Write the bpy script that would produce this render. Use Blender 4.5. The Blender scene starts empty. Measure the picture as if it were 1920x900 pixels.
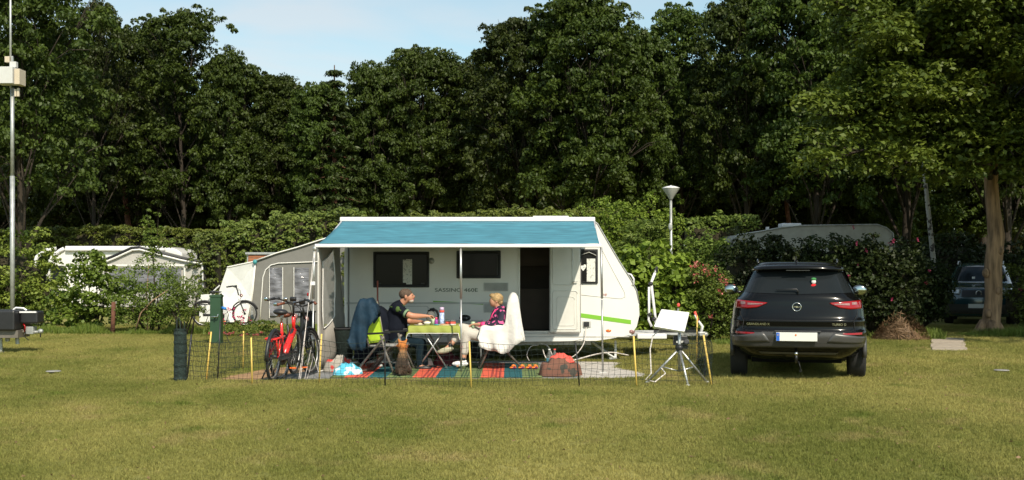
import bpy, bmesh, math, random
import numpy as np
from mathutils import Vector, Matrix
R = math.radians
random.seed(7)
rng = np.random.default_rng(11)
sc = bpy.context.scene
COL = sc.collection

# ---------------------------------------------------------------- camera
F, HZ, CZ = 2100.0, 506.0, 1.5            # focal length in photo pixels, horizon row, eye height
cam_d = bpy.data.cameras.new("camera")
cam = bpy.data.objects.new("camera", cam_d); COL.objects.link(cam)
cam.location = (0, 0, CZ); cam.rotation_euler = (R(90), 0, 0)
cam_d.sensor_width = 36; cam_d.lens = F / 1920 * 36
cam_d.shift_y = (HZ - 450) / 1920
cam_d.clip_start = .1; cam_d.clip_end = 2000
cam_d.dof.use_dof = True; cam_d.dof.focus_distance = 18.0; cam_d.dof.aperture_fstop = 4.0
sc.camera = cam
sc.render.resolution_x = 1024; sc.render.resolution_y = 480

# ---------------------------------------------------------------- sky and sun
SUN_TO = Vector((.36, -.90, .92)).normalized()      # from the scene towards the sun
el = math.asin(SUN_TO.z); az = math.atan2(SUN_TO.x, SUN_TO.y)
wd = bpy.data.worlds.new("World"); sc.world = wd; wd.use_nodes = True
nt = wd.node_tree; nt.nodes.clear()
wo = nt.nodes.new("ShaderNodeOutputWorld"); bg = nt.nodes.new("ShaderNodeBackground")
sky = nt.nodes.new("ShaderNodeTexSky"); sky.sky_type = 'NISHITA'; sky.sun_disc = False
sky.sun_elevation = el; sky.sun_rotation = az; sky.air_density = 1.0; sky.dust_density = 1.2; sky.ozone_density = 1.4
tc = nt.nodes.new("ShaderNodeTexCoord"); mp = nt.nodes.new("ShaderNodeMapping")
mp.inputs["Scale"].default_value = (1.6, 1.6, 5.5)
nz = nt.nodes.new("ShaderNodeTexNoise"); nz.inputs["Scale"].default_value = 2.2; nz.inputs["Detail"].default_value = 7
nz.inputs["Distortion"].default_value = .5
cr = nt.nodes.new("ShaderNodeValToRGB"); cr.color_ramp.elements[0].position = .42; cr.color_ramp.elements[1].position = .66
cr.color_ramp.elements[1].color = (.55, .55, .55, 1)
mx = nt.nodes.new("ShaderNodeMix"); mx.data_type = 'RGBA'
mx.inputs["B"].default_value = (5.0, 4.9, 4.95, 1)
hs = nt.nodes.new("ShaderNodeHueSaturation"); hs.inputs["Saturation"].default_value = .82; hs.inputs["Value"].default_value = 1.0
tn = nt.nodes.new("ShaderNodeMix"); tn.data_type = 'RGBA'; tn.blend_type = 'MULTIPLY'; tn.inputs["Factor"].default_value = 1
tn.inputs["B"].default_value = (.88, 1.06, .96, 1)
L = nt.links.new
L(tc.outputs["Generated"], mp.inputs["Vector"]); L(mp.outputs[0], nz.inputs["Vector"]); L(nz.outputs["Fac"], cr.inputs[0])
L(sky.outputs[0], hs.inputs["Color"]); L(hs.outputs[0], tn.inputs["A"])
L(tn.outputs["Result"], mx.inputs["A"]); L(cr.outputs[0], mx.inputs["Factor"])
L(mx.outputs["Result"], bg.inputs[0]); bg.inputs[1].default_value = .145; L(bg.outputs[0], wo.inputs[0])
sd = bpy.data.lights.new("sun", 'SUN'); sd.energy = 4.6; sd.angle = R(.55); sd.color = (1, .90, .74)
so = bpy.data.objects.new("sun", sd); COL.objects.link(so); so.rotation_euler = (-SUN_TO).to_track_quat('-Z', 'Y').to_euler()
so.location = (8, -20, 25)
sc.view_settings.view_transform = 'Standard'; sc.view_settings.look = 'None'
sc.view_settings.exposure = .18; sc.view_settings.gamma = 1
sc.render.engine = 'CYCLES'
cy = sc.cycles; cy.max_bounces = 6; cy.diffuse_bounces = 2; cy.glossy_bounces = 2; cy.transmission_bounces = 4
cy.transparent_max_bounces = 8; cy.use_denoising = True; cy.caustics_reflective = False; cy.caustics_refractive = False

# ---------------------------------------------------------------- materials
def _nt(name):
    m = bpy.data.materials.new(name); m.use_nodes = True
    n = m.node_tree; return m, n, n.nodes["Principled BSDF"]
def mat(name, c, rough=.6, metal=0, var=.12, scale=6, bump=0, bscale=60, coat=0, spec=.5, trans=0, emit=None, alpha=1, stretch=None):
    m, n, b = _nt(name)
    b.inputs["Roughness"].default_value = rough; b.inputs["Metallic"].default_value = metal
    b.inputs["Specular IOR Level"].default_value = spec
    if coat: b.inputs["Coat Weight"].default_value = coat; b.inputs["Coat Roughness"].default_value = .03
    t = n.nodes.new("ShaderNodeTexCoord"); src = t.outputs["Object"]
    if stretch:
        q = n.nodes.new("ShaderNodeMapping"); q.inputs["Scale"].default_value = stretch; n.links.new(src, q.inputs[0]); src = q.outputs[0]
    if var:
        z = n.nodes.new("ShaderNodeTexNoise"); z.inputs["Scale"].default_value = scale; z.inputs["Detail"].default_value = 5
        n.links.new(src, z.inputs["Vector"])
        r = n.nodes.new("ShaderNodeMapRange"); r.inputs[1].default_value = .3; r.inputs[2].default_value = .7
        r.inputs[3].default_value = 1 - var; r.inputs[4].default_value = 1 + var
        n.links.new(z.outputs["Fac"], r.inputs[0])
        k = n.nodes.new("ShaderNodeMix"); k.data_type = 'RGBA'; k.blend_type = 'MULTIPLY'; k.inputs["Factor"].default_value = 1
        k.inputs["A"].default_value = (*c, 1); n.links.new(r.outputs[0], k.inputs["B"]); n.links.new(k.outputs["Result"], b.inputs["Base Color"])
    else: b.inputs["Base Color"].default_value = (*c, 1)
    if bump:
        z = n.nodes.new("ShaderNodeTexNoise"); z.inputs["Scale"].default_value = bscale; z.inputs["Detail"].default_value = 4
        n.links.new(src, z.inputs["Vector"])
        u = n.nodes.new("ShaderNodeBump"); u.inputs["Strength"].default_value = bump; u.inputs["Distance"].default_value = .02
        n.links.new(z.outputs["Fac"], u.inputs["Height"]); n.links.new(u.outputs[0], b.inputs["Normal"])
    if trans:
        tr = n.nodes.new("ShaderNodeBsdfTranslucent"); tr.inputs[0].default_value = (*c, 1)
        ms = n.nodes.new("ShaderNodeMixShader"); ms.inputs[0].default_value = trans
        o = n.nodes["Material Output"]
        n.links.new(b.outputs[0], ms.inputs[1]); n.links.new(tr.outputs[0], ms.inputs[2]); n.links.new(ms.outputs[0], o.inputs[0])
    if alpha < 1: b.inputs["Alpha"].default_value = alpha
    return m
def leafmat(name, c0, c1, trans=.32, rough=.55, hue=.03):
    m, n, b = _nt(name)
    a = n.nodes.new("ShaderNodeAttribute"); a.attribute_name = "tint"
    oi = n.nodes.new("ShaderNodeObjectInfo")
    k = n.nodes.new("ShaderNodeMix"); k.data_type = 'RGBA'; k.inputs["A"].default_value = (*c0, 1); k.inputs["B"].default_value = (*c1, 1)
    n.links.new(a.outputs["Fac"], k.inputs["Factor"])
    h = n.nodes.new("ShaderNodeHueSaturation")
    r1 = n.nodes.new("ShaderNodeMapRange"); r1.inputs[3].default_value = .5 - hue; r1.inputs[4].default_value = .5 + hue * .4
    r2 = n.nodes.new("ShaderNodeMapRange"); r2.inputs[3].default_value = .72; r2.inputs[4].default_value = 1.38
    n.links.new(oi.outputs["Random"], r1.inputs[0]); n.links.new(oi.outputs["Random"], r2.inputs[0])
    n.links.new(r1.outputs[0], h.inputs["Hue"]); n.links.new(r2.outputs[0], h.inputs["Value"])
    n.links.new(k.outputs["Result"], h.inputs["Color"]); n.links.new(h.outputs[0], b.inputs["Base Color"])
    b.inputs["Roughness"].default_value = rough; b.inputs["Specular IOR Level"].default_value = .35
    tr = n.nodes.new("ShaderNodeBsdfTranslucent"); n.links.new(h.outputs[0], tr.inputs[0])
    ms = n.nodes.new("ShaderNodeMixShader"); ms.inputs[0].default_value = trans
    n.links.new(b.outputs[0], ms.inputs[1]); n.links.new(tr.outputs[0], ms.inputs[2])
    n.links.new(ms.outputs[0], n.nodes["Material Output"].inputs[0])
    return m
def lawnmat(name, blade=False):
    m, n, b = _nt(name)
    g = n.nodes.new("ShaderNodeNewGeometry")
    def noise(s, d, off, st=None):
        q = n.nodes.new("ShaderNodeMapping"); q.inputs["Location"].default_value = (off, off, 0)
        q.inputs["Scale"].default_value = st or (1, 1, 1)
        n.links.new(g.outputs["Position"], q.inputs[0])
        z = n.nodes.new("ShaderNodeTexNoise"); z.inputs["Scale"].default_value = s; z.inputs["Detail"].default_value = d
        z.inputs["Roughness"].default_value = .6
        n.links.new(q.outputs[0], z.inputs["Vector"]); return z.outputs["Fac"]
    def ramp(src, a, bb):
        r = n.nodes.new("ShaderNodeMapRange"); r.inputs[1].default_value = a; r.inputs[2].default_value = bb
        n.links.new(src, r.inputs[0]); return r.outputs[0]
    def mixc(fac, A, B):
        k = n.nodes.new("ShaderNodeMix"); k.data_type = 'RGBA'
        if isinstance(A, tuple): k.inputs["A"].default_value = (*A, 1)
        else: n.links.new(A, k.inputs["A"])
        if isinstance(B, tuple): k.inputs["B"].default_value = (*B, 1)
        else: n.links.new(B, k.inputs["B"])
        n.links.new(fac, k.inputs["Factor"]); return k.outputs["Result"]
    c = mixc(ramp(noise(.42, 5, 3, (1, .55, 1)), .36, .66), (.180, .192, .046), (.350, .315, .102))
    c = mixc(ramp(noise(1.3, 5, 31, (1, .7, 1)), .56, .74), c, (.36, .285, .125))
    c = mixc(ramp(noise(1.1, 4, 57), .58, .76), c, (.11, .155, .024))
    if blade:
        oi = n.nodes.new("ShaderNodeObjectInfo")
        v = n.nodes.new("ShaderNodeHueSaturation")
        r = n.nodes.new("ShaderNodeMapRange"); r.inputs[3].default_value = .6; r.inputs[4].default_value = 1.5
        n.links.new(ramp(noise(48, 2, 9), .28, .72), r.inputs[0]); n.links.new(r.outputs[0], v.inputs["Value"])
        n.links.new(c, v.inputs["Color"]); c = v.outputs[0]
        tr = n.nodes.new("ShaderNodeBsdfTranslucent"); n.links.new(c, tr.inputs[0])
        ms = n.nodes.new("ShaderNodeMixShader"); ms.inputs[0].default_value = .35
        n.links.new(b.outputs[0], ms.inputs[1]); n.links.new(tr.outputs[0], ms.inputs[2])
        n.links.new(ms.outputs[0], n.nodes["Material Output"].inputs[0])
    else:
        c = mixc(ramp(noise(22, 5, 5), .3, .7), mixc(ramp(noise(9, 3, 15), 0, .001), c, c), c)
        k = n.nodes.new("ShaderNodeMix"); k.data_type = 'RGBA'; k.blend_type = 'MULTIPLY'; k.inputs["Factor"].default_value = 1
        rr = n.nodes.new("ShaderNodeMapRange"); rr.inputs[1].default_value = .3; rr.inputs[2].default_value = .7; rr.inputs[3].default_value = .55; rr.inputs[4].default_value = 1.15
        n.links.new(noise(38, 4, 77), rr.inputs[0]); n.links.new(c, k.inputs["A"]); n.links.new(rr.outputs[0], k.inputs["B"]); c = k.outputs["Result"]
        u = n.nodes.new("ShaderNodeBump"); u.inputs["Strength"].default_value = .7; u.inputs["Distance"].default_value = .03
        n.links.new(noise(45, 4, 1), u.inputs["Height"]); n.links.new(u.outputs[0], b.inputs["Normal"])
    n.links.new(c, b.inputs["Base Color"]); b.inputs["Roughness"].default_value = .8; b.inputs["Specular IOR Level"].default_value = .15
    return m
def spotmat(name, base, spots, scale=9, th=(.55, .58), rough=.7, bump=0):
    m, n, b = _nt(name)
    t = n.nodes.new("ShaderNodeTexCoord"); z = n.nodes.new("ShaderNodeTexNoise"); z.inputs["Scale"].default_value = scale; z.inputs["Detail"].default_value = 1.5
    r = n.nodes.new("ShaderNodeMapRange"); r.inputs[1].default_value = th[0]; r.inputs[2].default_value = th[1]
    k = n.nodes.new("ShaderNodeMix"); k.data_type = 'RGBA'; k.inputs["A"].default_value = (*base, 1); k.inputs["B"].default_value = (*spots, 1)
    n.links.new(t.outputs["Object"], z.inputs["Vector"]); n.links.new(z.outputs["Fac"], r.inputs[0]); n.links.new(r.outputs[0], k.inputs["Factor"])
    n.links.new(k.outputs["Result"], b.inputs["Base Color"]); b.inputs["Roughness"].default_value = rough
    if bump:
        u = n.nodes.new("ShaderNodeBump"); u.inputs["Strength"].default_value = bump; u.inputs["Distance"].default_value = .02
        n.links.new(z.outputs["Fac"], u.inputs["Height"]); n.links.new(u.outputs[0], b.inputs["Normal"])
    return m
def rampmat(name, axis, period, stops, rough=.85, off=0, trans=0):
    "bands of woven or printed colour along one object axis"
    m, n, b = _nt(name)
    t = n.nodes.new("ShaderNodeTexCoord"); s = n.nodes.new("ShaderNodeSeparateXYZ"); n.links.new(t.outputs["Object"], s.inputs[0])
    a = n.nodes.new("ShaderNodeMath"); a.operation = 'MULTIPLY_ADD'; a.inputs[1].default_value = 1 / period; a.inputs[2].default_value = off
    n.links.new(s.outputs[axis], a.inputs[0])
    f = n.nodes.new("ShaderNodeMath"); f.operation = 'FRACT'; n.links.new(a.outputs[0], f.inputs[0])
    c = n.nodes.new("ShaderNodeValToRGB"); c.color_ramp.interpolation = 'CONSTANT'
    e = c.color_ramp.elements
    e[0].position = 0; e[0].color = (*stops[0][1], 1); e[1].position = stops[1][0]; e[1].color = (*stops[1][1], 1)
    for p, cc in stops[2:]:
        q = e.new(p); q.color = (*cc, 1)
    n.links.new(f.outputs[0], c.inputs[0]); n.links.new(c.outputs[0], b.inputs["Base Color"]); b.inputs["Roughness"].default_value = rough
    b.inputs["Specular IOR Level"].default_value = .2
    return m
def glassy(name, c, rough=.05, alpha=1.0):
    m = mat(name, c, rough, 0, 0, spec=.13, alpha=alpha); return m

M = dict(
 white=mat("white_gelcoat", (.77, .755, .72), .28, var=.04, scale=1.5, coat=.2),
 cream=mat("shaded_ivory_panel", (.33, .32, .29), .5, var=.1),  # ivory darkened: the shade over the right-hand caravan is in this colour
 ivory=mat("ivory_panel", (.66, .65, .60), .4, var=.04),
 rail=mat("white_aluminium", (.75, .74, .75), .35, var=.03),
 alu=mat("brushed_aluminium", (.50, .50, .49), .38, .75, .08),
 galv=mat("galvanised_steel", (.42, .43, .42), .5, .55, .2, 12),
 greyplastic=mat("grey_plastic", (.27, .26, .25), .5),
 ltgrey=mat("light_grey_plastic", (.50, .50, .48), .5),
 dark=mat("black_plastic", (.018, .018, .02), .45),
 rubber=mat("rubber", (.02, .02, .021), .85, bump=.2),
 acrylic=glassy("smoked_acrylic", (.012, .012, .013), .12),
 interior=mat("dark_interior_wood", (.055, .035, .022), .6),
 curtain_and_reflection=spotmat("white_spotted_curtain_and_reflection", (.72, .71, .66), (.42, .42, .40), 34, (.60, .64)),
 lime=mat("lime_stripe", (.20, .48, .035), .4, var=.03),
 limecloth=mat("lime_tablecloth", (.34, .38, .075), .75, var=.06, trans=.15),
 limefab=mat("lime_chair_fabric", (.42, .60, .03), .75, var=.08, bump=.3, trans=.1),
 orange=mat("amber_lens", (.85, .16, .02), .2, var=0),
 red=mat("red_lens", (.30, .003, .006), .12, var=.05, coat=.3),
 redpaint=mat("red_bike_paint", (.72, .022, .018), .25, var=.03, coat=.5),
 teal=mat("teal_awning_cloth", (.070, .245, .325), .75, var=.30, scale=5, stretch=(.55, 3, 2.5), trans=.18),
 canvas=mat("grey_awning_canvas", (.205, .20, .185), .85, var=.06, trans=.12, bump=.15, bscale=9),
 canvas2=mat("taupe_canvas", (.43, .40, .36), .85, var=.08, bump=.3, bscale=5, trans=.12),
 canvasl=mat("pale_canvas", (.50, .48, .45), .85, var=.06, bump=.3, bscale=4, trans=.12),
 whitecv=mat("white_tent_cloth", (.82, .82, .80), .8, var=.06, bump=.35, bscale=3, trans=.15),
 film=mat("clear_window_film", (.50, .50, .49), .2, var=.3, scale=3, bump=.4, bscale=5, alpha=.38),
 darkfilm=mat("tinted_window_film", (.17, .17, .19), .12, var=.55, scale=3, bump=.8, bscale=7, stretch=(1, 1, 3)),
 piping=mat("white_piping", (.78, .76, .72), .6, var=0),
 carpaint=mat("black_car_paint", (.004, .004, .0042), .16, var=.05, coat=.18, spec=.22),
 carplast=mat("charcoal_bumper_plastic", (.050, .048, .047), .38, var=.08, bump=.06, bscale=220),
 skid=mat("silver_skid_plate", (.085, .082, .08), .35, .3),
 carglass=glassy("privacy_glass", (.014, .017, .019), .03),
 chrome=mat("chrome", (.75, .74, .72), .12, 1, 0),
 plate=mat("plate_white", (.72, .72, .68), .4, var=.02),
 eublue=mat("plate_blue", (.02, .12, .55), .4, var=0),
 clear=mat("clear_lens", (.36, .20, .19), .08, .2, .25, 40),
 bluecar=mat("dark_teal_car_paint", (.012, .045, .055), .2, var=.05, coat=1),
 headlamp=mat("headlamp_glass", (.45, .47, .46), .08, .4, .4, 14),
 skin=mat("skin", (.52, .27, .17), .5, var=.06),
 skinred=mat("tanned_skin", (.50, .235, .145), .5, var=.06),
 navy=mat("navy_polo_cloth", (.008, .010, .017), .9, spec=.12, var=.15),
 denim=mat("blue_denim", (.008, .018, .026), .9, spec=.1, var=.25, scale=14),  # colour darkened to hold the shade under the table
 hairg=mat("short_grey_brown_hair", (.10, .065, .045), .8, var=.3, scale=40, bump=.6),
 hairb=mat("blonde_hair", (.42, .28, .13), .6, var=.35, scale=25, bump=.8, bscale=90),
 beard=mat("grey_beard", (.42, .36, .31), .8, var=.3, scale=40),
 beige=mat("beige_trousers", (.50, .47, .42), .85, var=.06, bump=.4, bscale=9),
 flower=spotmat("navy_pink_leaf_print", (.018, .014, .035), (.62, .10, .28), 15, (.575, .59), .8),
 pink=mat("pink_trim", (.80, .05, .22), .7, var=0),
 shoe=mat("white_sneaker", (.78, .76, .76), .6, var=.04),
 shoeb=mat("beige_sneaker", (.42, .40, .28), .7, var=.2, scale=20),
 blanket=mat("cream_blanket", (.68, .66, .62), .9, var=.05, bump=.5, bscale=14),
 jacket=mat("slate_blue_jacket", (.011, .030, .052), .7, spec=.2, var=.3, bump=1, bscale=7),
 chairleg=mat("taupe_metal", (.17, .15, .13), .45, .2),
 fur=mat("tan_dog_fur", (.26, .12, .05), .9, var=.45, scale=14, bump=1, bscale=90),
 furd=mat("dark_dog_fur", (.075, .05, .035), .9, var=.5, scale=16, bump=1, bscale=90),
 furr=mat("ginger_dog_fur", (.42, .16, .045), .9, var=.3, scale=16, bump=1, bscale=90),
 brownsad=mat("brown_leather", (.16, .05, .025), .4, var=.15),
 yellow=mat("yellow_fibreglass_rod", (.72, .50, .12), .5, var=.06),
 net=mat("dark_green_netting", (.012, .022, .018), .8, var=.2),
 netroll=mat("rolled_green_netting", (.012, .026, .022), .8, var=.5, scale=25, bump=1, bscale=80),
 greenpost=mat("dark_green_post", (.022, .062, .030), .5, var=.1),
 soil=mat("bare_sandy_soil", (.34, .20, .10), .95, var=.25, scale=7, bump=.8, bscale=40),
 sand=mat("pale_gravel", (.50, .46, .42), .95, var=.22, scale=18, bump=.8, bscale=60),
 sheet=mat("grey_groundsheet", (.21, .21, .21), .85, var=.12, scale=5, bump=.3, bscale=20),
 sheetd=mat("dark_groundsheet", (.05, .055, .06), .8, var=.2),
 slab=mat("concrete_slab", (.36, .30, .235), .9, var=.2, scale=9, bump=.5, bscale=40),
 bark=mat("oak_bark", (.25, .16, .095), .95, var=.55, scale=14, bump=1, bscale=26, stretch=(1, 1, .14)),
 barkd=mat("grey_brown_bark", (.035, .026, .018), .95, var=.4, scale=9, bump=1, bscale=22, stretch=(1, 1, .25)),
 barkr=mat("reddish_bark", (.12, .05, .03), .95, var=.35, scale=7, bump=1, bscale=22),
 birch=spotmat("white_birch_bark", (.34, .32, .28), (.06, .05, .045), 7, (.56, .60), .8),
 dark_core_fill=mat("dark_core_twigs", (.035, .03, .014), .95, var=.4, scale=8, bump=1, bscale=20),  # dark fill for the gaps inside hedges and shrubs
 lampw=mat("lamp_shade_glass", (.40, .40, .37), .35, var=.05),
 boxgrey=mat("painted_cabinet_grey", (.55, .55, .54), .5, var=.04),
 boxbeige=mat("beige_cabinet", (.55, .47, .36), .5, var=.04),
 brownwood=mat("red_brown_boards", (.34, .13, .06), .8, var=.15),
 teali=mat("teal_plastic", (.05, .28, .30), .4),
 bagbrown=spotmat("brown_patterned_blanket", (.17, .075, .05), (.055, .05, .04), 6, (.60, .63), .9, .3),
 redcloth=mat("coral_red_cloth", (.78, .10, .075), .85, var=.1, bump=.6, bscale=14),
 bluecloth=spotmat("turquoise_beach_towel", (.08, .42, .58), (.62, .75, .78), 8, (.52, .58), .9, .4),
 blue=mat("blue_label", (.03, .20, .62), .4),
 purple=mat("purple_bottle", (.32, .05, .30), .35),
 pinkcap=mat("pink_cap", (.75, .07, .14), .4),
 green=mat("green_leafy_print", (.40, .52, .33), .6, var=.5, scale=50),
 potato=mat("cream_food", (.70, .55, .38), .8),
 hose=mat("white_hose", (.68, .62, .58), .5, var=.05),
 poleb=mat("brown_red_pole", (.26, .075, .05), .5),
 orangetoy=spotmat("orange_and_purple_rope", (.85, .22, .03), (.18, .02, .10), 14, (.52, .55)),
 mirror=mat("mirror_housing", (.02, .02, .022), .15, coat=1),
 mirrorg=mat("mirror_glass", (.5, .56, .56), .08, 1, 0),
 gnomered=mat("red_felt", (.55, .01, .015), .9), gnomew=mat("white_wool", (.72, .70, .66), .9), gnomeg=mat("green_felt", (.05, .22, .07), .9),
 glass=mat("kettle_glass", (.20, .20, .19), .05, var=0, alpha=.55),
 straw=mat("dry_grass_clump", (.33, .20, .11), .95, var=.35, scale=20),
 lawn=lawnmat("lawn_soil"), blade=lawnmat("grass_blades", True),
 leaf=leafmat("oak_leaf", (.027, .047, .007), (.070, .102, .013), hue=.014),
 leafoak=leafmat("near_oak_leaf", (.048, .082, .010), (.145, .190, .024), hue=.01),
 leafhazel=leafmat("hazel_leaf", (.085, .14, .016), (.22, .295, .038), hue=.01),
 leafhazeld=leafmat("hazel_leaf_deep", (.060, .105, .013), (.165, .225, .030), hue=.01),
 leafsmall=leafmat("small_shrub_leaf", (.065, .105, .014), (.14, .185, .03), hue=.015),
 leafhedge=leafmat("hedge_leaf", (.070, .105, .014), (.185, .22, .034), .2, hue=.01),
 leafconifer=leafmat("conifer_hedge_spray", (.062, .105, .016), (.165, .21, .036), .15, hue=.01),
 leafdark=leafmat("shade_darkened_leaf", (.018, .032, .007), (.042, .062, .013), hue=.01),  # leaf colour lowered to carry the shade over the right-hand shrubs
 leafpine=leafmat("pine_needles", (.030, .052, .010), (.065, .095, .022), .1, hue=.01),
 leafbirch=leafmat("tall_grass_leaf", (.07, .12, .015), (.18, .22, .04), hue=.01),
 petal=leafmat("red_flower_petals", (.42, .06, .06), (.60, .24, .20), .3, hue=.0),
 petalp=leafmat("magenta_flower_petals", (.42, .03, .11), (.58, .10, .20), .3, hue=.0),
 straws=leafmat("dry_straw", (.12, .07, .035), (.30, .185, .10), .2, hue=.0),
)

# ---------------------------------------------------------------- helpers
def sm(a, b, t):
    t = min(1, max(0, (t - a) / (b - a))); return t * t * (3 - 2 * t)
def gz(x, y):
    "ground height: the pitch lies in a shallow dip"
    return -.13 * sm(14.7, 16.6, y) * (1 - sm(20.5, 23.5, y)) * sm(-6.2, -4.2, x) * (1 - sm(1.9, 3.4, x))
def W(px, py, D): return Vector(((px - 960) * D / F, D, CZ - (py - HZ) * D / F))
def PX(px, D): return (px - 960) * D / F
def PZ(py, D): return CZ - (py - HZ) * D / F
class MB:
    def __init__(s): s.v = []; s.f = []
    def add(s, vs, fs):
        o = len(s.v); s.v += [tuple(v) for v in vs]; s.f += [tuple(i + o for i in f) for f in fs]; return s
    def bx(s, x0, x1, y0, y1, z0, z1, m=None):
        vs = [Vector((x, y, z)) for z in (z0, z1) for y in (y0, y1) for x in (x0, x1)]
        if m: vs = [m @ v for v in vs]
        return s.add(vs, [(0, 2, 3, 1), (4, 5, 7, 6), (0, 1, 5, 4), (2, 6, 7, 3), (0, 4, 6, 2), (1, 3, 7, 5)])
    def box(s, c, d, rot=(0, 0, 0)):
        from mathutils import Euler
        m = Matrix.Translation(c) @ Euler(rot).to_matrix().to_4x4()
        return s.bx(-d[0] / 2, d[0] / 2, -d[1] / 2, d[1] / 2, -d[2] / 2, d[2] / 2, m)
    def tube(s, pts, r, n=8, cap=True, flat=1):
        pts = [Vector(p) for p in pts]; N = len(pts)
        rs = r if isinstance(r, (list, tuple)) else [r] * N
        rings = []; up = None
        for i, p in enumerate(pts):
            d = (pts[min(i + 1, N - 1)] - pts[max(i - 1, 0)])
            if d.length < 1e-9: d = Vector((0, 0, 1))
            d.normalize()
            if up is None:
                up = Vector((0, 0, 1)) if abs(d.z) < .9 else Vector((1, 0, 0))
            a = d.cross(up)
            if a.length < 1e-4: a = d.cross(Vector((0, 1, 0)))
            a.normalize(); b = a.cross(d).normalized(); up = b
            rings.append([p + (a * math.cos(t) + b * math.sin(t) * flat) * rs[i] for t in [2 * math.pi * k / n for k in range(n)]])
        vs = [v for q in rings for v in q]; fs = []
        for i in range(N - 1):
            for k in range(n):
                fs.append((i * n + k, i * n + (k + 1) % n, (i + 1) * n + (k + 1) % n, (i + 1) * n + k))
        if cap: fs.append(tuple(range(n - 1, -1, -1))); fs.append(tuple((N - 1) * n + k for k in range(n)))
        return s.add(vs, fs)
    def lathe(s, prof, c=(0, 0, 0), n=16, m=None):
        c = Vector(c); vs = []; fs = []
        for r, z in prof:
            for k in range(n):
                t = 2 * math.pi * k / n; p = Vector((r * math.cos(t), r * math.sin(t), z))
                if m: p = m @ p
                vs.append(p + c)
        for i in range(len(prof) - 1):
            for k in range(n):
                fs.append((i * n + k, i * n + (k + 1) % n, (i + 1) * n + (k + 1) % n, (i + 1) * n + k))
        if prof[0][0] > 1e-6: fs.append(tuple(range(n - 1, -1, -1)))
        if prof[-1][0] > 1e-6: fs.append(tuple((len(prof) - 1) * n + k for k in range(n)))
        return s.add(vs, fs)
    def ball(s, c, r, nu=12, nv=8, m=None):
        if not isinstance(r, (tuple, list)): r = (r, r, r)
        c = Vector(c); vs = []; fs = []
        for j in range(nv + 1):
            ph = math.pi * j / nv
            for i in range(nu):
                t = 2 * math.pi * i / nu
                p = Vector((r[0] * math.sin(ph) * math.cos(t), r[1] * math.sin(ph) * math.sin(t), r[2] * math.cos(ph)))
                if m: p = m @ p
                vs.append(p + c)
        for j in range(nv):
            for i in range(nu):
                fs.append((j * nu + i, (j + 1) * nu + i, (j + 1) * nu + (i + 1) % nu, j * nu + (i + 1) % nu))
        return s.add(vs, fs)
    def prism(s, poly, y0, y1):
        "poly in x,z extruded along y"
        n = len(poly); vs = [(x, y0, z) for x, z in poly] + [(x, y1, z) for x, z in poly]
        fs = [tuple(range(n)), tuple(range(2 * n - 1, n - 1, -1))] + [(i, i + n, (i + 1) % n + n, (i + 1) % n) for i in range(n)]
        return s.add(vs, fs)
    def grid(s, nu, nv, fn, closed=False):
        vs = [fn(i / nu, j / nv) for j in range(nv + 1) for i in range(nu + 1)]
        fs = [(j * (nu + 1) + i, j * (nu + 1) + i + 1, (j + 1) * (nu + 1) + i + 1, (j + 1) * (nu + 1) + i) for j in range(nv) for i in range(nu)]
        return s.add(vs, fs)
    def torus(s, c, Rr, r, axis, n=28, k=8):
        ax = Vector(axis).normalized(); u = ax.orthogonal().normalized(); w = ax.cross(u); c = Vector(c)
        vs = []; fs = []
        for i in range(n):
            t = 2 * math.pi * i / n; d = u * math.cos(t) + w * math.sin(t)
            for j in range(k):
                q = 2 * math.pi * j / k
                vs.append(c + d * (Rr + r * math.cos(q)) + ax * r * math.sin(q))
        for i in range(n):
            for j in range(k):
                a = i * k + j; b = i * k + (j + 1) % k; e = ((i + 1) % n) * k + (j + 1) % k; f = ((i + 1) % n) * k + j
                fs.append((a, b, e, f))
        return s.add(vs, fs)
WL = {}
def link(o, parent=None):
    COL.objects.link(o)
    if parent: o.parent = parent
    return o
def build(mb, name, m, parent=None, smooth=False, bevel=0, sub=0, solid=0, world=True, loc=None):
    me = bpy.data.meshes.new(name)
    off = WL.get(parent.name, Vector()) if (parent and world) else Vector(loc) if loc else Vector()
    me.from_pydata([tuple(Vector(v) - off) for v in mb.v], [], mb.f); me.validate()
    bm = bmesh.new(); bm.from_mesh(me); bmesh.ops.recalc_face_normals(bm, faces=bm.faces); bm.to_mesh(me); bm.free()
    me.materials.append(M[m] if isinstance(m, str) else m)
    if smooth: me.shade_smooth()
    o = bpy.data.objects.new(name, me); link(o, parent)
    if parent is not None: WL[o.name] = off.copy()
    elif loc: o.location = loc
    if solid:
        k = o.modifiers.new("s", 'SOLIDIFY'); k.thickness = solid; k.offset = 0
    if bevel:
        k = o.modifiers.new("b", 'BEVEL'); k.width = bevel; k.segments = 2; k.limit_method = 'ANGLE'; k.angle_limit = R(40)
    if sub:
        k = o.modifiers.new("u", 'SUBSURF'); k.levels = sub; k.render_levels = sub
    return o
def tag(o, label=None, cat=None, group=None, kind=None):
    if label: o['label'] = label
    if cat: o['category'] = cat
    if group: o['group'] = group
    if kind: o['kind'] = kind
    return o
def thing(name, label, cat, loc=(0, 0, 0), rz=0, group=None, local=False):
    o = bpy.data.objects.new(name, None); link(o); o.empty_display_size = .1
    o.location = loc; o.rotation_euler = (0, 0, rz); tag(o, label, cat, group)
    WL[o.name] = Vector((0, 0, 0)) if local else Vector(loc)
    return o
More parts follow.
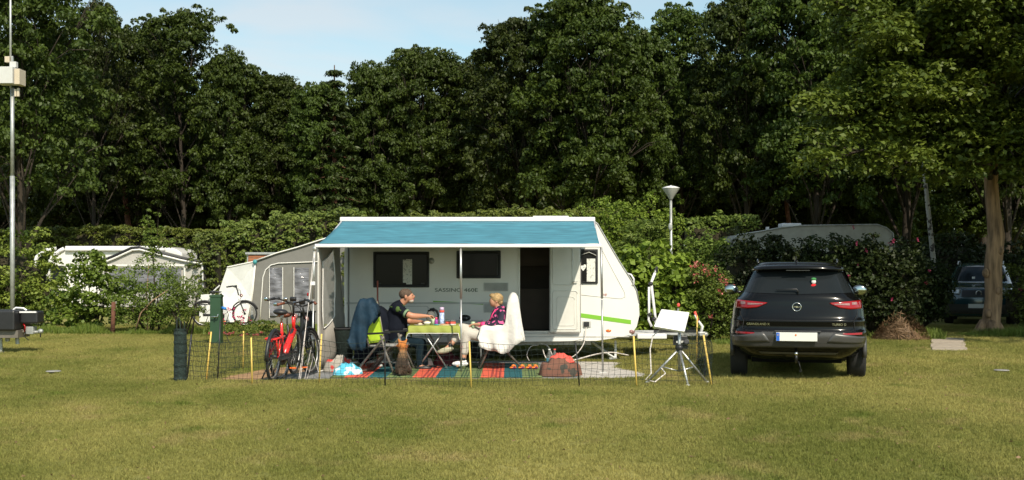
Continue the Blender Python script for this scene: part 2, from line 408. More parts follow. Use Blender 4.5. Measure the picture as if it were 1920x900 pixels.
def dup(root, loc, rz=None, label=None, scale=None, group=None):
    def cp(o, par):
        c = o.copy(); COL.objects.link(c)
        if par: c.parent = par
        for ch in list(kids.get(o.name, [])): cp(ch, c)
        return c
    kids = {}
    for q in bpy.data.objects:
        if q.parent: kids.setdefault(q.parent.name, []).append(q)
    c = cp(root, None); c.location = loc
    if rz is not None: c.rotation_euler = (0, 0, rz)
    if scale: c.scale = scale
    if label: c['label'] = label
    if group: c['group'] = group
    return c
def text(s, size, m, parent, loc, rot, name="lettering", ext=.002, sx=1, align='LEFT'):
    cu = bpy.data.curves.new(name, 'FONT'); cu.body = s; cu.size = size; cu.extrude = ext; cu.align_x = align
    t = bpy.data.objects.new(name + "_tmp", cu); COL.objects.link(t)
    dg = bpy.context.evaluated_depsgraph_get(); dg.update()
    me = bpy.data.meshes.new_from_object(t.evaluated_get(dg)); bpy.data.objects.remove(t)
    me.materials.clear(); me.materials.append(M[m])
    o = bpy.data.objects.new(name, me); link(o, parent)
    off = WL.get(parent.name, Vector()); o.location = Vector(loc) - off; o.rotation_euler = rot; o.scale = (sx, 1, 1)
    return o
def np_mesh(name, V, Fa, m, parent=None, tint=None, k=4, loc=None):
    "V (n,3) vertices, Fa (m,k) faces as numpy arrays"
    me = bpy.data.meshes.new(name); me.vertices.add(len(V)); me.vertices.foreach_set("co", V.astype(np.float32).ravel())
    me.loops.add(Fa.size); me.loops.foreach_set("vertex_index", Fa.astype(np.int32).ravel())
    me.polygons.add(len(Fa)); me.polygons.foreach_set("loop_start", np.arange(0, Fa.size, k, dtype=np.int32))
    me.update(calc_edges=True)
    if tint is not None:
        a = me.attributes.new("tint", 'FLOAT', 'FACE'); a.data.foreach_set("value", tint.astype(np.float32))
    me.materials.append(M[m])
    o = bpy.data.objects.new(name, me); link(o, parent)
    if loc is not None: o.location = loc
    return o
def unit(a): return a / np.maximum(np.linalg.norm(a, axis=1, keepdims=True), 1e-9)
def leafset(P, Nn, S, aspect=.62, fold=.22, rg=rng):
    n = len(P); u = unit(np.cross(Nn, rg.normal(size=(n, 3)))); v = np.cross(Nn, u); s = S[:, None]
    V = np.empty((n, 4, 3)); V[:, 0] = P - u * s; V[:, 2] = P + u * s
    V[:, 1] = P + v * s * aspect + Nn * s * fold; V[:, 3] = P - v * s * aspect + Nn * s * fold
    return V.reshape(-1, 3), np.arange(4 * n).reshape(n, 4)
def clump_leaves(C, Rc, n_each, size, flat=.75, up=.55, rg=rng, centre=None):
    "leaves filling clumps: C (k,3), Rc (k,)"
    k = len(C); idx = np.repeat(np.arange(k), n_each); n = len(idx)
    d = unit(rg.normal(size=(n, 3))); d[:, 2] = np.where(d[:, 2] < -.35, -d[:, 2], d[:, 2])
    rad = Rc[idx] * rg.uniform(.35, 1.0, n) ** .6
    P = C[idx] + d * rad[:, None] * np.array([1, 1, flat])
    Nn = unit(d * .6 + rg.normal(size=(n, 3)) * .55 + np.array([0, 0, up]))
    S = size * rg.uniform(.6, 1.25, n)
    tc_ = rg.uniform(0, 1, k); t = np.clip(.55 * tc_[idx] + .45 * rg.uniform(0, 1, n), 0, 1)
    return P, Nn, S, t
# ================================================================ GROUND
gx = np.unique(np.concatenate([np.linspace(-400, -20, 14), np.arange(-20, 20.01, .5), np.linspace(20, 400, 14)]))
gy = np.unique(np.concatenate([np.array([-60., -30, -10, 0]), np.arange(2, 30.01, .4), np.array([34., 40, 50, 70, 100, 160, 300, 600])]))
g = MB(); nx = len(gx)
g.v = [(float(x), float(y), gz(x, y)) for y in gy for x in gx]
g.f = [(j * nx + i, j * nx + i + 1, (j + 1) * nx + i + 1, (j + 1) * nx + i) for j in range(len(gy) - 1) for i in range(nx - 1)]
tag(build(g, "ground", "lawn", smooth=True), kind="structure")

def patch(name, m, poly, lift, cell=.15, label=None, cat=None, kind=None, wob=0, thick=0):
    "a sheet following the ground inside a polygon given in x,y"
    from mathutils.geometry import delaunay_2d_cdt
    n = len(poly); pts = []
    for i in range(n):
        a = Vector(poly[i]); b = Vector(poly[(i + 1) % n]); k = max(1, int((b - a).length / .3))
        for j in range(k):
            p = a.lerp(b, j / k); pts.append(p + Vector((random.uniform(-wob, wob), random.uniform(-wob, wob))))
    nb = len(pts); edges = [(i, (i + 1) % nb) for i in range(nb)]
    xs = [p.x for p in pts]; ys = [p.y for p in pts]
    y = min(ys) + .2
    while y < max(ys):
        x = min(xs) + .2
        while x < max(xs):
            pts.append(Vector((x + .01 * math.sin(y * 7), y))); x += .45
        y += .4
    vs, es, fs, *_ = delaunay_2d_cdt([p.to_2d() for p in pts], edges, [tuple(range(nb))], 1, 1e-5)
    mb = MB(); mb.add([(v.x, v.y, gz(v.x, v.y) + lift) for v in vs], [tuple(f) for f in fs])
    o = build(mb, name, m, smooth=True, solid=thick)
    return tag(o, label, cat, kind=kind)
SOIL = [(-4.4, 15.9), (-3.9, 15.35), (-3.1, 15.3), (-2.75, 16.1), (-2.95, 18.2), (-3.4, 19.0), (-4.0, 18.5), (-4.3, 17.2)]
patch("soil_patch", "soil", SOIL, .006, wob=.05, kind="structure")
SAND = [(.95, 16.85), (1.25, 16.75), (1.95, 16.9), (2.05, 17.6), (1.75, 18.6), (1.9, 19.7), (1.0, 19.9)]
patch("gravel_patch", "sand", SAND, .006, wob=.06, kind="structure")
SHEET = [(-3.15, 16.5), (1.02, 16.5), (1.02, 19.9), (-3.15, 19.9)]
patch("groundsheet", "sheet", SHEET, .012, wob=.012, label="plain grey groundsheet laid on the grass under the striped outdoor carpet", cat="groundsheet")
patch("groundsheet_flap", "sheetd", [(-3.75, 16.15), (-3.16, 16.0), (-3.05, 17.9), (-3.2, 18.0)], .022, wob=.01,
      label="dark triangular corner of groundsheet folded out beside the left awning pole", cat="groundsheet")
st = []
cols = [("g", .16), ("o", .34), ("t", .27), ("g", .23)]
CC = {"g": (.14, .185, .075), "o": (.62, .11, .065), "t": (.022, .10, .115)}
DK = {"g": (.05, .09, .045), "o": (.30, .05, .045), "t": (.012, .08, .10)}
p = 0
for k, w_ in cols:
    st.append((p, CC[k]))
    if k != "t":
        for q in (.42, .60, .78): st.append((p + w_ * q, DK[k])); st.append((p + w_ * (q + .09), CC[k]))
    else: st.append((p + w_ * .7, DK[k])); st.append((p + w_ * .76, CC[k]))
    p += w_
M["carpet"] = rampmat("striped_carpet_weave", 0, 1.02, st, .9, off=2.62)
patch("outdoor_carpet", "carpet", [(-2.72, 16.75), (.45, 16.75), (.45, 19.3), (-2.72, 19.3)], .024,
      label="outdoor carpet with broad orange, teal and green stripes under the camping table", cat="carpet", thick=.006)

def inpoly_(x, y): return -3.3 < x < 2.1 and 16.2 < y < 23 or -4.6 < x < -2.6 and 15.2 < y < 19
# concrete slabs, right
t = thing("stepping_path", "short path of pinkish concrete slabs in the grass leading to the parked off-roader", "path", (PX(1778, 22.5), 22.5, 0))
t.rotation_euler.z = -R(21); WL[t.name] = Vector()
for j in range(5):
    y = -1.45 + j * .76; x = .015 * (-1) ** j
    build(MB().bx(x - .31, x + .31, y - .368, y + .368, -.02, .03 + .008 * (j % 2)), "slab", "slab", t, bevel=.008)
# inspection covers in the lawn
n = 900; X = rng.uniform(-1, 1, n); Y = rng.uniform(7.5, 24, n) ** 1.0; X = X * Y * .47
ok = np.array([not (inpoly_(x, y) ) for x, y in zip(X, Y)]); X, Y = X[ok], Y[ok]; n = len(X)
P = np.stack([X, Y, np.array([gz(a, b) for a, b in zip(X, Y)]) + rng.uniform(.012, .035, n)], 1); Nn = unit(rng.normal(size=(n, 3)) * .5 + np.array([0, 0, 1.]))
V, Fa = leafset(P, Nn, rng.uniform(.008, .022, n), .6); tag(np_mesh("fallen_leaves", V, Fa, "straws", None, rng.random(n)), kind="stuff")
for nm, px, py, lab in (("drain_cover", 300 / 3, 700, "small round drain cover sunk in the lawn at the left"), ("drain_cover", 1878, 698, "pale flat drain cover sunk in the lawn right of the parked cars")):
    D = F * CZ / (py - HZ); mb = MB().lathe([(.0, .012), (.10, .008), (.11, .0), (.0, -.02)], (PX(px, D), D, .03), 20)
    tag(build(mb, nm, "greyplastic", loc=(PX(px, D), D, 0)) , lab, "cover")

# ================================================================ GRASS (nobody could count it)
src = bpy.data.collections.new("tuft_sources")       # not linked to the scene: only instanced
for q in range(5):
    vs, fs = [], []
    for b in range(34):
        a = random.uniform(0, 6.283); r_ = random.uniform(0, .085); x, y = r_ * math.cos(a), r_ * math.sin(a)
        h = random.uniform(.014, .036) * (1.45 if random.random() < .08 else 1); w_ = random.uniform(.0014, .0030); t2 = random.uniform(0, 6.283); le = random.uniform(.005, .03); d2 = random.uniform(0, 6.283)
        ux, uy = math.cos(t2) * w_, math.sin(t2) * w_; lx, ly = math.cos(d2) * le, math.sin(d2) * le
        o = len(vs)
        vs += [(x - ux, y - uy, -.004), (x + ux, y + uy, -.004), (x + ux * .7 + lx * .4, y + uy * .7 + ly * .4, h * .6), (x - ux * .7 + lx * .4, y - uy * .7 + ly * .4, h * .6), (x + lx, y + ly, h)]
        fs += [(o, o + 1, o + 2, o + 3), (o + 3, o + 2, o + 4)]
    me = bpy.data.meshes.new("tuft"); me.from_pydata(vs, [], fs); me.materials.append(M["blade"])
    src.objects.link(bpy.data.objects.new("tuft", me))
def scatter(o, coll, density, smin, smax, tilt=.25, seed=1):
    ng = bpy.data.node_groups.new("scatter_" + o.name, 'GeometryNodeTree')
    ng.interface.new_socket("Geometry", in_out='INPUT', socket_type='NodeSocketGeometry'); ng.interface.new_socket("Geometry", in_out='OUTPUT', socket_type='NodeSocketGeometry')
    N = ng.nodes.new; gi = N("NodeGroupInput"); go = N("NodeGroupOutput")
    di = N("GeometryNodeDistributePointsOnFaces"); di.inputs["Density"].default_value = density; di.inputs["Seed"].default_value = seed
    ci = N("GeometryNodeCollectionInfo"); ci.inputs["Collection"].default_value = coll; ci.inputs["Separate Children"].default_value = True
    io = N("GeometryNodeInstanceOnPoints"); io.inputs["Pick Instance"].default_value = True
    rr = N("FunctionNodeRandomValue"); rr.data_type = 'FLOAT_VECTOR'; rr.inputs[0].default_value = (-tilt, -tilt, 0); rr.inputs[1].default_value = (tilt, tilt, 6.283)
    rs = N("FunctionNodeRandomValue"); rs.data_type = 'FLOAT'; rs.inputs[2].default_value = smin; rs.inputs[3].default_value = smax; rs.inputs["Seed"].default_value = 5
    K = ng.links.new
    K(gi.outputs[0], di.inputs["Mesh"]); K(di.outputs["Points"], io.inputs["Points"]); K(ci.outputs[0], io.inputs["Instance"])
    K(rr.outputs[0], io.inputs["Rotation"]); K(rs.outputs[1], io.inputs["Scale"]); K(io.outputs[0], go.inputs[0])
    md = o.modifiers.new("scatter", 'NODES'); md.node_group = ng
def inpoly(x, y, P):
    c = False
    for i in range(len(P)):
        (x1, y1), (x2, y2) = P[i], P[i - 1]
        if (y1 > y) != (y2 > y) and x < (x2 - x1) * (y - y1) / (y2 - y1) + x1: c = not c
    return c
def lawn_patch(name, y0, y1, cell, dens, smin, smax, seed):
    mb = MB(); y = y0
    while y < y1:
        hw = (y + cell) * .50 + 3.0; x = -hw
        while x < hw:
            cx, cy_ = x + cell / 2, y + cell / 2
            if not (inpoly(cx, cy_, SOIL) or inpoly(cx, cy_, SAND) or inpoly(cx, cy_, SHEET) or (abs(cx - PX(1778, 22.5) - .384 * (cy_ - 22.5)) < .36 and 20.6 < cy_ < 24.6) or (-2.9 < cx < 2.0 and 20.1 < cy_ < 22.0)):
                o = len(mb.v); mb.v += [(a, b, gz(a, b)) for a, b in ((x, y), (x + cell, y), (x + cell, y + cell), (x, y + cell))]; mb.f.append((o, o + 1, o + 2, o + 3))
            x += cell
        y += cell
    o = build(mb, name, "blade"); tag(o, kind="stuff"); scatter(o, src, dens, smin, smax, seed=seed)
    return o
lawn_patch("grass", 6.4, 15.2, .2, 300, .7, 1.25, 1)
lawn_patch("grass", 15.2, 30, .2, 130, .9, 1.5, 2)
# ================================================================ TREES
LIB = {}
def make_crown(seed, H, zb, Rr, nl, ncl, nleaf, leaf, cr=(.40, .72), mean=.40, flatten=.8, top=.35):
    rg = np.random.default_rng(seed); lobes = []
    for i in range(nl):
        f = (i + .5) / nl; z = zb + (H - zb) * (f ** .9)
        prof = math.sin(math.pi * min(1, (.18 + .82 * f))) ** .6 * (1 if f < .5 else 1 - top * (f - .5))
        a = i * 2.4 + rg.uniform(-.5, .5); rr = Rr * .68 * prof * rg.uniform(.45, 1.05)
        lr = Rr * mean * rg.uniform(.7, 1.15)
        lobes.append((rr * math.cos(a), rr * math.sin(a), min(z, H - lr * .8), lr))
    lob = np.array(lobes); idx = np.repeat(np.arange(nl), ncl); n = len(idx)
    d = unit(rg.normal(size=(n, 3))); d[:, 2] = np.where(d[:, 2] < -.25, -d[:, 2] * .6, d[:, 2]); d = unit(d)
    C = lob[idx, :3] + d * (lob[idx, 3] * rg.uniform(.72, 1.08, n))[:, None] * np.array([1, 1, flatten])
    Rc = rg.uniform(*cr, n)
    far = rg.random(n) < .16; C[far] += d[far] * rg.uniform(.2, .55, far.sum())[:, None] * np.array([1, 1, .9]); Rc[far] *= .55
    C[:, 2] = np.maximum(C[:, 2], zb * (.82 + .16 * np.sin(C[:, 0] * 2.1) * np.cos(C[:, 1] * 1.7)))
    P, Nn, S, t = clump_leaves(C, Rc, nleaf, leaf, rg=rg, flat=.6)
    V, Fa = leafset(P, Nn, S, rg=rg)
    return V, Fa, np.repeat(t, 1), lobes
def trunk_mb(H, r0, lobes, lean=0, seed=0, thin=.018, upto=.86, bend=.25):
    rd = random.Random(seed); mb = MB(); n = 9; pts = []
    for i in range(n):
        f = i / (n - 1); pts.append(Vector((lean * f * f + bend * math.sin(f * 5 + seed) * f, bend * math.cos(f * 4 + seed) * f, H * upto * f)))
    mb.tube(pts, [r0 * (1.35 if i == 0 else 1) * (1 - .82 * i / (n - 1)) for i in range(n)], 10)
    for (x, y, z, lr) in lobes:
        zs = max(H * .14, z - lr * 1.3 - math.hypot(x, y) * .5); f = min(.95, zs / (H * upto)); b = pts[min(n - 1, int(f * (n - 1)))].lerp(pts[min(n - 1, int(f * (n - 1)) + 1)], f * (n - 1) % 1)
        e = Vector((x, y, z)); m1 = b.lerp(e, .5) + Vector((rd.uniform(-.2, .2), rd.uniform(-.2, .2), rd.uniform(-.1, .4)))
        rr = r0 * .38 * (1 - f * .5); mb.tube([b, m1, e], [rr, rr * .6, thin], 6)
        for q in range(4):
            a = rd.uniform(0, 6.28); el_ = rd.uniform(.0, 1.1); d = Vector((math.cos(a) * math.cos(el_), math.sin(a) * math.cos(el_), math.sin(el_))) * lr * .9
            mb.tube([m1.lerp(e, .6), e + d * .5, e + d], [rr * .4, rr * .25, thin * .5], 5)
    return mb
def lib_tree(key, seed, H, zb, Rr, nl, ncl, nleaf, leaf, r0, lm="leaf", bm_="barkd", **k):
    LIB[key] = dict(c=make_crown(seed, H, zb, Rr, nl, ncl, nleaf, leaf, **k), H=H, r0=r0, lm=lm, bm=bm_, seed=seed, me=None)
def tree(key, name, label, x, y, H=None, rz=0, sw=1, group=None):
    L_ = LIB[key]; t = thing(name, label, "tree", (x, y, 0), rz, group, local=True)
    if L_['me'] is None:
        V, Fa, tt, lob = L_['c']; a = np_mesh("crown", V, Fa, L_['lm'], t, tt); b = build(trunk_mb(L_['H'], L_['r0'], lob, seed=L_['seed']), "trunk", L_['bm'], t, smooth=True, world=False)
        L_['me'] = (a.data, b.data)
    else:
        for nm, me in zip(("crown", "trunk"), L_['me']): link(bpy.data.objects.new(nm, me), t)
    s = (H or L_['H']) / L_['H']; t.scale = (s * sw, s * sw, s)
    return t
lib_tree("a", 1, 14, 4.3, 4.7, 26, 36, 74, .100, .26, mean=.44, cr=(.36, .66), top=.25)
lib_tree("b", 2, 14, 4.1, 4.4, 27, 34, 74, .100, .23, mean=.44, cr=(.36, .66), top=.25)
lib_tree("c", 3, 13, 4.1, 4.1, 24, 34, 74, .100, .21, mean=.43, cr=(.34, .62), top=.3)
lib_tree("d", 4, 14, 4.6, 4.1, 24, 26, 56, .098, .18, mean=.36, cr=(.30, .56), top=.3)     # thin top, sky shows through
lib_tree("u", 5, 9.5, 3.2, 4.2, 20, 36, 64, .105, .14, mean=.46, top=.2)                   # shorter, broad

def T(key, px, top, D, hw, label, rz, name="oak_tree", group=None):
    H = CZ + (HZ - top) * D / F; L_ = LIB[key]; base = {"a": 4.6, "b": 4.3, "c": 4.0, "d": 3.8, "u": 4.2}[key]
    s = H / L_['H']; sw = (hw * D / F) / (base * s)
    return tree(key, name, label, PX(px, D), D, H, rz, sw * 1.12, group)
G1 = "front trees of the wood behind the pitches"
front = [
 ("a", 40, -110, 40, 150, "big bright green oak at the left edge of the wood behind the aerial mast"),
 ("d", 178, 14, 46, 85, "thin topped oak with sky showing through, right of the tallest left oak"),
 ("d", 345, 26, 47, 105, "open crowned oak above the left caravan with several bare upright stems"),
 ("b", 262, 58, 50, 100, "dense dark oak between the two open crowned oaks on the left"),
 ("c", 430, 108, 47, 75, "small round crowned oak where the left tree line steps down"),
 ("b", 515, 145, 48, 90, "broad low topped oak in the dip of the tree line left of the spruce"),
 ("c", 600, 158, 47, 75, "lowest oak in the dip of the tree line at the foot of the spruce"),
 ("c", 705, 122, 48, 75, "compact oak just right of the dark spruce in the tree line"),
 ("a", 790, 94, 49, 100, "wide domed oak above the left half of the blue awning"),
 ("c", 880, 116, 50, 70, "small oak at the left foot of the tallest middle oak"),
 ("a", 985, 34, 46, 115, "left half crown of the tallest oak cluster above the white caravan"),
 ("b", 1095, -4, 44, 125, "tallest middle oak with reddish stems above the white caravan"),
 ("c", 1190, 58, 46, 85, "mid height oak on the right shoulder of the tallest middle oak"),
 ("d", 1275, 20, 48, 100, "oak with loose top beside the right gap of sky"),
 ("a", 1400, -26, 45, 105, "tall oak directly right of the right sky gap"),
 ("b", 1530, -70, 43, 130, "tall dark oak above the black car"),
 ("a", 1700, -110, 45, 150, "tall shaded oak behind the white birch stem"),
 ("b", 1890, -120, 44, 150, "tall shaded oak at the right edge behind the near oak"),
]
for i, (k, px, top, D, hw, lab) in enumerate(front): T(k, px, top, D, hw, lab, i * 1.3, group=G1)
G2 = "lower oaks in the second row of the wood"
low = [(110, 205, "dark lower oak filling the gap right of the mast"), (255, 215, "dark lower oak above the left caravan roof"), (390, 225, "lower oak above the hedge right of the left caravan"), (540, 235, "lower oak behind the white tent"),
       (640, 222, "lower oak straight behind the small spruce"), (745, 205, "lower oak above the left half of the awning"), (860, 205, "lower oak above the middle of the awning"), (985, 190, "lower oak above the roof of the white caravan"),
       (1120, 200, "lower oak left of the street lamp"), (1240, 205, "lower oak straight behind the street lamp"), (1370, 220, "lower oak left of the half hidden caravan"), (1500, 225, "dark lower oak behind the half hidden caravan roof"), (1640, 240, "dark lower oak left of the birch stem"), (1780, 250, "dark lower oak right of the birch stem"), (1900, 250, "dark lower oak behind the off-roader")]
for i, (px, top, lab) in enumerate(low): T("u", px, top, 50.5 + (i * 3) % 4, 112, lab, i * 2.1 + .5, group=G2)
for i in range(15):
    px = -40 + i * 145; top = [60, 60, 120, 190, 200, 190, 180, 130, 110, 110, 110, 60, 0, -40, -40][i]
    T("abc"[i % 3], px, top + 12, 60 + (i * 7) % 5, 135, "dark oak in the back row of the wood", i * 1.9, group="back row of the wood")
# far understory behind the stems: one mass nobody could count
C = np.stack([rng.uniform(-48, 48, 3400), rng.uniform(68, 78, 3400), rng.uniform(.1, 9.5, 3400)], 1)
P_, N_, S_, t_ = clump_leaves(C, rng.uniform(.9, 1.5, 3400), 40, .28)
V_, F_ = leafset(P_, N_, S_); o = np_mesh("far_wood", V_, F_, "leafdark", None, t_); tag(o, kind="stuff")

# spruce in the dip of the tree line and a pine beside it
def spruce(px, top, D, hw, label, lm="leafpine"):
    H = CZ + (HZ - top) * D / F; x = PX(px, D); t = thing("spruce_tree", label, "tree", (x, D, 0), 0, local=True)
    Cs = []; Rs = []; tb = MB().tube([(0, 0, 0), (0, 0, H * .5), (0, 0, H)], [.2, .12, .02], 8)
    z = 2.5
    while z < H - .1:
        r_ = (hw * D / F) * min(1, (H - z) / (H * .5)) + .08; nb = max(4, int(7 + r_ * 5))
        for b in range(nb):
            a = random.uniform(0, 6.28); tb.tube([(0, 0, z), (r_ * math.cos(a), r_ * math.sin(a), z - r_ * .25)], [.03, .008], 4)
            for q in np.linspace(.25, 1, max(2, int(r_ / .35))):
                Cs.append((r_ * q * math.cos(a), r_ * q * math.sin(a), z - r_ * q * .25)); Rs.append(.30)
        z += .42
    P, Nn, S, tt = clump_leaves(np.array(Cs), np.array(Rs), 26, .11, flat=.5)
    V, Fa = leafset(P, Nn, S, aspect=.3); np_mesh("crown", V, Fa, lm, t, tt); build(tb, "trunk", "barkr", t, world=False)
spruce(627, 122, 46.5, 46, "narrow dark spruce with pointed top in the dip of the tree line")
# pine stem with a red trunk in front of the wood
def stem(name, label, pts, r0, r1, m, kn=10, group=None):
    pts = [Vector(p) for p in pts]; t = thing(name, label, "tree", pts[0], 0, group)
    n = len(pts); build(MB().tube(pts, [r0 + (r1 - r0) * i / (n - 1) for i in range(n)], kn), "trunk", m, t, smooth=True)
    return t
GS = "bare stems inside the wood"
for px, D, lab, m, r_ in ((240, 49, "reddish pine stem left of a darker one behind the long hedge", "barkr", .16), (262, 50, "dark brown stem behind the long hedge beside the reddish one", "barkd", .2),
                    (1478, 46, "red brown pine stem above the half hidden caravan", "barkr", .12)):
    x = PX(px, D); s = stem("pine_tree", lab, [(x, D, 0), (x + .12, D, 2.6), (x - .12, D, 4.6), (x - .3, D, 7.2)], r_, r_ * .5, m, group=GS)
    Cc = np.array([(x - .3 + rng.uniform(-1, 1), D + rng.uniform(-1, 1), 6.9 + rng.uniform(-1.2, .8)) for _ in range(30)]) - np.array(s.location)
    P, Nn, S, tt = clump_leaves(Cc, np.full(30, .4), 40, .1); V, Fa = leafset(P, Nn, S, .35); np_mesh("crown", V, Fa, "leafpine", s, tt)
s = stem("birch_tree", "slim white birch stem leaning left in the dark gap behind the off-roader", [(PX(1754, 33), 33, -.05), (PX(1750, 33), 33, 1.8), (PX(1738, 33), 33, 3.6), (PX(1722, 33), 33, 6)], .085, .05, "birch")
Cc = np.array([(rng.uniform(-1.6, 1.2), rng.uniform(-1.4, 1.4), rng.uniform(5, 8)) for _ in range(70)])
P, Nn, S, tt = clump_leaves(Cc, np.full(70, .4), 40, .07); V, Fa = leafset(P, Nn, S); np_mesh("crown", V, Fa, "leaf", s, tt)

# ---- the near oak at the right
D = 25.8; X0 = PX(1860, D)
t = thing("oak_tree", "near oak with knotty sunlit trunk and spreading lit branches at the right edge", "tree", (X0, D, 0))
mb = MB(); pts = [W(1855, 634, D), W(1858, 605, D), W(1863, 560, D), W(1862, 500, D), W(1868, 440, D), W(1862, 390, D), W(1858, 340, D), W(1864, 260, D), W(1856, 160, D), W(1862, 40, D), W(1850, -80, D)]
mb.tube(pts, [.25, .205, .188, .196, .185, .155, .15, .135, .12, .10, .05], 18)
for a, l in ((-2.8, .55), (-.3, .28), (-1.6, .30), (1.2, .3), (2.4, .3)):    # root flare
    b = pts[0] + Vector((0, 0, .12)); mb.tube([b + Vector((math.cos(a) * .12, math.sin(a) * .12, .25)), b + Vector((math.cos(a) * .3, math.sin(a) * .3, .0)), b + Vector((math.cos(a) * l, math.sin(a) * l, -.14))], [.11, .08, .03], 8)
for py, s_ in ((512, 1), (470, -1), (588, .6), (545, -.6)):
    mb.ball(W(1862 - 14 * s_, py, D - .15), (.075, .09, .11), 10, 7)
build(mb, "trunk", "bark", t, smooth=True)
limbs = MB(); Cs = []; Rs = []
def spray(px0, py0, dd, px1, py1, n, r_=.34, off=0):
    "a limb from the trunk that carries flat sprays of leaves along its outer half"
    a = W(1860, py0, D); b = W(px1, py1, D + dd)
    m1 = a.lerp(b, .45) + Vector((0, 0, .5)); limbs.tube([a, m1, b], [.08, .045, .012], 6)
    for i in range(n):
        f = .32 + .68 * random.random() ** .7; p = (m1.lerp(b, (f - .45) / .55) if f > .45 else a.lerp(m1, f / .45))
        p = p + Vector((random.uniform(-.75, .75), random.uniform(-.75, .75), random.uniform(-.32, .5))) * (.35 + .65 * (1 - f) + .35)
        Cs.append(tuple(p)); Rs.append(random.uniform(.2, r_ + .08))
        if i % 3 == 0: limbs.tube([m1.lerp(b, max(0, f - .3)), p], [.018, .006], 4)
for a in [(0, 300, -2.8, 1530, 215, 62), (0, 330, -1.6, 1600, 235, 34), (0, 280, -2.2, 1620, 120, 46), (0, 200, -1, 1560, 60, 44), (0, 250, -3.4, 1700, 170, 44), (0, 340, -2.4, 1770, 255, 36),
          (0, 120, -2, 1640, -20, 44), (0, 60, -1.5, 1740, -70, 42), (0, 180, -3.2, 1800, 60, 46), (0, 100, -3, 1880, -40, 46), (0, 220, -3, 1950, 120, 46), (0, 300, -2.6, 1990, 250, 36),
          (0, 160, 2, 1660, 40, 40), (0, 100, 2.5, 1820, -60, 40), (0, 240, 2.6, 2040, 100, 40), (0, 120, 1, 2060, -30, 44), (0, 330, -.6, 1860, 215, 24), (0, 320, 1.6, 1700, 200, 26), (0, 0, 0, 1860, -190, 46), (0, 30, -2, 1700, -150, 40), (0, 30, 2, 2000, -150, 40),
          (0, 300, -3.4, 1540, 300, 26), (0, 320, -2.6, 1660, 320, 34), (0, 330, -2.2, 1760, 330, 30), (0, 260, -2.0, 1590, 170, 40), (0, 230, -3.6, 1650, 60, 44), (0, 310, -2.4, 1900, 290, 30), (0, 300, -1.4, 1840, 250, 30), (0, 150, -3.6, 1780, -10, 40), (0, 330, -1.8, 1950, 330, 26), (0, 200, -2.8, 1560, 0, 40),
          (0, -60, -4.0, 1800, -330, 40), (0, -60, -3.0, 1920, -300, 36), (0, -40, -4.2, 1880, -190, 36)]: spray(*a, .55)  # last three limbs, above the frame, added to shade what lies behind
build(limbs, "limb", "barkd", t, smooth=True)
Cs = np.array(Cs) - np.array(t.location); P, Nn, S, tt = clump_leaves(Cs, np.array(Rs), 84, .066, flat=.65, up=.75)
V, Fa = leafset(P, Nn, S, .6); np_mesh("crown", V, Fa, "leafoak", t, tt)

# ================================================================ HEDGES AND SHRUBS
def bushy(name, label, cat, x, y, shape, ncl, nleaf, leaf, lm, rc=(.14, .26), z0=0, stems=4, group=None, aspect=.62, core=None, extra=None, up=.5, sm_=None):
    "shape: list of (dx,dy,dz,rx,ry,rz) ellipsoid lobes"
    t = thing(name, label, cat, (x, y, gz(x, y)), 0, group, local=True)
    sh = np.array(shape, float); area = sh[:, 3] * sh[:, 5]; pr = area / area.sum(); idx = rng.choice(len(sh), ncl, p=pr)
    d = unit(rng.normal(size=(ncl, 3))); d[:, 1] = np.where(rng.random(ncl) < .45, -np.abs(d[:, 1]), d[:, 1])
    C = sh[idx, :3] + d * sh[idx, 3:6] * rng.uniform(.6, 1.02, ncl)[:, None]; C[:, 2] = np.maximum(C[:, 2], .06)
    P, Nn, S, tt = clump_leaves(C, rng.uniform(*rc, ncl), nleaf, leaf, up=up); P[:, 2] = np.maximum(P[:, 2], .015)
    V, Fa = leafset(P, Nn, S, aspect); np_mesh("foliage", V, Fa, lm, t, tt)
    if stems:
        mb = MB()
        for i in range(stems):
            c = C[rng.integers(ncl)]; b = Vector((c[0] * .3 + random.uniform(-.1, .1), c[1] * .3, 0)); mb.tube([b, b.lerp(Vector(c), .5) + Vector((random.uniform(-.1, .1), 0, .1)), c], [.022, .014, .005], 5)
        build(mb, "stem", "barkd", t, world=False, smooth=True)
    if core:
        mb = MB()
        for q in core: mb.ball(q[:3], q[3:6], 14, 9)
        build(mb, "dark_core", "dark_core_fill", t, world=False, smooth=True)  # solid dark lobes, darken the inside of the foliage
    return t
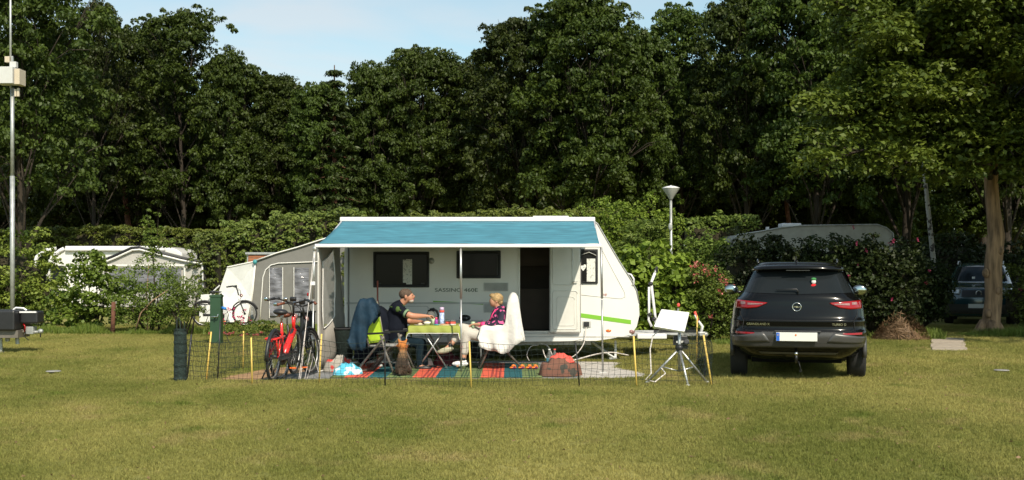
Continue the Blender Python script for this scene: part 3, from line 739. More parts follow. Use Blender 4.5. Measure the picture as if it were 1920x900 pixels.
def hedge(name, label, x0, x1, y, depth, h, lm, leaf, dens, ztop=None, wob=.07, aspect=.5, rc=(.07, .14), slope=0):
    t = thing(name, label, "hedge", ((x0 + x1) / 2, y, 0), 0, local=True); w_ = (x1 - x0) / 2
    n = int(dens * ((x1 - x0) * (h + depth))); f = rng.random(n); X = rng.uniform(-w_, w_, n)
    fr = h / (h + depth); front = f < fr
    Z = np.where(front, rng.uniform(0, 1, n) ** .8, 1.0); Y = np.where(front, 0, rng.uniform(0, depth, n))
    hh = h + .06 * np.sin(X * .8 + 1) + .03 * np.sin(X * 2.3) + slope * X
    bul = .14 * np.sin(X * 1.7 + Z * 3) + .1 * np.sin(X * 4.1 + 2)
    C = np.stack([X, Y - bul * front + rng.normal(0, wob, n), Z * hh + rng.normal(0, wob, n) * (~front | (Z > .9))], 1)
    P, Nn, S, tt = clump_leaves(C, rng.uniform(*rc, n), 22, leaf, up=.4); P[:, 2] = np.maximum(P[:, 2], .02)
    Nn = unit(Nn + np.array([0, -.3, .2])); V, Fa = leafset(P, Nn, S, aspect); np_mesh("foliage", V, Fa, lm, t, tt)
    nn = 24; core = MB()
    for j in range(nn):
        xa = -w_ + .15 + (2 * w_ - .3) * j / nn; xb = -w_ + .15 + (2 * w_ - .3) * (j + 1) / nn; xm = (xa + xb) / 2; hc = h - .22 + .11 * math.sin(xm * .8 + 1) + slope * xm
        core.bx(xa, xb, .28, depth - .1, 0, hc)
    build(core, "dark_core", "dark_core_fill", t, world=False)  # solid dark boxes stand for the shaded inside of the hedge
    return t
hedge("clipped_hedge", "long clipped hedge with flat top behind the left caravan", PX(-120, 44), PX(420, 44), 44, 1.4, CZ + 74 * 44 / F, "leafhedge", .060, 36, rc=(.10, .17), wob=.045)
hedge("conifer_hedge", "bright clipped conifer hedge behind the white tent, left of the awning", PX(405, 37), PX(535, 37), 37.5, 1.3, CZ + 85 * 37 / F, "leafconifer", .060, 40, rc=(.09, .16))
hedge("conifer_hedge", "taller rounded conifer hedge meeting the left corner of the awning", PX(505, 36), PX(675, 36), 36, 1.3, CZ + 99 * 36 / F, "leafconifer", .060, 40, rc=(.09, .17))
hedge("conifer_hedge", "lower conifer hedge hanging down behind the bicycle at the white tent", PX(380, 38), PX(430, 38), 36.5, 1.1, CZ + 55 * 38 / F, "leafconifer", .060, 40, rc=(.09, .17))
hedge("clipped_hedge", "clipped hedge whose top shows just above the caravan roof", PX(640, 30), PX(1170, 30), 30, 1.4, CZ + 99 * 30 / F, "leafhedge", .050, 34, slope=.035)
x = PX(40, 30)
bushy("laurel_bush", "dark bushy shrubs at the left edge behind the mast", "shrub", PX(-8, 29), 29.5, [(-.9, 0, .9, 1.4, .9, 1.0), (.3, 0, 1.3, 1.2, .9, 1.45), (-1.2, .3, 1.9, 1.1, .8, .95), (.9, 0, .6, .8, .8, .7)], 420, 40, .05, "leafhedge", rc=(.16, .3), core=[(-.5, .3, .9, 1.6, .5, 1.1)])
bushy("hazel_bush", "broad leaved bright green hazel bush in front of the left caravan", "shrub", PX(168, 27), 27, [(0, 0, .95, .75, .7, .95), (-.35, 0, .55, .70, .6, .5), (.45, -.1, .7, .65, .6, .65), (.05, 0, 1.45, .45, .5, .55)], 150, 26, .056, "leafhazeld", rc=(.13, .24), stems=10, aspect=.8)
t = bushy("hawthorn_bush", "small leaved hawthorn bush with pale arching stem beside the hazel bush", "shrub", PX(285, 26.5), 26.5, [(0, 0, 1.0, .75, .6, .85), (-.5, 0, .8, .5, .5, .6), (.5, 0, .95, .6, .5, .55), (.15, 0, .45, .9, .5, .35), (-.3, 0, .4, .8, .5, .35)], 230, 40, .03, "leafsmall", rc=(.13, .24), stems=12)
for q, rr in (([(-.25, -.45, .05), (-.1, -.5, .5), (.2, -.55, .8), (.55, -.5, 1.05)], [.020, .018, .014, .008]), ([(0, -.3, .0), (-.02, -.35, .8), (.02, -.3, 1.6)], [.018, .014, .008])): build(MB().tube(q, rr, 6), "stem", "bark", t, world=False, smooth=True)
t = bushy("young_tree", "spindly sapling rising above the hawthorn bush with reddish tips", "tree", PX(288, 28), 28, [(-.15, 0, 2.5, .14, .12, .55), (.1, 0, 2.55, .12, .12, .48), (.2, 0, 2.2, .28, .2, .2), (-.02, 0, 1.9, .2, .2, .3)], 80, 14, .038, "leafsmall", rc=(.05, .11), stems=0)
build(MB().tube([(0, 0, 0), (.02, 0, 1.2), (-.02, 0, 1.9), (-.18, 0, 3.0)], [.025, .02, .014, .004], 6).tube([(-.02, 0, 1.9), (.1, 0, 2.4), (.12, 0, 2.95)], [.01, .008, .003], 5).tube([(0, 0, 1.8), (.2, 0, 2.15), (.35, 0, 2.5)], [.01, .007, .003], 5), "trunk", "barkd", t, world=False)
bushy("hawthorn_bush", "low spreading hawthorn branches just left of the rolled netting", "shrub", PX(345, 25.5), 25.5, [(0, 0, 1.05, .38, .35, .3), (-.2, 0, .55, .4, .35, .35), (.15, 0, .6, .3, .3, .2)], 70, 36, .028, "leafsmall", rc=(.1, .18), stems=6)
# behind and right of the caravan
bushy("climber_mound", "tall leafy mound above the caravan nose, left of the street lamp", "shrub", PX(1190, 28), 28, [(-.9, 0, 1.4, .9, .7, 1.85), (.1, 0, 1.7, 1.0, .8, 1.72), (.9, 0, 1.3, .6, .7, 1.6), (-1.9, 0, 1.3, .8, .7, 1.7), (.4, 0, 2.4, .7, .6, .95), (-.6, 0, 2.3, .8, .6, .95)], 620, 34, .042, "leafhazel", rc=(.13, .25), stems=4, core=[(-.4, .3, 1.2, 1.6, .4, 1.5)])
bushy("conifer_mound", "rounded drooping juniper between the caravan nose and the street lamp", "shrub", PX(1206, 26.5), 26.5, [(0, 0, 1.75, .72, .6, 1.0)], 150, 60, .055, "leafconifer", rc=(.12, .2), stems=0, aspect=.22, core=[(0, .15, 1.5, .5, .4, .9)])
bushy("hazel_bush", "broad leaved bright bush behind the caravan drawbar and satellite tripod", "shrub", PX(1238, 23.8), 23.8, [(-.55, 0, .9, .75, .5, .9), (.2, 0, .95, .7, .5, .8), (-.2, 0, 1.5, .7, .4, .6), (-.9, 0, 1.3, .4, .4, .5), (.6, 0, .6, .5, .45, .6)], 300, 22, .072, "leafhazel", rc=(.14, .26), stems=8, aspect=.82, core=[(-.2, .3, .75, .9, .3, .75)])
t = bushy("flowering_bush", "bush with red flower spikes between the satellite tripod and the black car", "shrub", PX(1335, 23.5), 23.5, [(0, 0, .75, .55, .5, .75), (.35, 0, .6, .5, .5, .6), (-.1, 0, 1.15, .5, .4, .5)], 210, 34, .032, "leafsmall", rc=(.12, .22), stems=6, core=[(0, .25, .6, .5, .25, .55)])
def spikes(t, n, xr, yr, zr, m, h=.16, r_=.022, k=22):
    Cc = np.stack([rng.uniform(*xr, n), rng.uniform(*yr, n), rng.uniform(*zr, n)], 1); i = np.repeat(np.arange(n), k)
    P = Cc[i] + np.stack([rng.normal(0, r_, n * k), rng.normal(0, r_, n * k), rng.uniform(0, h, n * k)], 1)
    V, Fa = leafset(P, unit(rng.normal(size=P.shape)), rng.uniform(.014, .026, n * k), .8); np_mesh("blossom", V, Fa, m, t, rng.random(n * k))
spikes(t, 22, (-.45, .30), (-.45, .0), (1.1, 1.6), "petal", .13, .018, 16); spikes(t, 7, (-.3, .8), (-.6, -.3), (.5, 1.2), "petal", .06)
bushy("leafy_shrub", "mid green shrubs filling the gap behind the flowering bush", "shrub", PX(1345, 26.5), 26.5, [(-.6, 0, 1.1, .7, .6, 1.1), (.4, 0, 1.0, .9, .6, 1.2), (-.2, 0, 1.8, .6, .5, .5)], 300, 34, .04, "leafsmall", rc=(.14, .26), core=[(0, .3, .9, 1.1, .3, 1.0)])
hedge("privet_hedge", "low loose hedge beside the half hidden caravan, under the street lamp", PX(1290, 31), PX(1440, 31), 31.5, 1.2, CZ + 92 * 31 / F, "leafsmall", .06, 16, rc=(.1, .2))
for i, (px, D, w_, h, lab) in enumerate(((1425, 25, 75, 2.45, "dark shaded shrub directly behind the left rear of the black car"), (1505, 25.4, 80, 2.35, "dark shaded shrub behind the roof of the black car"),
        (1590, 25, 80, 2.55, "dark shaded shrub with upright tips right behind the black car"), (1665, 24.8, 70, 2.4, "dark shrub with magenta blooms left of the off-roader"),
        (1725, 27.5, 50, 1.9, "dark shrub in the gap left of the off-roader"), (1965, 26.3, 70, 1.7, "dark green shrub with magenta blooms right of the near oak trunk"), (2020, 28, 90, 2.2, "dark shrub at the far right edge behind the oak"))):
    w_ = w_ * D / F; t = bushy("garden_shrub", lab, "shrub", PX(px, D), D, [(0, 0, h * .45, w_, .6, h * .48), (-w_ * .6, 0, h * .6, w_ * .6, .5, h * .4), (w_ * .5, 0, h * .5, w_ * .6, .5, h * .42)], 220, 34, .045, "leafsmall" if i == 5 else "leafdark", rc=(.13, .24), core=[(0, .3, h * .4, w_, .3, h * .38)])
    if i in (2, 3, 5): spikes(t, 8, (-w_, w_), (-.6, -.2), (.5, h * .95), "petalp", .08, .016, 12)
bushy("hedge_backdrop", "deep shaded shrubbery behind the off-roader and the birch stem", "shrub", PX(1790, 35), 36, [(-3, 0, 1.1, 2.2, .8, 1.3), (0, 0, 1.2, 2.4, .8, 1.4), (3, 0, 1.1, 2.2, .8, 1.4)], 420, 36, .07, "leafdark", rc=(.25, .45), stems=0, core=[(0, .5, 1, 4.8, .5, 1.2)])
# oaks just outside the frame on the right: they throw the shade over the shrubs and the off-roader
for i, (k, x, y, H_, sw_, lab) in enumerate((("b", 15.0, 21.2, 13, 1.1, "broad oak just outside the right edge beside the lawn"), ("a", 20.5, 26, 15, 1.15, "oak further right behind the lawn edge"),
        ("c", 18.2, 31, 15, 1.1, "oak at the far right of the wood edge"), ("b", 15.2, 25.5, 14, 1.0, "oak right of the near oak trunk"))):
    tree(k, "oak_tree", lab, x, y, H_, i * 1.7, sw=sw_)
# dry grass clump at the foot of the shrubs
t = thing("dry_grass_clump", "dead straw coloured grass clump at the foot of the dark shrubs", "plant", (PX(1690, 24), 24, 0), local=True)
n = 3400; a = rng.uniform(0, 6.28, n); r_ = np.sqrt(rng.random(n)) * .62; z = (1 - (r_ / .66) ** 2) * (.75 + .35 * np.sin(a * 3 + 1)) * rng.uniform(.05, .55, n) + .02
P = np.stack([r_ * np.cos(a), r_ * np.sin(a) * .7, z], 1); N0 = unit(np.stack([np.cos(a), np.sin(a), rng.normal(0, .4, n)], 1)); V, Fa = leafset(P, N0, rng.uniform(.04, .1, n), .12); np_mesh("blades", V, Fa, "straws", t, rng.random(n))
build(MB().ball((0, 0, .0), (.40, .24, .26), 12, 8), "inner_clump", "straw", t, world=False, smooth=True)
# tall rough grass where the mower does not reach
def rough(name, areas, h=(.10, .26), m="leafbirch"):
    Vs = []; Fs = []; Ts = []; o = 0
    for (x0, x1, y0, y1, n) in areas:
        X = rng.uniform(x0, x1, n); Y = rng.uniform(y0, y1, n); a = rng.uniform(0, 6.28, n); w_ = rng.uniform(.004, .009, n); H = rng.uniform(*h, n) * (.35 + .65 * np.clip(.5 + .5 * np.sin(X * 2.3) + .4 * np.sin(X * 5.9 + Y * 3), 0, 1.2)); le = rng.uniform(.02, .10, n); b = rng.uniform(0, 6.28, n)
        V = np.empty((n, 4, 3)); ux = np.cos(a) * w_; uy = np.sin(a) * w_
        V[:, 0] = np.stack([X - ux, Y - uy, X * 0], 1); V[:, 1] = np.stack([X + ux, Y + uy, X * 0], 1)
        V[:, 2] = np.stack([X + ux * .3 + le * np.cos(b), Y + uy * .3 + le * np.sin(b), H], 1); V[:, 3] = np.stack([X - ux * .3 + le * np.cos(b), Y - uy * .3 + le * np.sin(b), H], 1)
        Vs.append(V.reshape(-1, 3)); Fs.append(np.arange(4 * n).reshape(n, 4) + o); Ts.append(rng.random(n)); o += 4 * n
    tag(np_mesh(name, np.concatenate(Vs), np.concatenate(Fs), m, None, np.concatenate(Ts)), kind="stuff")
def band(px0, px1, D, dp, n): return (PX(px0, D), PX(px1, D), D - dp / 2, D + dp / 2, n)
rough("tall_grass", [band(60, 400, 26.3, 1.0, 9000), band(1640, 1760, 24.2, .9, 2600), band(1810, 1960, 25.2, 1.0, 4200), band(1340, 1400, 22.6, .8, 1200), band(400, 600, 27.5, 1.2, 2200)], (.08, .24))
# flower bed before the tents
t = thing("flower_bed", "low flower bed with pink and orange blooms in front of the grey tent", "plant", (PX(450, 25.2), 25.2, 0), local=True)
Cc = np.stack([rng.uniform(-.75, .9, 90), rng.uniform(-.3, .4, 90), rng.uniform(.03, .32, 90)], 1); P, Nn, S, tt = clump_leaves(Cc, np.full(90, .1), 24, .026); V, Fa = leafset(P, Nn, S); np_mesh("foliage", V, Fa, "leafsmall", t, tt)
spikes(t, 34, (-.5, .2), (-.2, .3), (.25, .62), "petalp", .05, .015, 5); spikes(t, 16, (-.7, .9), (-.4, -.2), (.02, .1), "petal", .04, .02, 14)
# ================================================================ MAIN CARAVAN
D = 20.0; GZ = -.12
def c2(px, py): return (PX(px, D), PZ(py, D))
t = thing("caravan", "white caravan with green side stripe, open entrance door and blue roll out awning", "caravan", (PX(925, D), D, GZ))
prof = [c2(*p) for p in ((650, 642), (646, 600), (645, 500), (647, 450), (655, 420), (672, 409), (900, 407), (1085, 407), (1106, 410), (1120, 420), (1140, 455), (1162, 492), (1183, 525), (1193, 545), (1198, 568), (1199, 590), (1194, 612), (1183, 628), (1150, 634), (1118, 639))]
dx0, dx1 = PX(975, D), PX(1030, D); dz0, dz1 = PZ(621, D), PZ(456, D)
zb = PZ(641, D); Wd = 2.1; YB = D + Wd
# shell without near side
mb = MB(); n = len(prof)
inset = lambda p, k: (p[0] * (1 - k) + (PX(925, D)) * k, p[1] * (1 - k) + 1.2 * k)
rings = [([p for p in prof], D + .0), ([p for p in prof], YB - .0)]
mb.v = [(x, D, z) for x, z in prof] + [(x, YB, z) for x, z in prof]
mb.f = [(i, i + n, (i + 1) % n + n, (i + 1) % n) for i in range(n)] + [tuple(range(n, 2 * n))]
sh = build(mb, "body", "white", t)
# near side wall with the doorway left open
top = PZ(408.5, D)
left = [p for p in prof if p[0] <= dx0 and p[1] > 1.5]; left = [c2(650, 642), c2(646, 600), c2(645, 500), c2(647, 450), c2(655, 420), c2(672, 409), c2(900, 407)]
L1 = left + [(dx0, PZ(407, D)), (dx0, PZ(641, D))]
R1 = [(dx1, PZ(640, D)), (dx1, PZ(407, D))] + [c2(1085, 407)] + prof[8:]
mb = MB()
for pl in (L1, R1, [(dx0, PZ(407, D)), (dx1, PZ(407, D)), (dx1, dz1), (dx0, dz1)], [(dx0, PZ(641, D)), (dx0, dz0), (dx1, dz0), (dx1, PZ(640, D))]):
    o = len(mb.v); mb.v += [(x, D - .001, z) for x, z in pl]; mb.f.append(tuple(range(o, o + len(pl))))
wall = build(mb, "side_wall", "white", t)
# interior seen through the doorway
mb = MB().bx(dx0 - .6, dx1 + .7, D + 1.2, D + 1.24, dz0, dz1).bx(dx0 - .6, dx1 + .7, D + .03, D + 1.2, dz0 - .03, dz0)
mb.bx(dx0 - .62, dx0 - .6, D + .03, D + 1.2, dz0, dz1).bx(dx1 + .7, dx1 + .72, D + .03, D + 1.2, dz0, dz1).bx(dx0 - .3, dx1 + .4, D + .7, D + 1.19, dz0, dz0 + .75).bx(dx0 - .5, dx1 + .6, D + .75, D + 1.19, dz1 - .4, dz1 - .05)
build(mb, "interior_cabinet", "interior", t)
mb = MB()
for (a, b, c_, d_) in ((dx0 - .028, dx0, dz0 - .02, dz1 + .02), (dx1, dx1 + .028, dz0 - .02, dz1 + .02), (dx0, dx1, dz0 - .022, dz0 + .006), (dx0, dx1, dz1, dz1 + .022)): mb.bx(a, b, D - .014, D + .05, c_, d_)
build(mb, "door_frame", "alu", t)
build(MB().bx(dx0 + .02, dx1 - .02, D - .02, D + .2, dz0 - .05, dz0 - .024), "threshold", "ltgrey", t, bevel=.005)
# open door leaf folded back against the wall
ax, bx_ = PX(1031, D), PX(1087.5, D)
dr = build(MB().bx(ax, bx_, D - .075, D - .035, PZ(623, D), PZ(457, D)), "door", "ivory", t, bevel=.018)
def frame_tube(mbx, x0, x1, z0, z1, y, r, rad=.05):
    P = []
    for cx, cz, a0 in ((x1 - rad, z1 - rad, 0), (x0 + rad, z1 - rad, 90), (x0 + rad, z0 + rad, 180), (x1 - rad, z0 + rad, 270)):
        for k in range(4): a = R(a0 + k * 30); P.append((cx + rad * math.cos(a), y, cz + rad * math.sin(a)))
    P.append(P[0]); return mbx.tube(P, r, 6)
mb = MB(); frame_tube(mb, ax + .05, bx_ - .14, PZ(534, D), PZ(462, D), D - .078, .008); frame_tube(mb, ax + .05, bx_ - .05, PZ(617, D), PZ(545, D), D - .078, .008); frame_tube(mb, ax + .12, bx_ - .10, PZ(610, D), PZ(556, D), D - .078, .006)
build(mb, "moulded_ridge", "ivory", dr, smooth=True)
mb = MB(); frame_tube(mb, ax - .006, bx_ + .006, PZ(624.5, D), PZ(456, D), D - .06, .007, .03); build(mb, "door_seal", "greyplastic", dr, smooth=True)
build(MB().tube([(bx_ - .12, D - .09, PZ(532, D)), (bx_ - .13, D - .12, PZ(528, D)), (bx_ - .05, D - .12, PZ(527, D))], .012, 6), "door_handle", "ltgrey", dr, smooth=True)
def window(px0, px1, py0, py1, name="window"):
    x0, x1, z0, z1 = PX(px0, D), PX(px1, D), PZ(py1, D), PZ(py0, D)
    w_ = build(MB().bx(x0, x1, D - .03, D - .003, z0, z1), name, "dark", t, bevel=.012)
    build(MB().bx(x0 + .045, x1 - .045, D - .042, D - .031, z0 + .045, z1 - .045), "pane", "acrylic", w_, bevel=.006)
    mb = MB(); frame_tube(mb, x0 + .03, x1 - .03, z0 + .03, z1 - .03, D - .034, .010, .05); build(mb, "seal", "rubber", w_, smooth=True)
    return w_, x0, x1, z0, z1
w1, x0, x1, z0, z1 = window(700, 805, 472, 539)
for px in (712, 793): build(MB().bx(PX(px, D) - .03, PX(px, D) + .03, D - .052, D - .043, z0 + .06, z0 + .085), "latch", "dark", w1, bevel=.003)
build(MB().bx(PX(756, D), PX(762, D), D - .0435, D - .042, PZ(530, D), PZ(487, D)).bx(PX(762, D), PX(773, D), D - .0435, D - .042, PZ(533, D), PZ(486, D)), "curtain_and_reflection", "curtain_and_reflection", w1)  # pale strips on the outside of the pane imitate a reflection
w2, x0, x1, z0, z1 = window(856, 939, 470, 522)
build(MB().bx(x1 - .07, x1 - .05, D - .05, D - .043, z0 + .06, z1 - .1), "latch", "dark", w2)
w3, x0, x1, z0, z1 = window(1087, 1121, 467, 532)
mb = MB(); mb.grid(10, 8, lambda u, v: (PX(1100, D) + u * .15, D - .0445 - .002 * math.sin(u * 30), PZ(528, D) + v * .41)); build(mb, "curtain_and_reflection", "curtain_and_reflection", w3)
mb = MB().ball((PX(1091, D), D - .047, PZ(501, D)), (.028, .003, .03)).ball((PX(1096, D), D - .047, PZ(499, D)), (.028, .003, .03)).prism([(PX(1089, D), PZ(503, D)), (PX(1098, D), PZ(502, D)), (PX(1093, D), PZ(508, D))], D - .049, D - .045); build(mb, "heart_ornament", "white", w3)
mb = MB().tube([(PX(1090, D), D - .046, PZ(478, D)), (PX(1104, D), D - .047, PZ(473, D)), (PX(1117, D), D - .046, PZ(479, D))], [.02, .035, .03], 6, flat=.2); build(mb, "curtain_swag", "curtain_and_reflection", w3)
# rear storage vents, hatch, panel joints
def vent(px0, px1, py0, py1):
    v = build(MB().bx(PX(px0, D), PX(px1, D), D - .014, D - .002, PZ(py1, D), PZ(py0, D)), "vent", "ltgrey", t, bevel=.004)
    z = PZ(py1, D) + .02
    while z < PZ(py0, D) - .015: build(MB().bx(PX(px0, D) + .02, PX(px1, D) - .02, D - .021, D - .0145, z, z + .008), "slat", "greyplastic", v); z += .021
vent(907, 953, 530, 546); vent(907, 953, 569, 586)
mb = MB(); frame_tube(mb, PX(757, D), PX(803, D), PZ(602, D), PZ(574, D), D - .004, .007, .04); build(mb, "service_hatch", "ltgrey", t, smooth=True)
mb = MB().bx(PX(650, D), dx0 - .03, D - .012, D - .002, PZ(570, D), PZ(566.5, D)).bx(PX(1088, D), PX(1180, D), D - .008, D - .002, PZ(632, D), PZ(630.5, D)).bx(PX(650, D), PX(1118, D), D - .010, D - .002, PZ(632, D), PZ(630, D))
build(mb, "panel_trim", "ltgrey", t, bevel=.002)
def stripe(a, b, h, name="stripe"):
    xa, za = PX(a[0], D), PZ(a[1], D); xb, zb_ = PX(b[0], D), PZ(b[1], D); build(MB().prism([(xa, za), (xb, zb_), (xb, zb_ - h), (xa, za - h)], D - .006, D - .002), name, "lime", t)
stripe((1088, 587), (1183, 600), .075); stripe((812, 564), (906, 569), .022)
mb = MB().tube([(PX(p[0], D), D - .002, PZ(p[1], D)) for p in ((1130, 470), (1148, 505), (1171, 548), (1172, 557), (1164, 560), (1130, 557), (1090, 553))], .006, 6); build(mb, "moulded_line", "ltgrey", t, smooth=True)
mb = MB(); mb.tube([(x + (.006 if x > 0 else 0), D - .006, z + .004) for x, z in [c2(1106, 410), c2(1120, 420), c2(1140, 455), c2(1162, 492), c2(1183, 525), c2(1193, 545), c2(1198, 568)]], .011, 6); build(mb, "edge_seal", "galv", t, smooth=True)
mb = MB().bx(PX(1093, D), PX(1108, D), D - .02, D - .003, PZ(613, D), PZ(602, D)); s_ = build(mb, "power_inlet", "ltgrey", t, bevel=.004); build(MB().bx(PX(1094.5, D), PX(1104.5, D), D - .045, D - .021, PZ(612, D), PZ(603, D)), "socket", "dark", s_, bevel=.006)
build(MB().ball((PX(1141, D), D - .006, PZ(620, D)), (.05, .014, .024), 14, 8), "marker_lamp", "orange", t, smooth=True)
build(MB().ball((PX(717, D), D - .008, PZ(486, D)), (.0, .0, .0), 6, 4) if 0 else MB().lathe([(.0, -.02), (.05, -.018), (.055, 0)], (PX(809, D), D - .003, PZ(489, D)), 16, Matrix.Rotation(R(-90), 3, 'X').inverted()), "porch_light", "ltgrey", t, smooth=True)
text("up", .07, "red", t, (PX(1131, D), D - .004, PZ(554, D)), (R(90), 0, 0), "emblem", .001)
text("SASSINO 460E", .092, "greenpost", t, (PX(815, D), D - .004, PZ(547, D)), (R(90), 0, 0), "lettering", .0015, sx=1.36)
# corner lamp, grab handle, roof parts, chassis
build(MB().ball((PX(1184, D), D + .06, PZ(622, D)), (.07, .08, .06), 12, 8), "corner_lamp", "clear", t, smooth=True)
build(MB().tube([(PX(1176, D), D + .02, PZ(513, D)), (PX(1183, D), D - .02, PZ(515, D)), (PX(1188, D), D - .02, PZ(523, D)), (PX(1188, D), D - .02, PZ(533, D)), (PX(1184, D), D + .02, PZ(536, D))], .017, 8), "grab_handle", "rail", t, smooth=True)
build(MB().bx(PX(1000, D), PX(1070, D), D + .6, D + 1.2, PZ(407, D), PZ(401.5, D)), "roof_hatch", "ltgrey", t, bevel=.015)
build(MB().bx(PX(760, D), PX(800, D), D + .9, D + 1.3, PZ(407, D), PZ(403, D)), "roof_vent", "ltgrey", t, bevel=.01)
for y in (D + .25, D + 1.6):
    w_ = build(MB().lathe([(.16, -.09), (.28, -.09), (.30, -.05), (.30, .05), (.28, .09), (.16, .09)], (PX(905, D), y, GZ + .30), 24, Matrix.Rotation(R(90), 3, 'X')), "wheel", "rubber", t, smooth=True)
    build(MB().lathe([(0, -.05), (.15, -.07), (.17, -.09), (.17, .05)], (PX(905, D), y, GZ + .30), 20, Matrix.Rotation(R(90), 3, 'X')), "rim", "alu", w_, smooth=True)
build(MB().bx(PX(655, D), PX(1110, D), D + .25, D + .30, zb - .07, zb + .03).bx(PX(655, D), PX(1110, D), D + 1.7, D + 1.75, zb - .07, zb + .03).bx(PX(700, D), PX(1050, D), D + .5, D + 1.5, zb - .02, zb + .02), "chassis", "galv", t)
for px, s_ in ((1112, 1), (700, -1)):
    for y in (D + .3, D + 1.7): build(MB().tube([(PX(px, D), y, zb - .02), (PX(px + 30 * s_, D), y, GZ + .10), (PX(px + 44 * s_, D), y, GZ + .02)], .024, 6).bx(PX(px + 40 * s_, D) - .07, PX(px + 40 * s_, D) + .07, y - .06, y + .06, GZ, GZ + .035), "steady", "galv", t)
build(MB().bx(PX(1157, D) - .02, PX(1157, D) + .02, D + .3, D + .34, GZ, zb), "support_strut", "rail", t)
# drawbar with coupling, jockey wheel and handbrake
Yc = D + 1.05; bz = PZ(627, Yc)
a = W(1190, 627, Yc); b = W(1322, 624, Yc)
mb = MB()
for s_ in (-1, 1): mb.tube([(PX(1150, Yc), Yc + s_ * .55, bz), (PX(1275, Yc), Yc + s_ * .05, bz)], .05, 4)
dbar = build(mb, "drawbar", "galv", t)
build(MB().bx(PX(1188, Yc), PX(1242, Yc), Yc - .62, Yc + .62, bz - .05, bz + .045), "drawbar_cover", "rail", dbar, bevel=.02)
build(MB().bx(PX(1270, Yc), PX(1322, Yc), Yc - .06, Yc + .06, bz - .03, bz + .05).ball((PX(1322, Yc), Yc, bz), (.06, .06, .05), 10, 7), "coupling", "galv", dbar, bevel=.01)
build(MB().tube([W(1313, 628, Yc), W(1317, 612, Yc), W(1308, 600, Yc), W(1303, 590, Yc)], [.03, .028, .022, .02], 8), "handbrake_lever", "rail", dbar, smooth=True)
build(MB().tube([W(1309, 602, Yc), W(1302.5, 584, Yc)], .024, 8), "lever_grip", "redcloth", dbar, smooth=True)
build(MB().tube([W(1270, 645, Yc), W(1270, 590, Yc), W(1272, 578, Yc)], .018, 8), "jockey_post", "galv", dbar); build(MB().ball(W(1272, 572, Yc), (.03, .03, .04), 8, 6), "crank_knob", "redcloth", dbar, smooth=True)
build(MB().lathe([(.05, -.04), (.11, -.04), (.12, 0), (.11, .04), (.05, .04)], W(1278, 651, Yc), 16, Matrix.Rotation(R(90), 3, 'X')), "jockey_wheel", "rubber", dbar, smooth=True)
# bicycle carrier arms folded up on the drawbar
mb = MB().tube([W(1222, 612, Yc - .3), W(1216, 600, Yc - .3), W(1217, 585, Yc - .3), W(1217, 538, Yc - .3)], .022, 8).tube([W(1230, 606, Yc - .3), W(1228, 590, Yc - .3), W(1221, 530, Yc - .3), W(1228, 512, Yc - .3)], .026, 8).tube([W(1228, 512, Yc - .3), W(1231, 503, Yc - .3)], .018, 8)
bc = build(mb, "bicycle_carrier", "rail", t, smooth=True)
for px, py in ((1220, 532), (1219, 590), (1226, 598)): build(MB().ball(W(px, py, Yc - .31), (.045, .05, .04), 10, 7), "clamp", "dark", bc, smooth=True)
build(MB().ball(W(1231, 505, Yc - .3), (.03, .03, .06), 8, 6), "arm_cap", "dark", bc); build(MB().bx(PX(1222, Yc), PX(1300, Yc), Yc - .33, Yc - .28, PZ(622, Yc), PZ(617, Yc)), "wheel_rail", "dark", bc)

# ================================================================ ROLL OUT AWNING
t = thing("awning", "blue roll out awning with white front rail on three slim aluminium poles", "awning", (PX(860, 17.7), 17.7, gz(-.8, 17.7)))
YF = 17.7; xa, xb = PX(643, D), PX(1113, D); fa, fb = PX(597, YF), PX(1124, YF); zt = PZ(415, D); zf = PZ(457, YF)
def cv(u, v):
    x = (xa + (xb - xa) * u) * (1 - v) + (fa + (fb - fa) * u) * v
    return (x, D - .12 + (YF - D + .12) * v, zt + (zf - zt) * v - .05 * math.sin(math.pi * v) * (.5 + .5 * math.sin(math.pi * u)) + .006 * math.sin(u * 40) * v)
build(MB().grid(60, 14, cv), "canopy", "teal", t, smooth=True, solid=.003)
build(MB().bx(xa - .04, xb + .02, D - .13, D - .004, PZ(416.5, D), PZ(407.5, D)), "cassette", "rail", t, bevel=.02)
build(MB().bx(fa - .05, fb + .03, YF - .06, YF + .02, PZ(464, YF), PZ(457.5, YF)), "front_rail", "rail", t, bevel=.012)
for u in (.0, 1.0): build(MB().tube([cv(u, .03), Vector(cv(u, .5)) + Vector((0, 0, -.03)), Vector(cv(u, .98)) + Vector((0, 0, -.02))], .016, 6), "tension_arm", "rail", t, smooth=True)
def pole(px, px2, yb, m="alu", clamps=()):
    x, x2 = PX(px, YF), PX(px2, YF); g0 = gz(x2, YF - .02)
    p = build(MB().tube([(x, YF - .02, PZ(464, YF)), ((x + x2) / 2, YF - .02, PZ(560, YF))], .019, 8).tube([((x + x2) / 2, YF - .02, PZ(562, YF)), (x2, YF - .02, g0 + .02)], .015, 8), "pole", m, t, smooth=True)
    build(MB().bx(x2 - .06, x2 + .06, YF - .05, YF + .02, g0, g0 + .02), "foot", "ltgrey", p, bevel=.005)
    for py in clamps: build(MB().bx(x2 - .035, x2 + .045, YF - .05, YF + .01, PZ(py + 4, YF), PZ(py - 3, YF)), "clamp", "rail", p, bevel=.006)
    return p
pole(590, 586, 700, clamps=(531, 632)); pole(864, 865, 697, "alu"); pole(1127, 1130, 697, "alu")
build(MB().ball((PX(591, YF), YF - .03, PZ(466, YF)), (.035, .03, .045), 8, 6), "knuckle_joint", "alu", t)
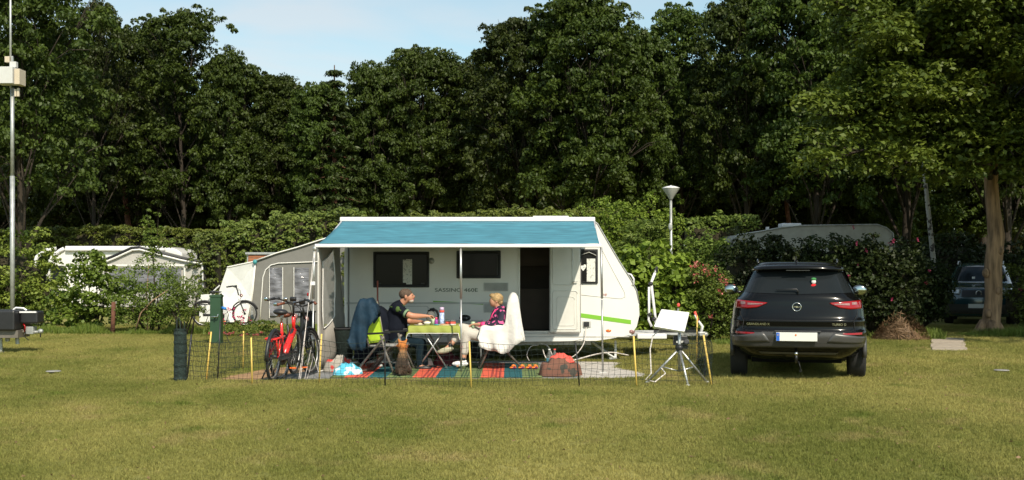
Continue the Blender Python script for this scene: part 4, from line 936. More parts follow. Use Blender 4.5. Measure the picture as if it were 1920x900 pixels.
# side wall with clear window, left
t = thing("awning_side_wall", "beige side panel with clear window hanging on the left side of the blue awning", "awning panel", (-3.03, 18.8, gz(-3, 18.8)))
def sw(u, v, off=0):
    y = YF + .02 + u * (D - YF - .16); ztop = zf + (zt - zf) * u - .05; g0 = gz(-3, y) + .02 + .35 * u ** 2.2 * (u < 2)
    z = g0 + (ztop - g0) * v; x = fa - .0 + (xa - fa) * u + .05 * math.sin(u * 5) * (1 - v) + .02 * math.sin(v * 9 + u * 4) * min(1, u * 3) + .12 * math.exp(-((v - .12) / .2) ** 2) * u
    return (x + off, y, z)
U0, U1, V0, V1 = .12, .62, .33, .86
mb = MB(); uu = [0, .06, U0, .25, .37, .5, U1, .75, .88, 1]; vv = [0, .1, .2, V0, .45, .6, .73, V1, .95, 1]
mb.v = [sw(u, v) for v in vv for u in uu]; k = len(uu)
for j in range(len(vv) - 1):
    for i in range(k - 1):
        if U0 <= uu[i] < U1 and V0 <= vv[j] < V1: continue
        mb.f.append((j * k + i, j * k + i + 1, (j + 1) * k + i + 1, (j + 1) * k + i))
build(mb, "canvas_panel", "canvas2", t, smooth=True, solid=.002)
build(MB().grid(10, 10, lambda u, v: sw(U0 + (U1 - U0) * u, V0 + (V1 - V0) * v)), "window_film", "film", t, smooth=True)
fe = [sw(U0, V0 + (V1 - V0) * q / 6, -.008) for q in range(7)] + [sw(U0 + (U1 - U0) * q / 6, V1, -.008) for q in range(1, 7)] + [sw(U1, V1 - (V1 - V0) * q / 6, -.008) for q in range(1, 7)] + [sw(U1 - (U1 - U0) * q / 6, V0, -.008) for q in range(1, 7)]
build(MB().tube([(x + .016, y, z) for x, y, z in fe], .010, 5), "window_seam", "piping", t, smooth=True)
build(MB().tube([sw(.005, v, -.01) for v in np.linspace(0, 1, 10)], .011, 6).tube([sw(u, 0) for u in np.linspace(0, 1, 10)], .009, 6), "edge_piping", "piping", t, smooth=True)
build(MB().grid(12, 3, lambda u, v: sw(u * .9, .02 + v * .24, -.012)), "lower_flap", "canvasl", t, smooth=True)
build(MB().tube([(PX(655, D), D - .1, gz(-2.9, 19.9)), (PX(655, D), D - .1, PZ(418, D))], .016, 8), "inner_pole", "greyplastic", t, smooth=True)
# guy lines left
t = thing("guy_lines", "pair of pale guy lines pegged down left of the awning pole", "guy ropes", (PX(565, 16.6), 16.6, gz(-3.1, 16.6)))
for a_, b_ in (((592, 468, YF), (560, 706, 15.9)), ((589, 468, YF), (563, 704, 15.95)), ((586, 640, YF), (571, 690, 16.5)), ((588, 668, YF), (575, 707, 16.3)), ((588, 668, YF), (602, 707, 16.3))):
    b2 = W(*b_); b2.z = gz(b2.x, b2.y) + .01; build(MB().tube([W(*a_), b2], .0038, 5), "rope", "hose", t)
    build(MB().tube([b2 + Vector((0, 0, .03)), b2 - Vector((0, 0, .05))], .006, 5), "peg", "galv", t)
build(MB().ball(W(577, 552, 17.2), (.014, .014, .03), 6, 5), "rope_slider", "red", t)

# ================================================================ NEIGHBOUR PITCH, LEFT: grey tent, white tent
D = 31.0
t = thing("awning_tent", "grey awning tent with white piped door and streaky windows behind the bicycles", "tent", (PX(540, D), D, 0))
c = lambda px, py, dd=0: W(px, py, D + dd)
gl = [c(478, 612), c(470, 560), c(481, 488), c(520, 474), c(560, 463), c(600, 450), c(660, 432), c(660, 612)]
mb = MB(); mb.v = [tuple(p) for p in gl]; mb.v += [tuple(p + Vector((.3, 2.6, 0))) for p in gl]
mb.f = [tuple(range(8))] + [(i, i + 8, i + 9, i + 1) for i in range(7)]
for i in (0, 7, 8, 15): v = mb.v[i]; mb.v[i] = (v[0], v[1], 0.0)
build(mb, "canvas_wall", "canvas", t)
mb = MB(); rl = [c(481, 488, -.03), c(520, 474, -.03), c(560, 463, -.03), c(600, 450, -.03), c(660, 432, -.03)]
for i in range(4): o = len(mb.v); mb.v += [tuple(rl[i]), tuple(rl[i + 1]), tuple(rl[i + 1] + Vector((0, 2.8, .05))), tuple(rl[i] + Vector((0, 2.8, .05)))]; mb.f.append((o, o + 1, o + 2, o + 3))
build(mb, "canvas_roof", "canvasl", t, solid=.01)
build(MB().tube([p + Vector((0, -.02, 0)) for p in rl], .02, 6).tube([c(479, 489, -.04), c(474, 545, -.04), c(467, 600, -.04)], .022, 6), "edge_piping", "piping", t, smooth=True)
build(MB().tube([c(487, 606, -.03), c(490, 560, -.03), c(493, 520, -.03), c(498, 506, -.03), c(508, 497, -.03), (c(522, 493.5, -.03)), c(600, 490.5, -.03)], .015, 6), "door_piping", "piping", t, smooth=True)
for px0, px1 in ((505, 529), (552, 579)): build(MB().grid(8, 12, lambda u, v: tuple(c(px0 + (px1 - px0) * u, 592 - 90 * v, -.05 - .02 * math.sin(u * 6 + v * 8)))), "plastic_window", "darkfilm", t, smooth=True)
for px in (505, 530, 551): build(MB().tube([c(px, 501, -.06), c(px, 596, -.06)], .011, 5), "window_piping", "piping", t)
build(MB().ball(c(478, 491, -.08), (.06, .05, .07), 8, 6), "roof_peg_cap", "teali", t)
t = thing("canvas_annex", "white tent annex with sloping left side behind the green supply post", "tent", (PX(430, D), D, 0))
A = [c(426, 501), c(478, 490), c(478, 604), c(396, 604), c(410, 540)]
top_b = [c(430, 503, 1.6), c(478, 492, 1.6)]
mb = MB(); q = [c(426, 501), c(478, 490), c(470, 560, -.1), c(462, 604, -.2), c(432, 604, -.15), c(398, 604, .1), c(411, 545), c(430, 560, .1), c(452, 530, .12)]
q = [Vector((p.x, p.y, max(0, p.z))) for p in q]
mb.v = [tuple(p) for p in q] + [tuple(q[0] + Vector((.2, 2, 0))), tuple(q[1] + Vector((0, 2, 0))), tuple(q[5] + Vector((-.2, 2.2, 0)))]
mb.f = [(0, 8, 1), (1, 8, 2), (2, 8, 7), (2, 7, 4, 3), (7, 8, 0), (0, 6, 7), (6, 5, 4, 7), (0, 1, 10, 9), (0, 9, 11, 5, 6)]
build(mb, "tent_fabric", "whitecv", t)
build(MB().tube([q[0], q[1]], .02, 6).tube([q[1], q[2], q[3]], .02, 6), "seam", "piping", t)
build(MB().tube([c(412, 535), c(398, 548), c(388, 565)], .02, 6).bx(PX(372, D), PX(405, D), D + .1, D + .14, PZ(604, D), PZ(552, D)), "lower_skirt", "whitecv", t)
t = thing("shed", "small reddish boarded shed with flat grey roof edge behind the grey tent", "shed", (PX(500, 34.5), 34.5, 0)); DD = 34.5
w_ = build(MB().bx(PX(463, DD), PX(520, DD), DD, DD + 2, 0, PZ(477, DD)), "wall", "galv", t)
for i in range(5): z = PZ(477, DD) - .46 + i * .09; build(MB().bx(PX(466, DD), PX(519, DD), DD - .03, DD - .004, z, z + .08), "board", "brownwood", w_)
build(MB().bx(PX(461, DD), PX(524, DD), DD - .08, DD + 2.1, PZ(477, DD), PZ(473, DD)), "roof", "galv", t)

# ================================================================ LEFT CARAVAN AND ITS AWNING TENT
D = 38.5
t = thing("caravan", "older white caravan with rounded nose, half hidden by bushes at the left", "caravan", (PX(205, D), D + 1.5, 0))
pr = [(PX(a, D), PZ(b, D)) for a, b in ((84, 575), (78, 540), (76, 510), (80, 488), (92, 472), (112, 465), (300, 462), (322, 466), (334, 474), (338, 500), (338, 575))]
build(MB().prism(pr, D + .4, D + 2.5), "body", "white", t, bevel=.05)
for y in (D + .36, D - .3): build(MB().tube([(PX(a, D) , y, PZ(b, D)) for a, b in ((70 if y < D else 84, 548), (70 if y < D else 84, 505), (76 if y < D else 90, 482), (92 if y < D else 104, 470), (112, 466))], .07, 8), "corner_rail", "rail", t, smooth=True)
build(MB().bx(PX(116, D), PX(304, D), D + .25, D + .6, PZ(470, D), PZ(461, D)), "awning_cassette", "rail", t, bevel=.03)
w_ = build(MB().bx(PX(88, D), PX(112, D), D + .36, D + .41, PZ(535, D), PZ(498, D)), "window", "dark", t, bevel=.01); build(MB().bx(PX(90, D), PX(110, D), D + .345, D + .36, PZ(532, D), PZ(501, D)), "pane", "carglass", w_)
t = thing("awning_tent", "pale canvas awning with pitched dark edged roof in front of the left caravan", "tent", (PX(285, D), D - 1, 0))
rp = [(190, 490), (215, 480), (248, 465), (262, 464), (300, 474), (340, 484), (378, 491)]
c = lambda px, py, dd=-2.2: W(px, py, D + dd)
mb = MB(); bot = [c(p[0], 540) for p in rp]; topv = [c(*p) for p in rp]
for b in bot: b.z = .3
N_ = len(rp); mb.v = [tuple(p) for p in topv] + [tuple(p) for p in bot]; mb.f = [(i, i + 1, i + 1 + N_, i + N_) for i in range(N_ - 1)]
build(mb, "front_wall", "canvasl", t)
mb = MB(); mb.v = [tuple(p) for p in topv] + [tuple(p + Vector((0, 2.0, -.06))) for p in topv]; mb.f = [(i, i + 1, i + 1 + N_, i + N_) for i in range(N_ - 1)]
build(mb, "canvas_roof", "canvas", t, solid=.03); build(MB().tube([p + Vector((0, -.05, 0)) for p in topv], .05, 6), "roof_edge", "dark", t)
build(MB().tube([c(p[0], p[1] + 4, -2.28) for p in rp], .03, 5), "roof_piping", "piping", t)
build(MB().grid(6, 4, lambda u, v: tuple(c(205 + 135 * u, 545 - 43 * v, -2.26))), "plastic_window", "darkfilm", t); build(MB().tube([c(195, 498, -2.3), c(348, 498, -2.3)], .03, 5).tube([c(346, 498, -2.3), c(346, 555, -2.3)], .03, 5), "window_piping", "piping", t)
mb = MB(); p0, p1 = c(378, 491), c(378, 560); mb.v = [tuple(p0), tuple(p1), tuple(p1 + Vector((.1, 2.4, 0))), tuple(p0 + Vector((0, 2.4, 0)))]; mb.f = [(0, 1, 2, 3)]; build(mb, "side_wall", "canvas", t)
build(MB().tube([c(379, 492), c(381, 556)], .03, 6).tube([c(381, 556), c(394, 556)], .02, 5), "corner_pole", "rail", t)

# ================================================================ HALF HIDDEN CARAVAN, RIGHT
D = 30.0
t = thing("caravan", "long cream caravan roof half hidden behind dark shrubs above the black car", "caravan", (PX(1530, D), D + 1, 0))
pr = [(PX(a, D), PZ(b, D)) for a, b in ((1376, 580), (1374, 450), (1384, 440), (1425, 434), (1462, 427), (1500, 423), (1645, 421), (1662, 427), (1674, 437), (1678, 470), (1680, 580))]
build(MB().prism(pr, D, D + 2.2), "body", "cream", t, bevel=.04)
build(MB().bx(PX(1475, D), PX(1512, D), D + .5, D + 1, PZ(424, D), PZ(417, D)), "roof_hatch", "rail", t, bevel=.03); build(MB().bx(PX(1445, D), PX(1450, D), D + .5, D + .6, PZ(430, D), PZ(424, D)), "roof_vent", "rail", t)
build(MB().tube([(x, D - .01, z) for x, z in pr[1:10]], .02, 6), "edge_trim", "galv", t, smooth=True); build(MB().bx(PX(1540, D), PX(1610, D), D - .02, D - .002, PZ(466, D), PZ(463, D)), "side_trim", "galv", t)
w_ = build(MB().bx(PX(1500, D), PX(1570, D), D - .03, D - .002, PZ(520, D), PZ(478, D)), "window", "dark", t, bevel=.01)

# ================================================================ LAMP, MAST, POST
D = 26.0
t = thing("street_lamp", "slim park lamp with conical shade standing behind the caravan nose", "street lamp", (PX(1258, D), D, 0))
build(MB().tube([(PX(1259, D), D, 0), W(1258, 376, D)], [.04, .028], 10), "pole", "galv", t, smooth=True)
hd = build(MB().lathe([(.025, -.03), (.045, .0), (.08, .06), (.195, .23), (.20, .245), (.12, .26)], W(1258, 373, D), 24), "lamp_shade", "lampw", t, smooth=True)
build(MB().lathe([(.205, 0), (.205, .012), (.11, .045), (.03, .06), (0, .075)], W(1258, 373, D) + Vector((0, 0, .245)), 24), "cap", "rail", hd, smooth=True)
build(MB().ball(W(1257, 425, D - .05), (.05, .03, .09), 8, 6), "fitting", "galv", t)
D = 26.0
t = thing("aerial_mast", "tall steel mast with white equipment boxes at the left edge", "mast", (PX(23, D), D, 0))
build(MB().tube([(PX(23.5, D), D, 0), W(23.2, 330, D)], .052, 10).tube([W(23.2, 330, D), W(23, 165, D)], .042, 10).tube([W(20, 165, D), W(19.5, -60, D)], .026, 8), "pole", "galv", t, smooth=True)
def bxp(px0, px1, py0, py1, y0, y1, nm, m): return build(MB().bx(PX(px0, D), PX(px1, D), y0, y1, PZ(py1, D), PZ(py0, D)), nm, m, t, bevel=.008)
bxp(3, 34, 129, 160, D - .3, D + .05, "cabinet", "boxgrey"); bxp(35, 45, 132, 161, D - .24, D + .1, "side_cabinet", "boxbeige"); bxp(12, 21, 107, 118, D - .1, D + .02, "aerial_box", "boxbeige"); bxp(22, 34, 117, 128, D - .12, D, "aerial_box", "boxgrey")
bxp(30, 34, 168, 182, D - .1, D - .04, "cable_gland", "boxbeige"); bxp(35, 39, 166, 182, D - .1, D - .04, "cable_gland", "boxbeige"); bxp(22, 26, 106, 116, D - .06, D, "bracket", "galv")
D = 22.6; g0 = gz(PX(405, D), D)
t = thing("supply_post", "square dark green supply post with tap and blue plug before the white tent", "post", (PX(406, D), D, g0))
build(MB().bx(PX(396, D), PX(416, D), D - .1, D + .1, g0, PZ(557, D)), "housing", "greenpost", t, bevel=.006)
build(MB().bx(PX(395, D), PX(417, D), D - .11, D + .11, PZ(557, D), PZ(553, D)), "cap", "greenpost", t, bevel=.004)
build(MB().tube([W(403, 594, D - .1), W(403, 594, D - .2)], .018, 6).tube([W(396, 594, D - .17), W(408, 594, D - .17), W(409, 589, D - .17)], .012, 6), "tap", "chrome", t, smooth=True)
build(MB().tube([W(416, 577, D), W(424, 579, D)], .03, 8), "plug", "blue", t, smooth=True); build(MB().tube([W(424, 579, D), W(429, 590, D), W(420, 615, D), (PX(430, D), D, g0 + .02)], .008, 5), "cable", "dark", t)
mb = MB(); t2 = bushy("ivy_tuft", "small ivy tuft growing at the top of the green supply post", "plant", PX(409, 22.9), 22.85, [(0, 0, .92, .1, .08, .08)], 10, 12, .03, "leafhazel", rc=(.03, .06), stems=1)
t = thing("rusty_post", "short rusty brown post between the two bushes at the left", "post", (PX(211, 26), 26, 0)); build(MB().tube([(PX(211, 26), 26, 0), (PX(212, 26), 26, .35), W(213, 566, 26)], [.06, .05, .05], 8), "stake", "barkr", t, smooth=True)
# ================================================================ CARS
class Shell:
    "car skin: z-levels with half width w, near end y r, far end y f"
    def __init__(s, T, bul=.10, cor=.34): s.T = np.array(T, float); s.b = bul; s.c = cor
    def at(s, z): return [float(np.interp(z, s.T[:, 0], s.T[:, i])) for i in (1, 2, 3)]
    def y(s, x, z):
        w, r, f = s.at(z); q = min(1, abs(x) / w); return r + s.b * q * q + s.c * q ** 9
    def mesh(s, zs, n=26):
        mb = MB(); th = [math.sin(math.pi / 2 * (-1 + 2 * i / n)) for i in range(n + 1)]
        for z in zs:
            w, r, f = s.at(z)
            for q in th: mb.v.append((q * w * (.998 if abs(q) > .999 else 1), s.y(q * w, z), z))
            for q in reversed(th): mb.v.append((q * w, f - .12 * q * q - .45 * abs(q) ** 9, z))
        k = 2 * (n + 1)
        for j in range(len(zs) - 1):
            for i in range(k): mb.f.append((j * k + i, j * k + (i + 1) % k, (j + 1) * k + (i + 1) % k, (j + 1) * k + i))
        mb.f.append(tuple(range(k))); mb.f.append(tuple((len(zs) - 1) * k + i for i in range(k)))
        return mb
    def patch(s, lo, hi, nu, nv, off=.006, xr=(0, 1)):
        "lo(u), hi(u) give (x,z) along lower and upper edge"
        def fn(u, v):
            a, b = lo(u), hi(u); x = a[0] * (1 - v) + b[0] * v; z = a[1] * (1 - v) + b[1] * v
            return (x, s.y(x, z) - off, z)
        return MB().grid(nu, nv, fn)
def pl(*p):
    "polyline through (t,x,z) knots"
    T = np.array(p, float); return lambda u: (float(np.interp(u, T[:, 0], T[:, 1])), float(np.interp(u, T[:, 0], T[:, 2])))
def wheel(t, x, y, r, w, name="wheel", side=1):
    m = Matrix.Rotation(R(90), 3, 'Y')
    q = build(MB().lathe([(r * .62, -w / 2), (r * .93, -w / 2), (r, -w * .38), (r, w * .38), (r * .93, w / 2), (r * .62, w / 2)], (x, y, r), 32, m), name, "rubber", t, smooth=True, world=False)
    rim = MB().lathe([(r * .60, -w * .4), (r * .64, w * .46), (r * .6, w * .40)], (x, y, r), 28, m) if side > 0 else MB().lathe([(r * .60, w * .4), (r * .64, -w * .46), (r * .6, -w * .40)], (x, y, r), 28, m)
    for k in range(10): a = k * math.pi / 5; rim.tube([(x + side * w * .42, y, r), (x + side * w * .40, y + math.cos(a) * r * .62, r + math.sin(a) * r * .62)], [.03, .02], 5)
    build(rim, "rim", "alu", q, world=False); return q
D = 14.88
t = thing("parked_car", "black family car seen from behind with white number plate and glowing red tail lamps", "car", (PX(1497, D), D, 0), -R(13.2), local=True)
t['label'] = "glossy black car seen from behind with white number plate, tow bar and red tail lamps"
S = Shell([(.20, .60, .42, 4.2), (.24, .76, .20, 4.3), (.30, .82, .11, 4.3), (.36, .86, .06, 4.4), (.40, .89, .04, 4.42), (.46, .915, .02, 4.44), (.56, .93, 0, 4.46), (.62, .932, .01, 4.46), (.64, .928, .04, 4.46), (.68, .922, .055, 4.46),
     (.76, .918, .045, 4.44), (.785, .918, .04, 4.44), (.80, .912, .06, 4.43), (.90, .905, .085, 4.35), (1.0, .89, .10, 4.1), (1.07, .87, .105, 3.75), (1.12, .82, .12, 3.45), (1.16, .785, .15, 3.25), (1.30, .728, .26, 2.9), (1.42, .675, .34, 2.6), (1.50, .64, .38, 2.42), (1.56, .61, .42, 2.25), (1.595, .575, .47, 2.1), (1.612, .52, .56, 1.95), (1.62, .40, .75, 1.75)])
zs = sorted(set([.20, .25, .30, .36, .38, .40, .43, .46, .52, .56, .6, .62, .64, .68, .72, .76, .785, .80, .85, .90, .95, 1.0, 1.04, 1.07, 1.1, 1.12, 1.16, 1.2, 1.25, 1.30, 1.36, 1.42, 1.46, 1.50, 1.53, 1.56, 1.58, 1.595, 1.605, 1.612, 1.62]))
body = build(S.mesh(zs), "body", "carpaint", t, smooth=True, world=False)
L_ = dict(world=False, smooth=True)
build(S.patch(pl((0, -.735, 1.175), (.5, 0, 1.155), (1, .735, 1.175)), pl((0, -.60, 1.475), (.5, 0, 1.485), (1, .60, 1.475)), 26, 10, .006), "rear_window", "carglass", t, **L_)
for s_ in (-1, 1):
    mb = MB(); w0 = lambda z: S.at(z)[0] * s_ + .004 * s_
    mb.grid(12, 4, lambda u, v: (w0(1.16 + v * (.30 - .1 * 0)) , .62 + u * (2.35 - .35 * v) + .12 * v, 1.16 + v * .33)); build(mb, "side_window", "carglass", t, **L_)
sp = build(MB().grid(20, 3, lambda u, v: ((u - .5) * 1.26, .24 + .10 * (2 * u - 1) ** 2 + .22 * (2 * u - 1) ** 8 + v * .26, 1.515 + .035 * v + .03 * math.sin(v * 3) - .02 * (2 * u - 1) ** 2)), "spoiler", "carpaint", t, solid=.03, **L_)
build(MB().bx(-.16, .16, .232, .25, 1.488, 1.497), "brake_light", "mirror", sp, world=False)
# roof rails and aerial
for s_ in (-1, 1): build(MB().tube([(s_ * .55, .75, 1.60), (s_ * .56, .85, 1.64), (s_ * .56, 1.9, 1.65), (s_ * .55, 2.0, 1.61)], .014, 6), "roof_rail", "mirror", t, **L_)
build(MB().tube([(-.02, .62, 1.60), (-.02, .52, 1.68)], [.014, .006], 6).ball((-.02, .63, 1.615), (.03, .05, .02), 8, 6), "aerial", "dark", t, **L_)
# tail lamps
for s_ in (-1, 1):
    cx = lambda x: s_ * x
    lo = pl((0, cx(.425), 1.025), (.25, cx(.55), .965), (.6, cx(.70), .945), (1, cx(.873), .95)); hi = pl((0, cx(.42), 1.035), (.3, cx(.57), 1.048), (1, cx(.862), 1.070))
    tl = build(S.patch(lo, hi, 18, 5, .012), "tail_lamp", "red", t, solid=.004, **L_)
    build(S.patch(pl((0, cx(.48), 1.012), (1, cx(.69), 1.0)), pl((0, cx(.48), 1.020), (1, cx(.69), 1.030)), 10, 3, .020), "reversing_lens", "clear", tl, **L_)
    build(S.patch(pl((0, cx(.72), 1.01), (1, cx(.79), 1.01)), pl((0, cx(.72), 1.045), (1, cx(.79), 1.048)), 6, 3, .020), "indicator_lens", "clear", tl, **L_)
    build(S.patch(pl((0, cx(.53), .592), (1, cx(.86), .588)), pl((0, cx(.53), .61), (1, cx(.86), .618)), 10, 2, .012), "reflector", "red", t, **L_)
# seams, badge, writing
def seam(pts, r=.0035, m="rubber", name="panel_gap"):
    return build(MB().tube([(x, S.y(x, z) - .001, z) for x, z in pts], r, 5), name, m, t, **L_)
seam([(x, .785) for x in np.linspace(-.74, .74, 12)]); seam([(-.74, .785), (-.76, .66), (-.70, .635)] + [(x, .635) for x in np.linspace(-.6, .6, 8)] + [(.70, .635), (.76, .66), (.74, .785)])
seam([(-.80, .93), (-.79, .86), (-.745, .785)]); seam([(.80, .93), (.79, .86), (.745, .785)])
b = (-.02, S.y(-.02, .975) - .012, .975)
bd = build(MB().torus(b, .058, .007, (0, 1, 0), 28, 8), "badge", "chrome", t, **L_)
build(MB().prism([(b[0] - .075, b[2] - .004), (b[0] + .01, b[2] + .014), (b[0] + .01, b[2] + .002), (b[0] + .075, b[2] + .004), (b[0] - .01, b[2] - .014), (b[0] - .01, b[2] - .002)], b[1] - .006, b[1] + .004), "lightning_bar", "chrome", bd, world=False)
text("GRANDLAND X", .044, "chrome", t, (-.70, S.y(-.6, .70) - .03, .715), (R(90), 0, -R(8)), "lettering", .002)
text("TURBO D", .044, "chrome", t, (.45, S.y(.5, .70) - .012, .715), (R(90), 0, R(8)), "lettering", .002)
# plastic bumper, plate recess, skid plate
build(S.patch(pl((0, -.90, .40), (1, .90, .40)), pl((0, -.925, .555), (.22, -.56, .585), (.26, -.50, .625), (.74, .50, .625), (.78, .56, .585), (1, .925, .555)), 34, 8, .010), "bumper", "carplast", t, solid=.008, **L_)
build(S.patch(pl((0, -.50, .305), (1, .50, .305)), pl((0, -.54, .335), (1, .54, .335)), 20, 3, .012), "skid_plate", "skid", t, **L_)
build(S.patch(pl((0, -.50, .475), (.5, 0, .462), (1, .50, .475)), pl((0, -.60, .62), (1, .60, .62)), 16, 5, .016), "plate_recess", "carplast", t, **L_)
for s_ in (-1, 1): build(S.patch(pl((0, s_ * .38, .48), (1, s_ * .90, .46)), pl((0, s_ * .47, .62), (1, s_ * .92, .545)), 12, 4, .022), "bumper_corner", "skid", t, solid=.004, **L_)
np_ = build(MB().bx(-.30, .25, -.045, -.028, .498, .62), "number_plate", "plate", t, world=False, bevel=.004)
build(MB().bx(-.295, -.252, -.049, -.0455, .502, .616), "plate_band", "eublue", np_, world=False)
build(MB().ball((-.035, -.048, .585), (.013, .003, .013), 10, 6), "plate_seal", "orange", np_, world=False)
mb = MB(); mb.torus((-.273, -.050, .585), .011, .0018, (0, 1, 0), 12, 4); build(mb, "star_ring", "yellow", np_, world=False)
build(MB().tube([(-.30, -.03, .497), (.25, -.03, .497)], .008, 5).tube([(-.32, -.02, .635), (.30, -.02, .635)], .012, 6), "plate_holder", "dark", np_, world=False)
tb = build(MB().tube([(-.03, .25, .20), (-.03, .02, .20), (-.03, -.06, .25), (-.03, -.06, .30)], .018, 8), "tow_bar", "dark", t, **L_); build(MB().ball((-.03, -.06, .325), .027, 10, 8), "tow_ball", "chrome", tb, **L_)
build(MB().tube([(.0, -.03, .22), (.02, -.05, .15), (.03, -.05, .10)], .005, 5).torus((.03, -.05, .085), .015, .004, (0, 1, 0), 12, 5), "hook_strap", "dark", t, **L_)
build(MB().tube([(-.30, S.y(0, 1.2) - .02, 1.215), (-.02, S.y(0, 1.2) - .045, 1.225), (.0, S.y(0, 1.18) - .03, 1.18)], [.008, .014, .018], 6), "rear_wiper", "dark", t, **L_)
for x in (-.83, .83):
    for y in (.98, 3.62): wheel(t, x, y, .35, .235, side=1 if x > 0 else -1)
mb = MB()
for s_ in (-1, 1):
    for y in (.98, 3.62): mb.tube([(s_ * .915, y + .42 * math.cos(a), .35 + .42 * math.sin(a)) for a in np.linspace(-.1, math.pi + .1, 16)], .035, 6)
build(mb, "arch_trim", "carplast", t, **L_); build(MB().bx(-.66, .66, 1.5, 4.0, .15, .30), "underbody", "rubber", t, world=False)
for s_ in (-1, 1):
    mm = build(MB().tube([(s_ * .84, 2.95, 1.12), (s_ * .93, 2.92, 1.13)], .025, 6).ball((s_ * 1.02, 2.9, 1.17), (.115, .06, .085), 16, 10), "wing_mirror", "mirror", t, **L_)
    build(MB().ball((s_ * 1.02, 2.855, 1.17), (.098, .02, .070), 16, 8), "mirror_glass", "mirrorg", mm, **L_)
for s_ in (-1, 1): build(MB().ball((s_ * .38, 1.15, 1.28), (.10, .07, .09), 10, 8).bx(s_ * .38 - .26, s_ * .38 + .26, 1.1, 1.3, .6, 1.18), "headrest", "dark", t, world=False)
# the tail sits a little higher above the ground than the wheels' scale suggests
for o_ in [q for q in bpy.data.objects if q.type == 'MESH' and (q.parent == t or (q.parent and q.parent.parent == t))]:
    if o_.name.split('.')[0] in ('wheel', 'rim', 'arch_trim', 'underbody'): continue
    if o_.location.length > 0: o_.location.z += .056 * (1.5 - o_.location.z); continue
    for v_ in o_.data.vertices:
        if v_.co.z < 1.5: v_.co.z += .056 * (1.5 - v_.co.z)
t.scale = (.965, 1, 1)
# small gnome hanging inside the rear window
gx_, gy_ = .205, S.y(.2, 1.3) - .012
cosr, sinr = math.cos(-R(13.2)), math.sin(-R(13.2)); o = t.location
gp = Vector((o.x + gx_ * cosr - gy_ * sinr, o.y + gx_ * sinr + gy_ * cosr, 1.235))
tg = thing("hanging_gnome", "tiny red and white felt gnome with green hat inside the black car window", "ornament", gp)
build(MB().ball(gp + Vector((0, 0, .03)), (.048, .02, .05), 12, 8), "body", "gnomered", tg, smooth=True); build(MB().ball(gp + Vector((0, 0, .105)), (.032, .02, .032), 12, 8).ball(gp + Vector((.052, 0, .03)), (.014, .014, .03), 8, 6), "head", "gnomew", tg, smooth=True)
build(MB().ball(gp + Vector((0, 0, .14)), (.036, .024, .022), 12, 8), "hat", "gnomeg", tg, smooth=True)

# dark off-roader seen from the front
D = 30.5
t = thing("parked_car", "dark teal off-roader facing the camera in the shade behind the oak trunk", "car", (PX(1835, D), D, 0), -R(24), local=True)
S2 = Shell([(.22, .80, .10, 4.2), (.35, .90, .03, 4.3), (.6, .93, 0, 4.35), (.8, .93, .02, 4.35), (.93, .91, .08, 4.33), (1.0, .88, .16, 4.3), (1.07, .85, .5, 4.28), (1.12, .83, .9, 4.26), (1.20, .80, 1.05, 4.2), (1.45, .72, 1.45, 4.05), (1.60, .66, 1.72, 3.9), (1.67, .60, 1.9, 3.75), (1.70, .45, 2.2, 3.5)], .12, .3)
build(S2.mesh([.22, .28, .35, .45, .6, .7, .8, .87, .93, .97, 1.0, 1.03, 1.07, 1.1, 1.12, 1.16, 1.2, 1.3, 1.45, 1.55, 1.6, 1.64, 1.67, 1.69, 1.70]), "body", "bluecar", t, **L_)
build(S2.patch(pl((0, -.72, 1.19), (1, .72, 1.19)), pl((0, -.60, 1.59), (1, .60, 1.59)), 16, 8, .012), "windscreen", "carglass", t, **L_)
for s_ in (-1, 1):
    build(S2.patch(pl((0, s_ * .48, .83), (1, s_ * .84, .86)), pl((0, s_ * .46, .97), (1, s_ * .83, 1.0)), 10, 5, .02), "headlight", "headlamp", t, solid=.01, **L_)
    build(MB().ball((s_ * 1.02, 1.5, 1.2), (.11, .06, .09), 12, 8).tube([(s_ * .8, 1.5, 1.13), (s_ * .95, 1.5, 1.15)], .03, 6), "wing_mirror", "mirror", t, **L_)
    build(MB().tube([(s_ * .6, 1.95, 1.66), (s_ * .6, 2.1, 1.74), (s_ * .6, 3.2, 1.75), (s_ * .58, 3.4, 1.68)], .02, 6), "roof_rail", "alu", t, **L_)
    for y in (.95, 3.5): wheel(t, s_ * .80, y, .36, .24, side=s_)
gr = build(S2.patch(pl((0, -.44, .76), (1, .44, .76)), pl((0, -.42, .95), (1, .42, .95)), 12, 4, .014), "grille", "dark", t, **L_)
build(MB().torus((0, S2.y(0, .86) - .02, .86), .07, .01, (0, 1, 0), 20, 6), "badge", "chrome", gr, **L_)
build(S2.patch(pl((0, -.88, .30), (1, .88, .30)), pl((0, -.90, .56), (1, .90, .56)), 20, 4, .014), "bumper", "carplast", t, **L_)
build(MB().bx(-.26, .26, -.04, -.02, .46, .57), "number_plate", "plate", t, world=False); build(MB().bx(-.20, -.12, 1.02, 1.03, 1.25, 1.31), "sticker", "plate", t, world=False)
t = thing("spare_trolley", "green and brown fabric cover hanging beside the off-roader nose", "cover", (PX(1773, 29.2), 29.2, 0)); t.name = "fabric_cover"
build(MB().grid(10, 12, lambda u, v: (PX(1764 + 22 * u, 29.2), 29.2 + .06 * math.sin(u * 9 + v * 4), .15 + 1.0 * v - .12 * u)), "cloth", mat("olive_cover_cloth", (.06, .075, .02), .85, bump=.4), t, smooth=True, solid=.03)
build(MB().tube([(PX(1766, 29.2), 29.25, 0), (PX(1766, 29.2), 29.25, 1.3)], .02, 6).tube([(PX(1784, 29.2), 29.25, 0), (PX(1784, 29.2), 29.25, 1.1)], .02, 6), "stand", "dark", t)

